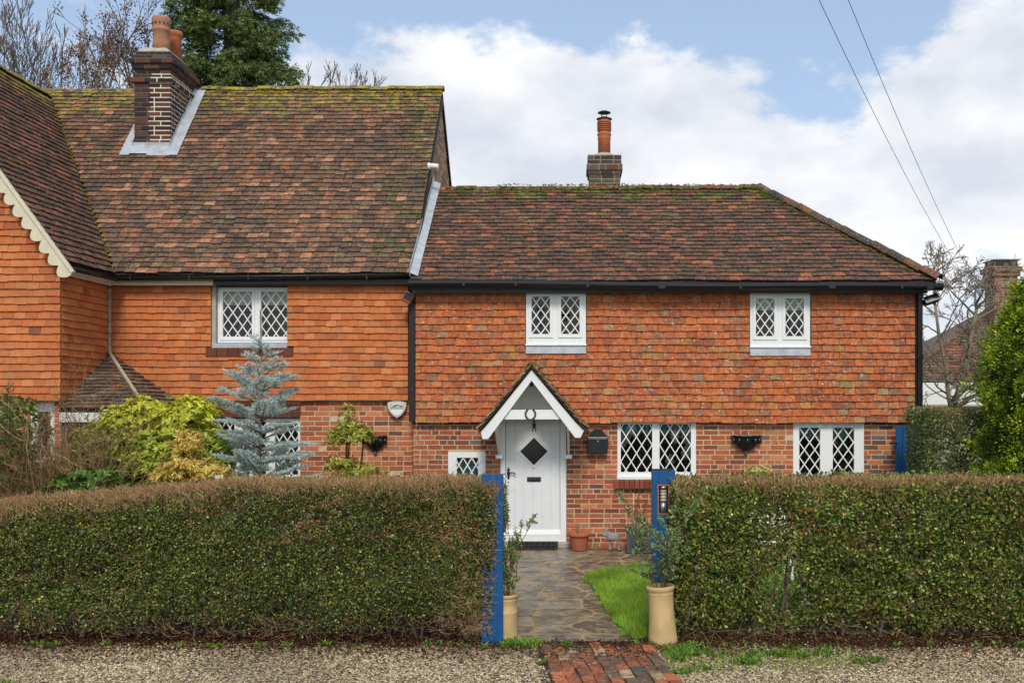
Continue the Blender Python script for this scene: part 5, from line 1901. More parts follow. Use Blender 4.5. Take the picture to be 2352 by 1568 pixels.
# ================================================================== GATEWAY
t = thing('gate_post', 'broad blue board gate post at the end of the left hedge', 'post', (WX(1130, -5.8), -5.8, 0))
pz = WZ(1088, -5.84)
px1 = WX(1155, -5.86)
MB().box(px1 - .20, px1, -5.86, -5.80, -.02, pz).build('post', M['blue_paint'], t, bevel=.004)
MB().box(px1 - .19, px1 - .11, -5.798, -5.70, -.02, pz - .03).build('stud', M['blue_paint'], t, bevel=.004)
t = thing('gate_post', 'square blue gate post with a light set into it, by the right hedge', 'post', (WX(1523, -5.4), -5.4, 0))
pyf = -5.42
a0, a1 = WX(1499, pyf), WX(1551, pyf)
pz = WZ(1081, pyf)
hole = rect(1512, 1536, 1114, 1179, pyf)
m = MB()
m.panel(a0, a1, -.02, pz, pyf, pyf + .06, [hole])
m.box(a0, a1, pyf + .061, pyf + .20, -.02, pz)
m.build('post', M['blue_paint'], t, bevel=.003)
MB().box(a0 + .005, a1 - .005, pyf + .004, pyf + .195, pz + .001, pz + .008).build('post_end', M['tarred_board'], t)
m = MB()
hx0, hx1, hz0, hz1 = hole
m.panel(hx0 - .008, hx1 + .008, hz0 - .008, hz1 + .008, pyf - .006, pyf + .02, [(hx0 + .004, hx1 - .004, hz0 + .004, hz1 - .004)])
m.build('recess_frame', M['terracotta'], t)
lx, lzc = (hx0 + hx1) / 2, (hz0 + hz1) / 2
hh = hz1 - hz0
prof = [(.032, hz0 + .01), (.032, hz0 + .40 * hh)]
lt = MB().lathe(prof, (lx, pyf + .022, 0), 16).build('lamp_base', M['steel'], t)
pr = []
for k in range(4):
    zq_ = hz0 + (.42 + k * .11) * hh
    pr += [(.024, zq_), (.034, zq_ + .01), (.034, zq_ + .07 * hh), (.024, zq_ + .08 * hh)]
MB().lathe(pr, (lx, pyf + .022, 0), 16).build('lamp_rings', M['amber_glass'], t)
MB().lathe([(.032, hz0 + .86 * hh), (.032, hz1 - .01)], (lx, pyf + .022, 0), 16).build('lamp_cap', M['steel'], t)

def sprig(name, label, base, n, h, seed, cols, wts, spread=.09, leafL=.022, cat='plant', stick_col=lin(96, 66, 44), bare=.15, group=None, up=1.0):
    """little twiggy plant: wiry stems set with small leaves"""
    r = np.random.default_rng(seed)
    t = thing(name, label, cat, base, group)
    A, B, P, D = [], [], [], []
    def grow(p, d, L, lvl):
        k = 6
        for i in range(k):
            q = p + d * (L / k)
            A.append(p.copy()); B.append(q.copy())
            d = unit((d + r.normal(0, .13, 3) + np.array([0, 0, .03 * up]))[None])[0]
            f = (i + 1) / k
            if lvl < 2 and r.random() < .55:
                sd_ = unit((d + rdir(1, r)[0] * .9)[None])[0]
                grow(q, sd_, L * r.uniform(.2, .42), lvl + 1)
            if f > bare or lvl:
                for _ in range(5):
                    P.append(q + r.normal(0, .006, 3)); D.append(rdir(1, r)[0] + d * .5)
            p = q
    for i in range(n):
        a = r.uniform(0, 6.28)
        p0 = np.array(base) + np.array([math.cos(a), math.sin(a), 0]) * spread * r.random() * .6
        d0 = unit(np.array([[math.cos(a) * .34, math.sin(a) * .30, 1.0]]))[0]
        grow(p0, d0, h * r.uniform(.6, 1.1), 0)
    link('stems', stick_mesh('stems', np.array(A), np.array(B), .0032, .0026, np.tile(stick_col, (len(A), 1)), M['twig'], 4), t)
    if len(P) and cols is not None:
        n_ = len(P)
        L = r.uniform(.7, 1.3, n_) * leafL
        o = link('foliage', leaf_mesh('foliage', np.array(P), np.array(D), L, L * .6, palette(n_, cols, wts, r), M['leaf'], .2, r), t)
    return t
def planter(label, c, prof, tilt=0):
    t = thing('chimney_pot_planter', label, 'planter', c)
    o = MB().lathe(prof, (0, 0, 0), 32, M=Matrix.Rotation(tilt, 4, 'Y')).build('pot', M['buff_clay'], t)
    o.data.transform(Matrix.Translation(c))
    zs = prof[-1][1]
    MB().lathe([(prof[-1][0], zs - .012), (prof[-1][0] * .6, zs - .002), (.01, zs + .004)], (c[0] + math.sin(tilt) * zs, c[1], c[2]), 20).build('soil', M['soil'], t)
    return t
lpc = Vector((WX(1160, -5.66), -5.66, 0))
ph = .425
planter('shorter buff clay planter behind the left blue post', lpc, [(.120, 0), (.122, .02), (.119, .25), (.1195, .253), (.117, .255), (.116, ph - .07), (.121, ph - .06), (.121, ph - .048), (.117, ph - .042), (.124, ph - .035), (.132, ph - .018), (.130, ph - .004), (.122, ph), (.108, ph - .006), (.102, ph - .05)])
rpc = Vector((WX(1523, -5.85), -5.85, 0))
ph = .54
planter('taller buff clay chimney-pot planter before the right blue post', rpc, [(.128, 0), (.134, .01), (.136, .03), (.132, .08), (.122, .2), (.117, .3), (.116, ph - .09), (.120, ph - .075), (.120, ph - .062), (.118, ph - .056), (.127, ph - .045), (.135, ph - .022), (.131, ph - .005), (.124, ph), (.110, ph - .006), (.105, ph - .06)], tilt=-.05)
SG = [lin(120, 150, 68), lin(146, 168, 92), lin(100, 130, 60), lin(166, 176, 108)]
sprig('potted_shrub', 'wiry small-leaved shrub in the left clay planter', lpc + Vector((.02, 0, .39)), 8, .78, 41, SG, [3, 2, 3, 1], spread=.09, leafL=.021)
sprig('potted_shrub', 'ivy-like leafy shrub in the right clay planter before the blue post', rpc + Vector((-.03, 0, .50)), 11, .80, 42, [lin(126, 154, 94), lin(150, 174, 118), lin(106, 134, 78), lin(176, 184, 136)], [3, 3, 3, 1.5], spread=.13, leafL=.023)

# ================================================================== THINGS BY THE DOOR
tp = W(1330, 1258, -.28)
tp = Vector((WX(1330, -.30), -.30, .012))
t = thing('flower_pot', 'terracotta flower pot with dead stalks right of the door', 'flower pot', tp)
MB().lathe([(.115, 0), (.120, .01), (.148, .205), (.150, .21), (.170, .212), (.176, .225), (.176, .262), (.168, .27), (.150, .268), (.145, .22)], tp, 28).build('pot', M['terracotta'], t)
MB().lathe([(.146, .225), (.08, .238), (.01, .242)], tp, 18).build('soil', M['soil'], t)
sprig('dead_plant', 'dry bare stalks standing in the terracotta pot', tp + Vector((0, 0, .235)), 5, .17, 43, None, None, spread=.08, stick_col=lin(140, 116, 92))
# square lead-look planter
sp = Vector((WX(1468, -.42), -.42, .012))
t = thing('square_planter', 'dark grey moulded square planter against the brick wall', 'planter', sp)
m = MB()
wq, hq = .19, .34
m.add([(sp.x - wq * .92, sp.y - wq * .92, 0.0), (sp.x + wq * .92, sp.y - wq * .92, 0), (sp.x + wq * .92, sp.y + wq * .92, 0), (sp.x - wq * .92, sp.y + wq * .92, 0)] +
      [(sp.x - wq, sp.y - wq, hq), (sp.x + wq, sp.y - wq, hq), (sp.x + wq, sp.y + wq, hq), (sp.x - wq, sp.y + wq, hq)], [(0, 1, 5, 4), (1, 2, 6, 5), (2, 3, 7, 6), (3, 0, 4, 7), (4, 5, 6, 7), (3, 2, 1, 0)])
m.v = [(a, b, c + sp.z) for a, b, c in m.v]
m.build('body', M['lead_planter'], t, bevel=.006)
m = MB()
z0 = sp.z
for (xa, xb, za, zb) in ((-wq - .012, wq + .012, hq - .03, hq + .012), (-wq - .008, wq + .008, .0, .03)):
    m.box(sp.x + xa, sp.x + xb, sp.y - wq - .014, sp.y + wq + .01, z0 + za, z0 + zb)
m.box(sp.x - wq - .004, sp.x - wq + .03, sp.y - wq - .012, sp.y - wq + .03, z0 + .031, z0 + hq - .031)
m.box(sp.x + wq - .03, sp.x + wq + .004, sp.y - wq - .012, sp.y - wq + .03, z0 + .031, z0 + hq - .031)
m.build('rim', M['lead_planter'], t, bevel=.005)
oc = [(math.cos(R(22.5 + 45 * k)), math.sin(R(22.5 + 45 * k))) for k in range(8)]
m = MB()
for rr, rr2 in ((.125, .105), (.07, .0)):
    outer = [(sp.x + a * rr, sp.y - wq - .016, z0 + hq / 2 + b * rr) for a, b in oc]
    if rr2:
        inn = [(sp.x + a * rr2, sp.y - wq - .016, z0 + hq / 2 + b * rr2) for a, b in oc]
        vs = outer + inn + [(p[0], p[1] + .03, p[2]) for p in outer + inn]
        m.add(vs, [(k, (k + 1) % 8, 8 + (k + 1) % 8, 8 + k) for k in range(8)] + [(k, 16 + k, 16 + (k + 1) % 8, (k + 1) % 8) for k in range(8)] + [(8 + k, 8 + (k + 1) % 8, 24 + (k + 1) % 8, 24 + k) for k in range(8)])
    else:
        m.prism(outer, (0, .03, 0))
m.build('moulding', M['lead_planter'], t)
MB().box(sp.x - .175, sp.x + .175, sp.y - .175, sp.y + .175, z0 + hq - .02, z0 + hq + .002).build('soil', M['soil'], t)
sprig('dead_plant', 'bare brown twigs growing in the dark square planter', sp + Vector((0, 0, .33)), 6, .42, 44, [lin(130, 104, 60)], [1], spread=.12, stick_col=lin(120, 84, 56), leafL=.008, bare=.6)
MB_c = MB().tube([sp + Vector((-.08, .05, .34)), sp + Vector((-.085, .06, .86))], .004, 6).build('bamboo_cane', M['cream_paint'])
rebase(MB_c)
tag(MB_c, 'thin pale cane standing upright in the dark square planter', 'cane')
# grey donkey statue: one continuous skinned body
def skin_body(name, verts, edges, radii, mat, parent=None, sub=2):
    me = bpy.data.meshes.new(name)
    me.from_pydata([tuple(v) for v in verts], edges, [])
    o = bpy.data.objects.new(name, me)
    COL.objects.link(o)
    md = o.modifiers.new('skin', 'SKIN')
    md.use_smooth_shade = True
    sv = me.skin_vertices[0].data
    for i, q in enumerate(radii):
        sv[i].radius = (q, q) if isinstance(q, (int, float)) else q
    sv[0].use_root = True
    s2 = o.modifiers.new('sub', 'SUBSURF')
    s2.levels = sub; s2.render_levels = sub
    me.materials.append(mat)
    bpy.context.view_layer.update()
    dg = bpy.context.evaluated_depsgraph_get()
    nm = bpy.data.meshes.new_from_object(o.evaluated_get(dg))
    bpy.data.objects.remove(o)
    nm.name = name
    nm.materials.clear(); nm.materials.append(mat)
    return link(name, nm, parent)
db = Vector((WX(1408, -.36), -.36, .016))
k = 1.02
dv = [(0.02, 0, .195), (.07, 0, .20), (-.035, 0, .195), (-.07, -.01, .235), (-.095, -.018, .262), (-.128, -.03, .228), (-.146, -.036, .20),
      (.075, .028, .15), (.082, .030, .08), (.078, .030, .0), (.078, -.03, .15), (.086, -.032, .08), (.082, -.034, .0),
      (-.035, .028, .15), (-.03, .030, .07), (-.034, .030, .0), (-.042, -.03, .15), (-.050, -.034, .07), (-.046, -.036, .0),
      (-.088, .014, .30), (-.082, .024, .35), (-.084, -.045, .298), (-.062, -.08, .325), (.10, 0, .19), (.11, 0, .13)]
de = [(0, 1), (0, 2), (2, 3), (3, 4), (4, 5), (5, 6), (1, 7), (7, 8), (8, 9), (1, 10), (10, 11), (11, 12), (2, 13), (13, 14), (14, 15), (2, 16), (16, 17), (17, 18), (4, 19), (19, 20), (4, 21), (21, 22), (1, 23), (23, 24)]
dr = [.058, .052, .050, .040, .046, .036, .028, .024, .014, .017, .024, .014, .017, .021, .014, .017, .021, .014, .017, .016, .006, .016, .006, .010, .007]
s = skin_body('donkey_statue', [db + Vector(p) * k for p in dv], de, [q * k for q in dr], M['statue'])
rebase(s)
tag(s, 'small grey stone donkey statue between the two pots', 'statue')
# doormat leaning on the step
m = MB()
xa, xb = WX(1166, -.1), WX(1282, -.1)
m.prism([(xa, -.30, .020), (xb, -.30, .020), (xb, -.075, .095), (xa, -.075, .095)], (0, .004, .014))
t = thing('doormat', 'black patterned rubber doormat below the white door', 'doormat', ((xa + xb) / 2, -.2, .012))
m.build('mat', M['rubber'], t)
m = MB()
for i in range(9):
    for j in range(2):
        cx_ = xa + (i + .5 + .15 * (j % 2)) * (xb - xa) / 9.4
        f = .28 + .44 * j
        m.lathe([(.034, 0), (.034, .006), (.024, .006), (.02, 0)], (cx_, -.30 + f * .225, .036 + f * .075), 8)
m.build('scroll_relief', M['rubber'], t)

# post box
t = thing('post_box', 'black wall-mounted post box with rounded crest, right of the door', 'post box', W(1373, 1040, 0))
bx_ = WX(1373, -.06)
zt_, zb_ = WZ(1003, -.06), WZ(1040, -.06)
m = MB()
m.prism([(bx_ - .165, -.10, zt_), (bx_ + .165, -.10, zt_), (bx_ + .148, -.10, zb_), (bx_ - .140, -.10, zb_)], (0, .145, 0))
m.build('body', M['black_plastic'], t, bevel=.008)
pts = []
for k in range(17):
    f = k / 16
    x = -.185 + .37 * f
    z = .0 + .115 * math.sin(math.pi * f) ** 1.6 + (.018 if .25 < f < .75 else 0)
    pts.append((bx_ + x, -.085, zt_ + z))
m = MB()
m.prism([(bx_ - .185, -.085, zt_ - .004)] + pts[1:-1] + [(bx_ + .185, -.085, zt_ - .004)], (0, .05, 0))
m.build('crest', M['black_plastic'], t, bevel=.006)
MB().box(bx_ - .15, bx_ + .15, -.116, -.101, zt_ - .034, zt_ - .010).build('flap', M['black_plastic'], t, bevel=.004)
MB().box(bx_ - .145, bx_ + .145, -.119, -.1165, zt_ - .034, zt_ - .029).build('flap_edge', M['steel'], t)
MB().lathe([(.013, 0), (.013, .008), (.006, .010)], (0, 0, 0), 12).build('lock', M['steel'], t).matrix_basis = Matrix.Translation((bx_, -.100, zt_ - .065)) @ Matrix.Rotation(math.pi / 2, 4, 'X')

# half-round wall planters
def wall_planter(label, c, w, seed):
    r = np.random.default_rng(seed)
    t = thing('wall_planter', label, 'wall planter', c)
    vs, fs = [], []
    nu, nv = 22, 8
    for j in range(nv + 1):
        f = j / nv
        rad = (1 - f ** 1.7) ** .62 if f < 1 else 0.05
        for i in range(nu + 1):
            a = math.pi * i / nu
            rib = 1 + .06 * math.cos(a * 9) * (1 - f)
            vs.append((c[0] + math.cos(a) * w * rad * rib, c[1] - math.sin(a) * w * .62 * rad * rib, c[2] - f * .24))
    for j in range(nv):
        for i in range(nu):
            fs.append((j * (nu + 1) + i, j * (nu + 1) + i + 1, (j + 1) * (nu + 1) + i + 1, (j + 1) * (nu + 1) + i))
    m = MB(); m.add(vs, fs, True)
    m.build('bowl', M['black_plastic'], t)
    m = MB()
    m.tube([(c[0] + math.cos(math.pi * i / 18) * w * 1.04, c[1] - math.sin(math.pi * i / 18) * w * .66, c[2] + .004 * math.sin(i * 2.2)) for i in range(19)], .016, 8)
    m.build('rim', M['black_plastic'], t)
    mm = MB()
    for i in range(5):
        a = math.pi * (i + .5) / 5
        mm.lathe([(.03, -.05), (.035, 0), (.02, .03), (.0, .045)], (c[0] + math.cos(a) * w * .96, c[1] - math.sin(a) * w * .6, c[2] - .06), 8)
    mm.build('swag', M['black_plastic'], t)
    MB().lathe([(.0, -.29), (.022, -.275), (.028, -.25), (.015, -.23)], c, 10).build('finial', plain('verdigris', (.05, .12, .11), .5) if 'verdigris' not in bpy.data.materials else bpy.data.materials['verdigris'], t)
    return t
wall_planter('black moulded half-bowl wall planter between the two lower windows', W(1714, 1001, .04), .215, 1)
wall_planter('black moulded wall planter behind the yellow upright shrub on the left', W(862, 1002, .22), .17, 2)

# alarm box with lettering
ac = W(912, 940, .18)
t = thing('alarm_box', 'white shield-shaped alarm box with black lettering under the left tiles', 'alarm box', W(912, 963, .18))
def shield(w, h, y, dy, n=8):
    pts = []
    top = [(-1, .78), (-.5, .92), (0, 1), (.5, .92), (1, .78)]
    sd = [(1.0, .45), (.93, .1), (.75, -.3), (.45, -.7), (.0, -1.0), (-.45, -.7), (-.75, -.3), (-.93, .1), (-1.0, .45)]
    return [(ac.x + a * w, y, ac.z + b * h) for a, b in top + sd][::-1]
MB().prism(shield(.150, .138, .165, 0), (0, .075, 0)).build('case', M['sign_edge'], t, bevel=.008)
MB().prism(shield(.134, .122, .1605, 0), (0, .004, 0)).build('face', M['sign_white'], t)
m = MB()
outer, inner_ = shield(.124, .112, .1585, 0), shield(.119, .107, .1585, 0)
nn = len(outer)
m.add(outer + inner_, [(k, (k + 1) % nn, nn + (k + 1) % nn, nn + k) for k in range(nn)])
m.box(ac.x - .108, ac.x + .108, .1580, .1590, ac.z + .008, ac.z + .014)
m.lathe([(.006, 0), (.006, .001)], (0, 0, 0), 8)
m.v[-16:] = [(ac.x + p[0], .158, ac.z - .085 + p[1]) for p in m.v[-16:]]
m.build('border', M['ink'], t)
fc = bpy.data.curves.new('lettering', 'FONT')
fc.body = 'CAPSTAN'
fc.align_x = 'CENTER'; fc.align_y = 'CENTER'
fc.size = .075
fc.offset = .0022
fo = bpy.data.objects.new('lettering', fc)
COL.objects.link(fo)
bpy.context.view_layer.update()
fm = bpy.data.meshes.new_from_object(fo.evaluated_get(bpy.context.evaluated_depsgraph_get()))
bpy.data.objects.remove(fo)
fm.materials.clear(); fm.materials.append(M['ink'])
xs_ = [v.co.x for v in fm.vertices]
fm.transform(Matrix.Translation((ac.x, .1575, ac.z + .045)) @ Matrix.Rotation(math.pi / 2, 4, 'X') @ Matrix.Diagonal((.205 / (max(xs_) - min(xs_)), 1.0, 1, 1)))
link('lettering', fm, t)
MB().prism([(ac.x - .002, .1575, ac.z + .079), (ac.x + .010, .1575, ac.z + .079), (ac.x + .004, .1575, ac.z + .092)], (0, .0005, 0)).build('letter_mark', M['ink'], t)

# horseshoe on the tie beam
hc = W(1218, 950, PY - .01)
m = MB()
pts = []
for k in range(21):
    a = R(-235 + 290 * k / 20)
    rx = .072 - (.010 if abs(k - 10) > 7 else 0)
    pts.append((hc.x + math.cos(a) * rx, PY + .03, hc.z + math.sin(a) * .088))
m.tube(pts, .014, 8, ref=Vector((0, 1, 0)))
o = m.build('horseshoe', M['horse_iron'])
rebase(o)
tag(o, 'iron horseshoe fixed points-up on the porch tie beam', 'horseshoe')

# security lights and camera
t = thing('flood_light', 'black floodlight under the gutter at the right corner of the cottage', 'light', W(2125, 700, -.05))
c = W(2138, 690, -.12)
m = MB()
Mt = Matrix.Translation(c) @ Matrix.Rotation(R(-18), 4, 'Y') @ Matrix.Rotation(R(-25), 4, 'X')
m.box(-.10, .10, -.05, .05, -.045, .045, Mt)
m.box(-.115, .115, -.075, -.051, -.06, .06, Mt)
m.build('housing', M['black_plastic'], t, bevel=.008)
MB().box(5.17, 5.235, -.03, .03, c.z - .06, c.z + .02).build('bracket', M['black_plastic'], t)
t = thing('wall_light', 'small rusty brown wall light under the eaves between the houses', 'light', W(940, 690, -.1))
c = W(938, 684, -.12)
Mt = Matrix.Translation(c) @ Matrix.Rotation(R(28), 4, 'Y')
m = MB(); m.box(-.07, .07, -.05, .06, -.085, .085, Mt)
m.build('housing', M['copper_red'], t, bevel=.01)
MB().box(-.055, .055, -.056, -.0505, -.03, .07, Mt).build('lens', M['black_paint'], t)
MB().box(c.x - .02, c.x + .02, c.y + .05, .2, c.z - .02, c.z + .02).build('bracket', M['black_paint'], t)
cc = W(1010, 382, 1.7)
t = thing('security_camera', 'white security camera on the brick gable above the cottage roof', 'camera', (LX1 + .02, 1.7, cc.z - .06))
m = MB(); m.lathe([(.06, 0), (.06, .03), (.045, .05)], (0, 0, 0), 16, M=Matrix.Rotation(math.pi / 2, 4, 'Y'))
m.v = [(p[0] + LX1 + .01, p[1] + 1.7, p[2] + cc.z) for p in m.v]
m.build('mount', M['white_plastic'], t)
m = MB(); m.lathe([(.03, .04), (.045, .06), (.045, .17), (.04, .18)], (0, 0, 0), 16, M=Matrix.Rotation(R(96), 4, 'Y'))
m.v = [(p[0] + LX1 + .01, p[1] + 1.69, p[2] + cc.z + .01) for p in m.v]
cb = m.build('housing', M['white_plastic'], t)

# blue side gate at the corner
gx0, gx1 = WX(2057, -.12), WX(2122, -.12)
gzt = WZ(978, -.12)
t = thing('side_gate', 'blue vertical-boarded side gate at the right end of the cottage', 'gate', ((gx0 + gx1) / 2, -.1, 0))
npk = 4
for k in range(npk):
    w = (gx1 - gx0) / npk
    MB().box(gx0 + k * w + .002, gx0 + (k + 1) * w - .002, -.13 - .006 * (k % 2), -.105, .03, gzt).build('plank', M['blue_paint'], t, bevel=.004)
MB().box(gx0, gx1, -.104, -.07, .3, .4).build('rail', M['blue_paint'], t)
MB().box(gx0 - .10, gx0 + .02, -.145, -.137, gzt - .28, gzt - .25).build('hinge', M['iron'], t)

# loose cables
def cable(label, a, b, sag, rad, n=24):
    a, b = Vector(a), Vector(b)
    pts = []
    for k in range(n + 1):
        f = k / n
        pts.append(a.lerp(b, f) - Vector((0, 0, sag * 4 * f * (1 - f))))
    o = MB().tube(pts, rad, 5).build('overhead_cable', M['iron'])
    tag(o, label, 'cable', 'overhead cables')
    rebase(o)
cable('black cable slanting low across the left house roof', W(-60, 222, -2.2), W(760, 640, .02), .10, .004)
cable('left one of two overhead wires crossing the sky on the right', W(1860, -45, -3), W(2232, 660, 11.6), .25, .0045)
cable('right one of two overhead wires crossing the sky on the right', W(1930, -45, -2.4), W(2262, 690, 11.9), .25, .0045)

# white garden chair glimpsed through the right hedge
cb = Vector((2.35, -2.6, .03))
t = thing('garden_chair', 'white garden chair on the lawn glimpsed through the right hedge', 'chair', cb)
for sx in (-1, 1):
    for sy in (-1, 1):
        MB().box(cb.x + sx * .24 - .02, cb.x + sx * .24 + .02, cb.y + sy * .22 - .02, cb.y + sy * .22 + .02, cb.z, cb.z + (.44 if sy < 0 else .88)).build('leg', M['white_paint'], t)
for k in range(5):
    MB().box(cb.x - .26, cb.x + .26, cb.y - .25 + k * .1, cb.y - .17 + k * .1, cb.z + .441, cb.z + .465).build('seat_slat', M['white_paint'], t)
for k in range(5):
    MB().box(cb.x - .2 + k * .1 - .03, cb.x - .2 + k * .1 + .03, cb.y + .20, cb.y + .218, cb.z + .5, cb.z + .86).build('back_slat', M['white_paint'], t)
# ================================================================== CONIFERS AND SHRUBS
def conifer(name, label, base, height, rad_of_z, z_from, whorl, per, seed, pal, wts, droop=.15, shoot=.14, needle=.022, dens=420, nw=.0042, trunk_r=.03, rise_top=.9, rise_low=.1, cat='tree', bark='bark', leader=.3, sub=.07, bare_top=.05):
    r = np.random.default_rng(seed)
    t = thing(name, label, cat, base)
    bx, by, bz = base
    mb = MB()
    zs = np.linspace(bz, bz + height, 9)
    mb.tube([(bx + .01 * math.sin(z * 3), by, z) for z in zs], .02, 8, radii=[max(trunk_r * (1 - (z - bz) / height) , .006) for z in zs])
    mb.build('trunk', M[bark], t)
    SA, SB = [], []            # shoots that carry needles
    BA, BB, BR = [], [], []    # woody axes
    z = z_from
    while z < height - bare_top:
        Rz = rad_of_z(z)
        f = z / height
        off = r.uniform(0, 6.28)
        for k in range(per):
            a = off + 2 * math.pi * k / per + r.normal(0, .15)
            L = Rz * r.uniform(.62, 1.15)
            rise = rise_low + (rise_top - rise_low) * np.clip((f - .35) / .65, 0, 1) ** 1.5 + r.normal(0, .14)
            d = unit(np.array([[math.cos(a), math.sin(a), rise]]))[0]
            p = np.array([bx, by, bz + z + r.normal(0, .03)])
            n = max(3, int(L / sub))
            for i in range(n):
                q = p + d * (L / n)
                BA.append(p); BB.append(q); BR.append(.010 * (1 - i / n) * (L / .6) ** .5 + .002)
                if i >= n * .22:
                    SA.append(p); SB.append(q)
                if i >= 1:
                    ll = shoot * r.uniform(.6, 1.15) * (1 - .55 * i / n) * min(1, L / .35)
                    for sg in (-1, 1):
                        side = np.array([-math.sin(a) * sg, math.cos(a) * sg, 0])
                        sd_ = unit((d * .75 + side * .8 + np.array([0, 0, r.normal(.02, .12)]))[None])[0]
                        SA.append(q); SB.append(q + sd_ * ll)
                        if ll > shoot * .55 and i < n - 1:
                            m_ = q + sd_ * ll * .5
                            for s3 in (-1, 1):
                                d3 = unit((sd_ + s3 * d * .7)[None])[0]
                                SA.append(m_); SB.append(m_ + d3 * ll * .45)
                d = unit((d + np.array([0, 0, -droop / n if f < .8 else .02]) + r.normal(0, .03, 3))[None])[0]
                p = q
            SA.append(p); SB.append(p + d * .06)
        z += whorl * r.uniform(.85, 1.15)
    SA.append(np.array([bx, by, bz + height - leader])); SB.append(np.array([bx, by, bz + height]))
    SA, SB = np.array(SA), np.array(SB)
    link('branches', stick_mesh('branches', np.array(BA), np.array(BB), np.array(BR), np.array(BR) * .85, np.tile(lin(104, 72, 50), (len(BA), 1)), M['twig'], 4), t)['kind'] = 'stuff'
    ln = np.linalg.norm(SB - SA, axis=1)
    cnt = np.maximum(3, (ln * dens).astype(int))
    idx = np.repeat(np.arange(len(SA)), cnt)
    n = len(idx)
    f = r.random(n)[:, None]
    ax = unit(SB - SA)[idx]
    P = SA[idx] + (SB - SA)[idx] * f
    D = unit(ax * .75 + rdir(n, r) * .85 + np.array([0, 0, .12]))
    C = palette(n, pal, wts, r, .16) * (1 + .18 * snoise(P, 3, seed))[:, None] * np.where(r.random(n) < .12, .5, 1.0)[:, None]
    o = link('needles', needle_mesh('needles', P, D, needle * r.uniform(.75, 1.2, n), nw, C, M['needle'], r), t)
    o['kind'] = 'stuff'
    return t
bsx = WX(599, -2.6)
BSP = [lin(206, 220, 214), lin(188, 206, 202), lin(224, 232, 224), lin(168, 188, 184), lin(190, 200, 178)]
conifer('blue_spruce', 'young silvery blue spruce standing before the left house', (bsx, -2.6, 0), 3.40, lambda z: np.interp(z, [.5, 1.48, 2.03, 2.36, 2.64, 2.85], [.84, .72, .55, .43, .25, .15]), .55, .175, 5, 50, BSP, [4, 4, 2, 2, 1], droop=.30, shoot=.27, dens=700, nw=.0058, needle=.034, leader=.5, bare_top=.50, trunk_r=.036, rise_top=1.2, rise_low=.42)
FSP = [lin(80, 114, 46), lin(104, 140, 58), lin(62, 94, 40), lin(126, 156, 74)]
conifer('young_fir', 'young dark green fir at the left edge behind the hedge', (WX(20, -3.2), -3.2, 0), 2.48, lambda z: np.clip(.62 * (2.48 - z) ** .8 * .62, .05, .8) * (0.25 if z > 1.95 else 1), .5, .12, 8, 51, FSP, [4, 3, 3, 1], droop=.05, shoot=.16, dens=520, nw=.0045, needle=.022, leader=.05, bark='grey_bark', rise_low=.15)

def shrub(name, label, lobes, n_ros, per, leaf, seed, colour, stems=8, up=.35, base=None, cat='shrub', tips=None, mat='glossy_leaf', open_=.75):
    """rosettes of leaves spread over lumpy lobes; colour(P, r) gives leaf colours"""
    r = np.random.default_rng(seed)
    lob = np.array([l[:6] for l in lobes], float)
    base = base or (lob[:, 0].mean(), lob[:, 1].mean(), 0)
    t = thing(name, label, cat, base)
    vol = lob[:, 3] * lob[:, 5]
    idx = r.choice(len(lob), n_ros, p=vol / vol.sum())
    d = rdir(n_ros, r)
    d[:, 2] = np.where(d[:, 2] < -.35, -d[:, 2], d[:, 2])
    rad = (1 - r.random(n_ros) ** 1.6 * .5) * (1 + .12 * r.normal(size=n_ros))
    C0 = lob[idx, :3] + d * lob[idx, 3:6] * rad[:, None]
    out = unit(d * .7 + np.array([0, 0, up]) + rdir(n_ros, r) * .35)
    ii = np.repeat(np.arange(n_ros), per)
    n = len(ii)
    side = unit(np.cross(out[ii], rdir(n, r)))
    D = unit(out[ii] * (1 - open_) + side * open_ + np.array([0, 0, -.08]))
    L = leaf[0] * r.uniform(.65, 1.2, n)
    P = C0[ii] + r.normal(0, .004, (n, 3))
    C = colour(P, r) * (1 + r.uniform(-.15, .15, (n, 1)))
    o = link('foliage', leaf_mesh('foliage', P, D, L, L * leaf[1], C, M[mat], .18, r, unit(out[ii] + .3 * rdir(n, r))), t)
    o['kind'] = 'stuff'
    A, B = [], []
    for k in range(stems):
        p = np.array([base[0] + r.normal(0, .08), base[1] + r.normal(0, .08), 0.0])
        q = lob[r.integers(len(lob)), :3]
        m1 = (p + q) / 2 + r.normal(0, .05, 3)
        A += [p, m1]; B += [m1, q]
    link('stems', stick_mesh('stems', np.array(A), np.array(B), .012, .008, np.tile(lin(86, 62, 44), (len(A), 1)), M['twig'], 6), t)
    if tips:
        tn, tl, tpal = tips
        sel = r.choice(n_ros, tn)
        k = 16
        ii = np.repeat(sel, k)
        P = C0[ii] + out[ii] * r.uniform(0, tl, (len(ii), 1)) + r.normal(0, .012, (len(ii), 3))
        link('flower_buds', leaf_mesh('flower_buds', P, rdir(len(ii), r), .016, .010, palette(len(ii), tpal, [1] * len(tpal), r), M['leaf'], .2, r), t)
    return t
def S(px, py, Y, rx, ry, rz):
    p = W(px, py, Y)
    return (p.x, p.y, p.z, rx, ry, rz)
def choisya_col(P, r):
    h = np.clip((P[:, 2] - 1.25) / .95, 0, 1) + .25 * snoise(P, 2.4, 5)
    h = np.clip(h + .12 * np.clip((P[:, 0] + 6.2), -1, 1), 0, 1)[:, None]
    g = palette(len(P), [lin(98, 142, 46), lin(124, 164, 58), lin(78, 120, 40)], [3, 2, 2], r)
    y = palette(len(P), [lin(212, 210, 60), lin(226, 222, 88), lin(186, 196, 56)], [3, 2, 3], r)
    return g * (1 - h) + y * h
Yc = -2.2
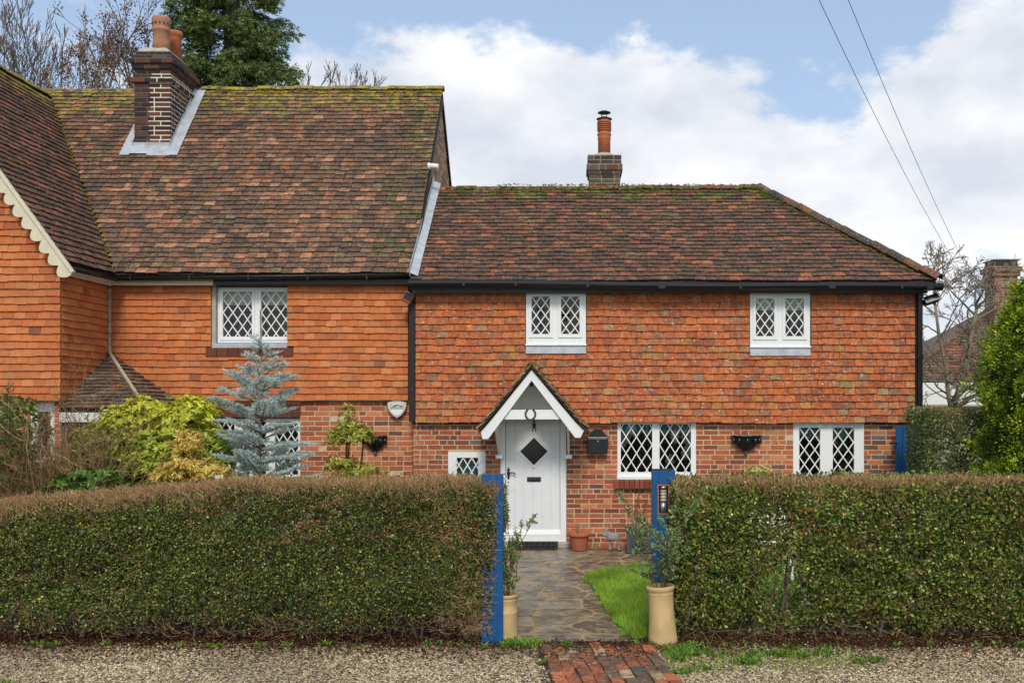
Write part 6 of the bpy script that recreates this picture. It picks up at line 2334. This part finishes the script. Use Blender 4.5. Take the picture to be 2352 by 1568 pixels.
shrub('golden_evergreen_shrub', 'large yellow-green evergreen shrub in front of the corner bay', [S(430, 975, Yc, .42, .4, .34), S(300, 1000, Yc + .1, .48, .45, .36), S(370, 1060, Yc - .1, .65, .5, .42), S(240, 1065, Yc, .42, .4, .36), S(480, 1050, Yc, .40, .4, .42), S(450, 945, Yc, .24, .25, .2), S(350, 1150, Yc, .7, .5, .4), S(275, 960, Yc, .22, .2, .18), S(215, 1020, Yc, .26, .3, .26), S(200, 1075, Yc, .34, .3, .3), S(330, 950, Yc, .26, .25, .2)],
      3700, 8, (.078, .42), 61, choisya_col, stems=10)
def pieris_col(P, r):
    return palette(len(P), [lin(228, 206, 104), lin(214, 194, 88), lin(234, 200, 120), lin(186, 178, 78), lin(230, 178, 112)], [4, 4, 2, 2, .8], r)
shrub('orange_tipped_shrub', 'low straw-yellow shrub with orange tips before the blue spruce', [S(432, 1025, -3.0, .17, .18, .19), S(430, 1080, -3.0, .30, .28, .18), S(490, 1090, -3.0, .24, .25, .12), S(385, 1095, -3.0, .20, .2, .13), S(440, 1150, -3, .45, .3, .25)],
      1000, 9, (.075, .26), 62, pieris_col, tips=(260, .07, [lin(214, 148, 92), lin(200, 128, 84)]))
def pieris2_col(P, r):
    return palette(len(P), [lin(178, 176, 70), lin(152, 160, 60), lin(204, 190, 92), lin(126, 140, 54)], [4, 4, 2, 2], r)
shrub('upright_yellow_shrub', 'upright yellow-green shrub with a pinkish tip beside the brick wall', [S(803, 1000, -1.4, .24, .2, .20), S(800, 950, -1.4, .09, .1, .12), S(775, 1010, -1.4, .14, .15, .14), S(835, 1005, -1.4, .14, .15, .13), S(785, 1070, -1.4, .24, .22, .12), S(830, 1085, -1.4, .30, .25, .10), S(800, 1130, -1.4, .32, .3, .2)],
      620, 9, (.085, .26), 63, pieris2_col, tips=(50, .06, [lin(220, 160, 112), lin(206, 140, 100)]))
shrub('variegated_shrub', 'small cream-variegated shrub peeping over the right hedge', [S(1742, 1084, -1.2, .22, .18, .10), S(1742, 1120, -1.2, .3, .2, .2)], 320, 7, (.045, .5), 64, lambda P, r: palette(len(P), [lin(206, 200, 120), lin(160, 168, 74), lin(216, 212, 150)], [3, 2, 2], r))
shrub('spotted_laurel', 'dark green laurel leaves at the left edge under the wing tiles', [S(20, 935, -2.4, .34, .3, .16), S(30, 985, -2.4, .4, .3, .3), S(20, 1080, -2.2, .5, .4, .6)], 420, 7, (.075, .45), 65, lambda P, r: palette(len(P), [lin(92, 118, 34), lin(128, 140, 40), lin(66, 92, 30)], [3, 2, 3], r))
shrub('low_green_shrub', 'low bright green shrub just behind the left hedge below the brown bush', [S(215, 1100, -3.4, .32, .25, .12), S(150, 1112, -3.4, .25, .2, .1), S(200, 1160, -3.4, .4, .3, .3)], 300, 8, (.07, .42), 66, lambda P, r: palette(len(P), [lin(84, 128, 40), lin(110, 150, 52), lin(64, 102, 34)], [3, 2, 2], r))

# brown dormant bush: arching bare canes
def cane_bush(name, label, base, n, L, seed, pal, lean=(.0, 0), rad=.004, fine=3, spread=.5, cat='bush', bend=.09):
    r = np.random.default_rng(seed)
    t = thing(name, label, cat, base)
    A, B, RR, C = [], [], [], []
    def cane(p, d, L, rr, lvl):
        k = 8
        col = palette(1, pal, [1] * len(pal), r)[0]
        for i in range(k):
            q = p + d * L / k
            A.append(p); B.append(q); RR.append(rr * (1 - .7 * i / k)); C.append(col)
            d = unit((d + np.array([lean[0], lean[1], -.10 * (i / k)]) * .25 + r.normal(0, bend, 3))[None])[0]
            if lvl < 2 and i > 1 and r.random() < .18 * fine:
                cane(q, unit((d + rdir(1, r)[0] * .8)[None])[0], L * r.uniform(.2, .45), rr * .55, lvl + 1)
            p = q
    for i in range(n):
        a = r.uniform(0, 6.28)
        d = unit(np.array([[math.cos(a) * spread + lean[0], math.sin(a) * spread * .6 + lean[1], 1.0]]))[0]
        cane(np.array(base) + np.array([r.normal(0, .35 * spread), r.normal(0, .2), 0]), d, L * r.uniform(.6, 1.1), rad, 0)
    link('canes', stick_mesh('canes', np.array(A), np.array(B), np.array(RR), np.array(RR) * .85, np.array(C), M['twig'], 3), t)
    return t
TW = [lin(150, 122, 90), lin(128, 98, 72), lin(110, 80, 60), lin(172, 146, 110), lin(136, 104, 66)]
cane_bush('dormant_bush', 'dense brown leafless bush between the fir and the yellow shrub', (WX(115, -2.7), -2.7, .0), 430, 2.05, 71, TW, lean=(.0, -.06), rad=.008, spread=.60, bend=.15)
cane_bush('bare_shrub', 'pale bare-stemmed shrub against the wall left of the small window', (WX(965, -.45), -.45, 0), 8, 1.9, 72, [lin(186, 156, 116), lin(170, 136, 100)], rad=.006, fine=1.6, spread=.12, lean=(.05, 0))
cane_bush('bare_shrub', 'loose small-leaved shrub reaching up before the bay roof', (WX(150, -2.0), -2.0, 0), 12, 2.5, 73, [lin(120, 104, 66), lin(104, 112, 66)], rad=.006, fine=1.8, spread=.16)

# golden cypress on the right
def cypress(label, base, height, rad_of_z, n_cl, seed):
    r = np.random.default_rng(seed)
    t = thing('golden_cypress', label, 'tree', base)
    zs = np.linspace(0, height, 6)
    MB().tube([(base[0], base[1], z) for z in zs], .05, 8, radii=[.09 * (1 - z / height * .95) for z in zs]).build('trunk', M['bark'], t)
    a = r.uniform(0, 6.28, n_cl)
    z = height * r.random(n_cl) ** 1.0
    Rz = np.array([rad_of_z(v) for v in z])
    lump = 1 + .2 * snoise(np.c_[np.cos(a) * 1.2, np.sin(a) * 1.2, z * 1.6], 2.0, seed)
    dep = r.random(n_cl)
    rr = Rz * lump * (1 - .55 * dep ** 2.2)
    C0 = np.c_[base[0] + np.cos(a) * rr, base[1] + np.sin(a) * rr, z]
    out = unit(np.c_[np.cos(a), np.sin(a), np.full(n_cl, .75)])
    per = 96
    ii = np.repeat(np.arange(n_cl), per)
    n = len(ii)
    # each clump is a few fanned sprays
    fan = unit(np.cross(out[ii], rdir(n_cl * 4, r).reshape(n_cl, 4, 3)[ii, r.integers(0, 4, n)]))
    th_ = r.normal(0, .62, n)[:, None]
    dirs = unit(out[ii] * np.cos(th_) + fan * np.sin(th_) + rdir(n, r) * .12)
    ls = .20 * r.random(n)[:, None] ** .55 * (.7 + .6 * r.random(n_cl)[ii][:, None])
    P = C0[ii] + dirs * ls
    tipf = np.clip(ls[:, 0] / .19, 0, 1)[:, None] * (.55 + .6 * r.random(n_cl)[ii][:, None])
    tipf = np.clip(tipf - .8 * dep[ii][:, None] ** 2, 0, 1) ** 2.0  # yellow new growth at the tips; shade of inner gaps coloured in too
    g = palette(n, [lin(56, 84, 22), lin(74, 104, 26), lin(44, 70, 20)], [3, 3, 2], r)
    y = palette(n, [lin(182, 200, 50), lin(208, 212, 62), lin(156, 184, 46)], [3, 2, 3], r)
    C = g * (1 - tipf) + y * tipf
    L = .038 * r.uniform(.6, 1.3, n)
    o = link('foliage', leaf_mesh('foliage', P, unit(dirs + rdir(n, r) * .25), L, L * .5, C, M['needle'], .1, r), t)
    o['kind'] = 'stuff'
cyx = WX(2452, -2.2)
cypress('golden-green bushy cypress at the right edge of the picture', (cyx, -2.2, 0), 4.4, lambda z: np.interp(z, [0, .5, 1.2, 1.9, 2.5, 3.0, 3.6, 4.1, 4.4], [1.02, 1.06, 1.0, .90, 1.00, .80, .50, .24, .06]), 2700, 81)

# ================================================================== TREES
def tree_segs(r, p, d, L, rr, lvl, maxl, segs, tips, k=5, bend=.10, up=.06, fork=(2, 3), ang=.55, shrink=.72, side=.5):
    for i in range(k):
        q = p + d * L / k
        r1 = rr * (1 - .45 * (i + 1) / k)
        segs.append((p, q, rr * (1 - .45 * i / k), r1))
        d = unit((d + r.normal(0, bend, 3) + np.array([0, 0, up]))[None])[0]
        p = q
        if lvl < maxl and i >= 1 and r.random() < side:
            sd_ = unit((d + unit(np.cross(d[None], rdir(1, r)))[0] * ang * r.uniform(1.0, 1.7))[None])[0]
            tree_segs(r, p, sd_, L * shrink * r.uniform(.6, .95), r1 * .6, lvl + 1, maxl, segs, tips, k, bend, up, fork, ang, shrink, side)
    if lvl < maxl:
        for _ in range(r.integers(fork[0], fork[1] + 1)):
            sd_ = unit((d + unit(np.cross(d[None], rdir(1, r)))[0] * ang * r.uniform(.4, 1.1))[None])[0]
            tree_segs(r, p, sd_, L * shrink * r.uniform(.7, 1.05), r1 * .75 if False else rr * .5, lvl + 1, maxl, segs, tips, k, bend, up, fork, ang, shrink, side)
    else:
        tips.append(p)
def bare_tree(label, base, starts, seed, maxl, mat, name='bare_tree', leaves=None, trunk=None, minr=.004, **kw):
    r = np.random.default_rng(seed)
    t = thing(name, label, 'tree', base)
    tips = []
    for (p, d, L, rr) in starts:
        segs = []
        if trunk:
            hub_ = np.array(trunk[0][-1], float)
            if np.linalg.norm(hub_ - np.array(p)) > .1 and p[2] > 4:
                segs.append((np.array(trunk[0][-2], float) * .5 + hub_ * .5, np.array(p, float), rr * 1.6, rr))
        tree_segs(r, np.array(p, float), unit(np.array([d], float))[0], L, rr, 0, maxl, segs, tips, **kw)
        A = np.array([s_[0] for s_ in segs]); B = np.array([s_[1] for s_ in segs])
        ra = np.maximum([s_[2] for s_ in segs], minr); rb = np.maximum([s_[3] for s_ in segs], minr)
        link('branch', stick_mesh('branch', A, B, ra, rb, None, M[mat], 5, True), t)
    if trunk:
        MB().tube(trunk[0], .1, 10, radii=trunk[1]).build('trunk', M[mat], t)
    if leaves:
        cnt, size, pal, spread, cond = leaves
        T = np.array(tips)
        sel = np.array([q for q in T if cond(q)])
        sel = sel[r.random(len(sel)) < .55]
        ii = np.repeat(np.arange(len(sel)), cnt)
        P = sel[ii] + r.normal(0, spread, (len(ii), 3))
        n = len(ii)
        D = rdir(n, r) + np.array([0, 0, -.8])
        o = link('dead_leaves', leaf_mesh('dead_leaves', P, D, size * r.uniform(.6, 1.2, n), size * .45, palette(n, pal, [1] * len(pal), r), M['leaf'], .2, r), t)
        o['kind'] = 'stuff'
    return t
# tree hung with brown seed bunches
tb = W(285, 400, 9)
b0 = (tb.x, 9, 0)
hub = np.array([tb.x, 9, 6.6])
st = []
for dx, dz, L in ((-.75, 1, 2.6), (-.42, 1, 2.9), (-.15, 1, 3.0), (.12, 1, 3.0), (.4, 1, 2.6), (-1.1, .8, 2.3), (.7, .9, 2.0), (-.3, 1, 3.2)):
    st.append((hub + np.array([dx * .3, rng.uniform(-.3, .3), 0]), (dx * .75, rng.uniform(-.2, .2), dz), L, .05))
bare_tree('leafless tree hung with brown seed bunches, behind the left chimney', b0, st, 91, 3, 'grey_bark', name='seed_hung_tree', trunk=([b0, (tb.x + .05, 9, 3), tuple(hub), (tb.x, 9, 7.4)], [.22, .18, .14, .08]), minr=.007, bend=.09, up=.03, ang=.42, shrink=.52, side=.55,
          leaves=(15, .075, [lin(112, 66, 44), lin(92, 56, 40), lin(134, 84, 56)], .085, lambda q: q[2] > 8.6 + .25 * rng.normal()))
tb = W(45, 400, 12)
st = []
for k in range(15):
    st.append(((tb.x + rng.uniform(-2.0, 1.9), 12 + rng.uniform(-.6, .6), 7.2), (rng.uniform(-.28, .28), 0, 1), rng.uniform(2.4, 3.9), .03))
bare_tree('bare twiggy tree rising behind the left wing roof', (tb.x, 12, 0), st, 92, 3, 'bark', trunk=([(tb.x, 12, 0), (tb.x, 12, 4), (tb.x - .3, 12, 7)], [.25, .2, .1]), minr=.007, bend=.07, up=.06, ang=.40, shrink=.5, side=.55)
tb = W(768, 400, 14)
st = [((tb.x + dx, 14, 9.2), (dx * .5, 0, 1), 1.6, .03) for dx in (-.5, -.25, 0, .2, .45)]
bare_tree('small tuft of bare treetop above the left roof ridge', (tb.x, 14, 0), st, 93, 3, 'bark', trunk=([(tb.x, 14, 0), (tb.x, 14, 6), (tb.x, 14, 9.4)], [.2, .15, .06]), minr=.006, bend=.07, up=.05, ang=.4, shrink=.55, side=.5)
# garden tree right of the cottage
Yt = 1.6
def wp(px, py, dy=0):
    p = W(px, py, Yt + dy)
    return np.array([p.x, p.y, p.z])
st = []
def limb(pts, rr, dy=0):
    ps = [wp(*p, dy) for p in pts]
    return ps
limbs = [([(2186, 945), (2178, 905), (2172, 840), (2156, 765), (2148, 700)], .045, -.1), ([(2188, 940), (2206, 885), (2218, 830), (2232, 765), (2243, 710)], .06, 0), ([(2192, 938), (2230, 912), (2268, 895), (2300, 885)], .04, .1)]
trunk_pts = None
base = wp(2165, 952)
t_limb = []
for pts, rr, dy in limbs:
    ps = limb(pts, rr, dy)
    n = len(ps)
    t_limb.append((ps, [rr * (1 - .5 * i / (n - 1)) for i in range(n)]))
    d = ps[-1] - ps[-2]
    for _ in range(3):
        st.append((ps[-1], d / np.linalg.norm(d) + rng.normal(0, .35, 3), .55, rr * .42))
    for i in range(1, n):
        for _ in range(3):
            st.append((ps[i - 1] + (ps[i] - ps[i - 1]) * rng.random(), (rng.normal(0, .9), rng.normal(0, .5), .75), rng.uniform(.35, .7), rr * .34))
tt = bare_tree('leafless branching garden tree beside the right end of the cottage', (base[0], base[1], 0), st, 94, 3, 'grey_bark', minr=.0045, bend=.20, up=.01, ang=.75, shrink=.68, side=.42,
               trunk=([(base[0] - .1, Yt, 0), (base[0] - .12, Yt, 1.2), tuple(base), tuple(wp(2190, 940))], [.085, .075, .065, .06]))
for ps, rad in t_limb:
    MB().tube([tuple(p) for p in ps], .05, 8, radii=rad).build('limb', M['grey_bark'], tt)

# big spruce behind the chimney
def spruce_far(label, base, top, z0, rad_of_z, seed):
    r = np.random.default_rng(seed)
    t = thing('tall_spruce', label, 'tree', base)
    MB().tube([(base[0], base[1], z) for z in (0, top * .5, top)], .2, 8, radii=[.32, .2, .03]).build('trunk', M['bark'], t)
    P, D, C, A, B = [], [], [], [], []
    z = z0
    while z < top - .3:
        Rz = rad_of_z(z)
        for k in range(12):
            a = r.uniform(0, 6.28)
            L = Rz * r.uniform(.6, 1.15)
            n = max(4, int(L / .16))
            d = np.array([math.cos(a), math.sin(a), .05])
            p = np.array([base[0], base[1], z + r.normal(0, .12)])
            for i in range(n):
                q = p + d * L / n
                A.append(p); B.append(q)
                f = i / n
                if f > .2:
                    for _ in range(5):   # hanging sprays
                        s0 = p + (q - p) * r.random() + r.normal(0, .06, 3)
                        sl_ = r.uniform(.16, .42) * (1.1 - .5 * f)
                        dirn = unit((np.array([-math.sin(a) * r.normal(0, .9), math.cos(a) * r.normal(0, .9), -.55 + r.normal(0, .3)]) + d * .8)[None])[0]
                        m_ = 26
                        u = r.random(m_)
                        P.append(s0 + dirn * (u * sl_)[:, None] + r.normal(0, .012, (m_, 3)))
                        D.append(dirn * .9 + rdir(m_, r) * .8)
                        spray_tone = .55 + .6 * r.random()  # random tone for each hanging spray
                        C.append(palette(m_, [lin(112, 134, 70), lin(138, 154, 84), lin(90, 112, 62), lin(156, 150, 96)], [3, 2, 3, .8], r) * spray_tone)
                d = unit((d + np.array([0, 0, -.03 if f < .6 else .05]) + r.normal(0, .04, 3))[None])[0]
                p = q
        z += .24
    link('branches', stick_mesh('branches', np.array(A), np.array(B), .015, .011, np.tile(lin(92, 70, 52), (len(A), 1)), M['twig'], 4), t)['kind'] = 'stuff'
    P = np.concatenate(P)
    n = len(P)
    o = link('needles', leaf_mesh('needles', P, np.concatenate(D), .085 * r.uniform(.6, 1.2, n), .024, np.concatenate(C), M['needle'], .1, r), t)
    o['kind'] = 'stuff'
sx = WX(528, 9)
spruce_far('tall dark spruce behind the house roof right of the chimney', (sx, 9, 0), 17.5, 8.2, lambda z: .20 * (18.6 - z) , 95)

# ================================================================== NEIGHBOURING BUILDINGS ON THE RIGHT
nb_ = thing('neighbour_house', 'neighbouring house with brown tiled roof and tall brick stack at far right', 'house', (14, 14, 0))
ex0, ez, ey = 8.6, 2.7, 12.0
ry, rz, rx0 = 15.0, WZ(692, 15.0), WX(2300, 15.0)
m = MB()
m.box(ex0 + .4, 20, ey + .4, 18, 0, ez)
m.build('wall', M['brick'] if False else plain('far_brick', (.30, .13, .075), .9, .3, 18), nb_)
m = MB()
slab(m, [(ex0, ey, ez), (20, ey, ez), (20, ry, rz), (rx0, ry, rz)])
slab(m, [(ex0, ey, ez), (ex0, 18, ez), (rx0, ry, rz)])
slab(m, [(ex0, 18, ez), (20, 18, ez), (20, ry, rz), (rx0, ry, rz)])
nr = m.build('roof', plain('far_tile', (.15, .11, .085), .9, .25, 14, bump=.5), nb_)
PN = Pieces(*tile_proto(.13, 1.5, th=.018), M['roof_tile'])
ns = math.hypot(ry - ey, rz - ez)
def n_col(c, r):
    if 10.2 < c.x < 11.4 and c.z < 3.9:
        return pick(r, [lin(160, 104, 80), lin(146, 94, 72)], [1, 1]) * r.uniform(.8, 1.05)
    return pick(r, [lin(120, 98, 80), lin(104, 84, 70), lin(136, 112, 90)], [3, 3, 2]) * r.uniform(.8, 1.1)
lay_tiles(PN, (ex0, ey, ez), (1, 0, 0), (0, ry - ey, rz - ez), int(ns / .13), .13, .19, lambda v: [((rx0 - ex0) * v / ns, 14.0 - ex0)], n_col, show, wob=.01, tilt=.02, seed=95)
PN.finish('roof_tile', nr, 120, 'roof_tile_field')
PRG = Pieces(*half_round(), M['roof_tile'])
n_rc = lambda c, r: lin(122, 102, 84) * r.uniform(.8, 1.1)
ridge_run(PRG, (ex0, ey, ez), (rx0, ry, rz), .36, .10, n_rc, 12)
ridge_run(PRG, (rx0, ry, rz), (16, ry, rz), .36, .10, n_rc, 13)
PRG.finish('ridge_tile', nr, 60)
ny = 13.6
nx0, nx1 = WX(2284, ny), WX(2338, ny)
zq = lambda y: WZ(y, ny)
def nch_col(c, r):
    return pick(r, [lin(132, 92, 74), lin(112, 78, 64), lin(150, 104, 82)], [3, 3, 2]) * r.uniform(.8, 1.1)
nch = chimney(nb_, nx0, nx1, ny, ny + .7, [(3.5, zq(660), 0), (zq(660), zq(652), .03), (zq(652), zq(634), 0), (zq(634), zq(624), .05), (zq(624), zq(612), .10), (zq(612), zq(597), .0)], .075, M['brick'], nch_col, M['dark_mortar'], seed=1500)
m = MB()
m.panel(nx0 + .05, nx1 - .02, zq(611.5), zq(598), ny - .03, ny - .012, [(nx0 + .26, nx0 + .42, zq(609), zq(601))])
m.build('chimney_grille', M['grille'], nch)
MB().box(nx0 - .04, nx1 + .04, ny - .06, ny + .76, zq(597) + .002, zq(595)).build('cap', M['cement'], nch)
# white outbuilding
oy = 5.0
ox0, ox1 = WX(2112, oy), 11.5
t = thing('white_outbuilding', 'plain white flat-topped outbuilding seen below the neighbour roof', 'outbuilding', ((ox0 + ox1) / 2, oy + 1.5, 0))
MB().box(ox0, ox1, oy, oy + 3, 0, WZ(935, oy)).build('wall', M['cement'], t)
MB().box(ox0 - .03, ox1 + .03, oy - .05, oy + 3.05, WZ(929, oy), WZ(879, oy)).build('fascia', M['white_paint'], t, bevel=.01)
MB().tube([(ox0 - .03, oy - .07, WZ(932, oy)), (ox1 + .03, oy - .07, WZ(930, oy))], .03, 8).build('gutter', M['cement'], t)
MB().box(WX(2124, oy), WX(2129, oy), oy - .09, oy - .052, WZ(905, oy), WZ(897, oy)).build('vent', M['cream_paint'], t)

# a pot plant with a red flower on the sill inside the right window
o = MB().add([W(1888, 1076, .12), W(1897, 1082, .12), W(1896, 1092, .12), W(1888, 1088, .12), W(1884, 1083, .12)], [(0, 1, 2, 3, 4)])
sc_ = W(1891, 1083, .2)
t = thing('sill_flower', 'red and yellow flower behind the glass of the far right window', 'flower', sc_ - Vector((0, 0, .15)))
r = np.random.default_rng(99)
n = 40
P = np.array(sc_) + r.normal(0, .012, (n, 3))
link('petals', leaf_mesh('petals', P, rdir(n, r) + np.array([0, -.3, .4]), .05, .026, palette(n, [lin(196, 60, 26), lin(214, 120, 30)], [3, 1], r), M['leaf'], .2, r), t)
link('stem', stick_mesh('stem', np.array([sc_ - Vector((0, 0, .18))]), np.array([sc_]), .005, .004, np.array([lin(70, 100, 40)]), M['twig'], 5), t)

# moss cushions on the cottage ridge and the lichen line in the valley
def moss_on(parent, P, size, pal, name, seed):
    r = np.random.default_rng(seed)
    n = len(P)
    per = 14
    ii = np.repeat(np.arange(n), per)
    Q = P[ii] + r.normal(0, size * .5, (len(ii), 3)) * np.array([1, 1, .35])
    o = link(name, leaf_mesh(name, Q, rdir(len(ii), r) + np.array([0, -.2, .8]), size * .8, size * .5, palette(len(ii), pal, [1] * len(pal), r), M['needle'], .2, r), parent)
    o['kind'] = 'stuff'
r = np.random.default_rng(55)
P = []
for k in range(700):
    x = r.uniform(-2.4, 3.2)
    dens_ = .35 + .65 * (snoise([(x, 0, 0)], 1.3, 6)[0] > -.1)
    if r.random() > dens_:
        continue
    v = abs(r.normal(0, .14)) + .02
    y = CR_Y - v * cc_ - .06
    P.append((x, y, CR_Z - v * cs_ + .035))
for k in range(160):
    x = r.uniform(-1.5, 3.0)
    P.append((x, CR_Y - .06 + r.normal(0, .04), CR_Z + .055))
for k in range(170):
    f = r.random() ** 1.5
    P.append((CRX + (5.33 - CRX) * f - .16 + r.normal(0, .03), CR_Y + (CE_Y - CR_Y) * f - .05, CR_Z + (CE_Z - CR_Z) * f + .03))
moss_on(croof, np.array(P), .022, [lin(98, 112, 34), lin(128, 136, 48), lin(74, 86, 30)], 'moss', 56)
P = []
for k in range(560):
    if r.random() < .55:
        x = r.uniform(-6.9, -2.65)
        v = abs(r.normal(0, .10)) + .03
        P.append((x, RIDGE_Y - v * c_ - .03, RIDGE_Z - v * s_ + .04))
    else:
        z = r.uniform(.0, 3.6)
        P.append((WEX - z / WS + r.normal(0, .02), z / MS + r.normal(0, .02) - .01, EAVE_Z + z + .045))
moss_on(rooft, np.array(P), .022, [lin(176, 158, 34), lin(150, 140, 48), lin(112, 112, 46)], 'moss', 57)

for o in list(bpy.data.objects):
    if '_base' in o:
        del o['_base']
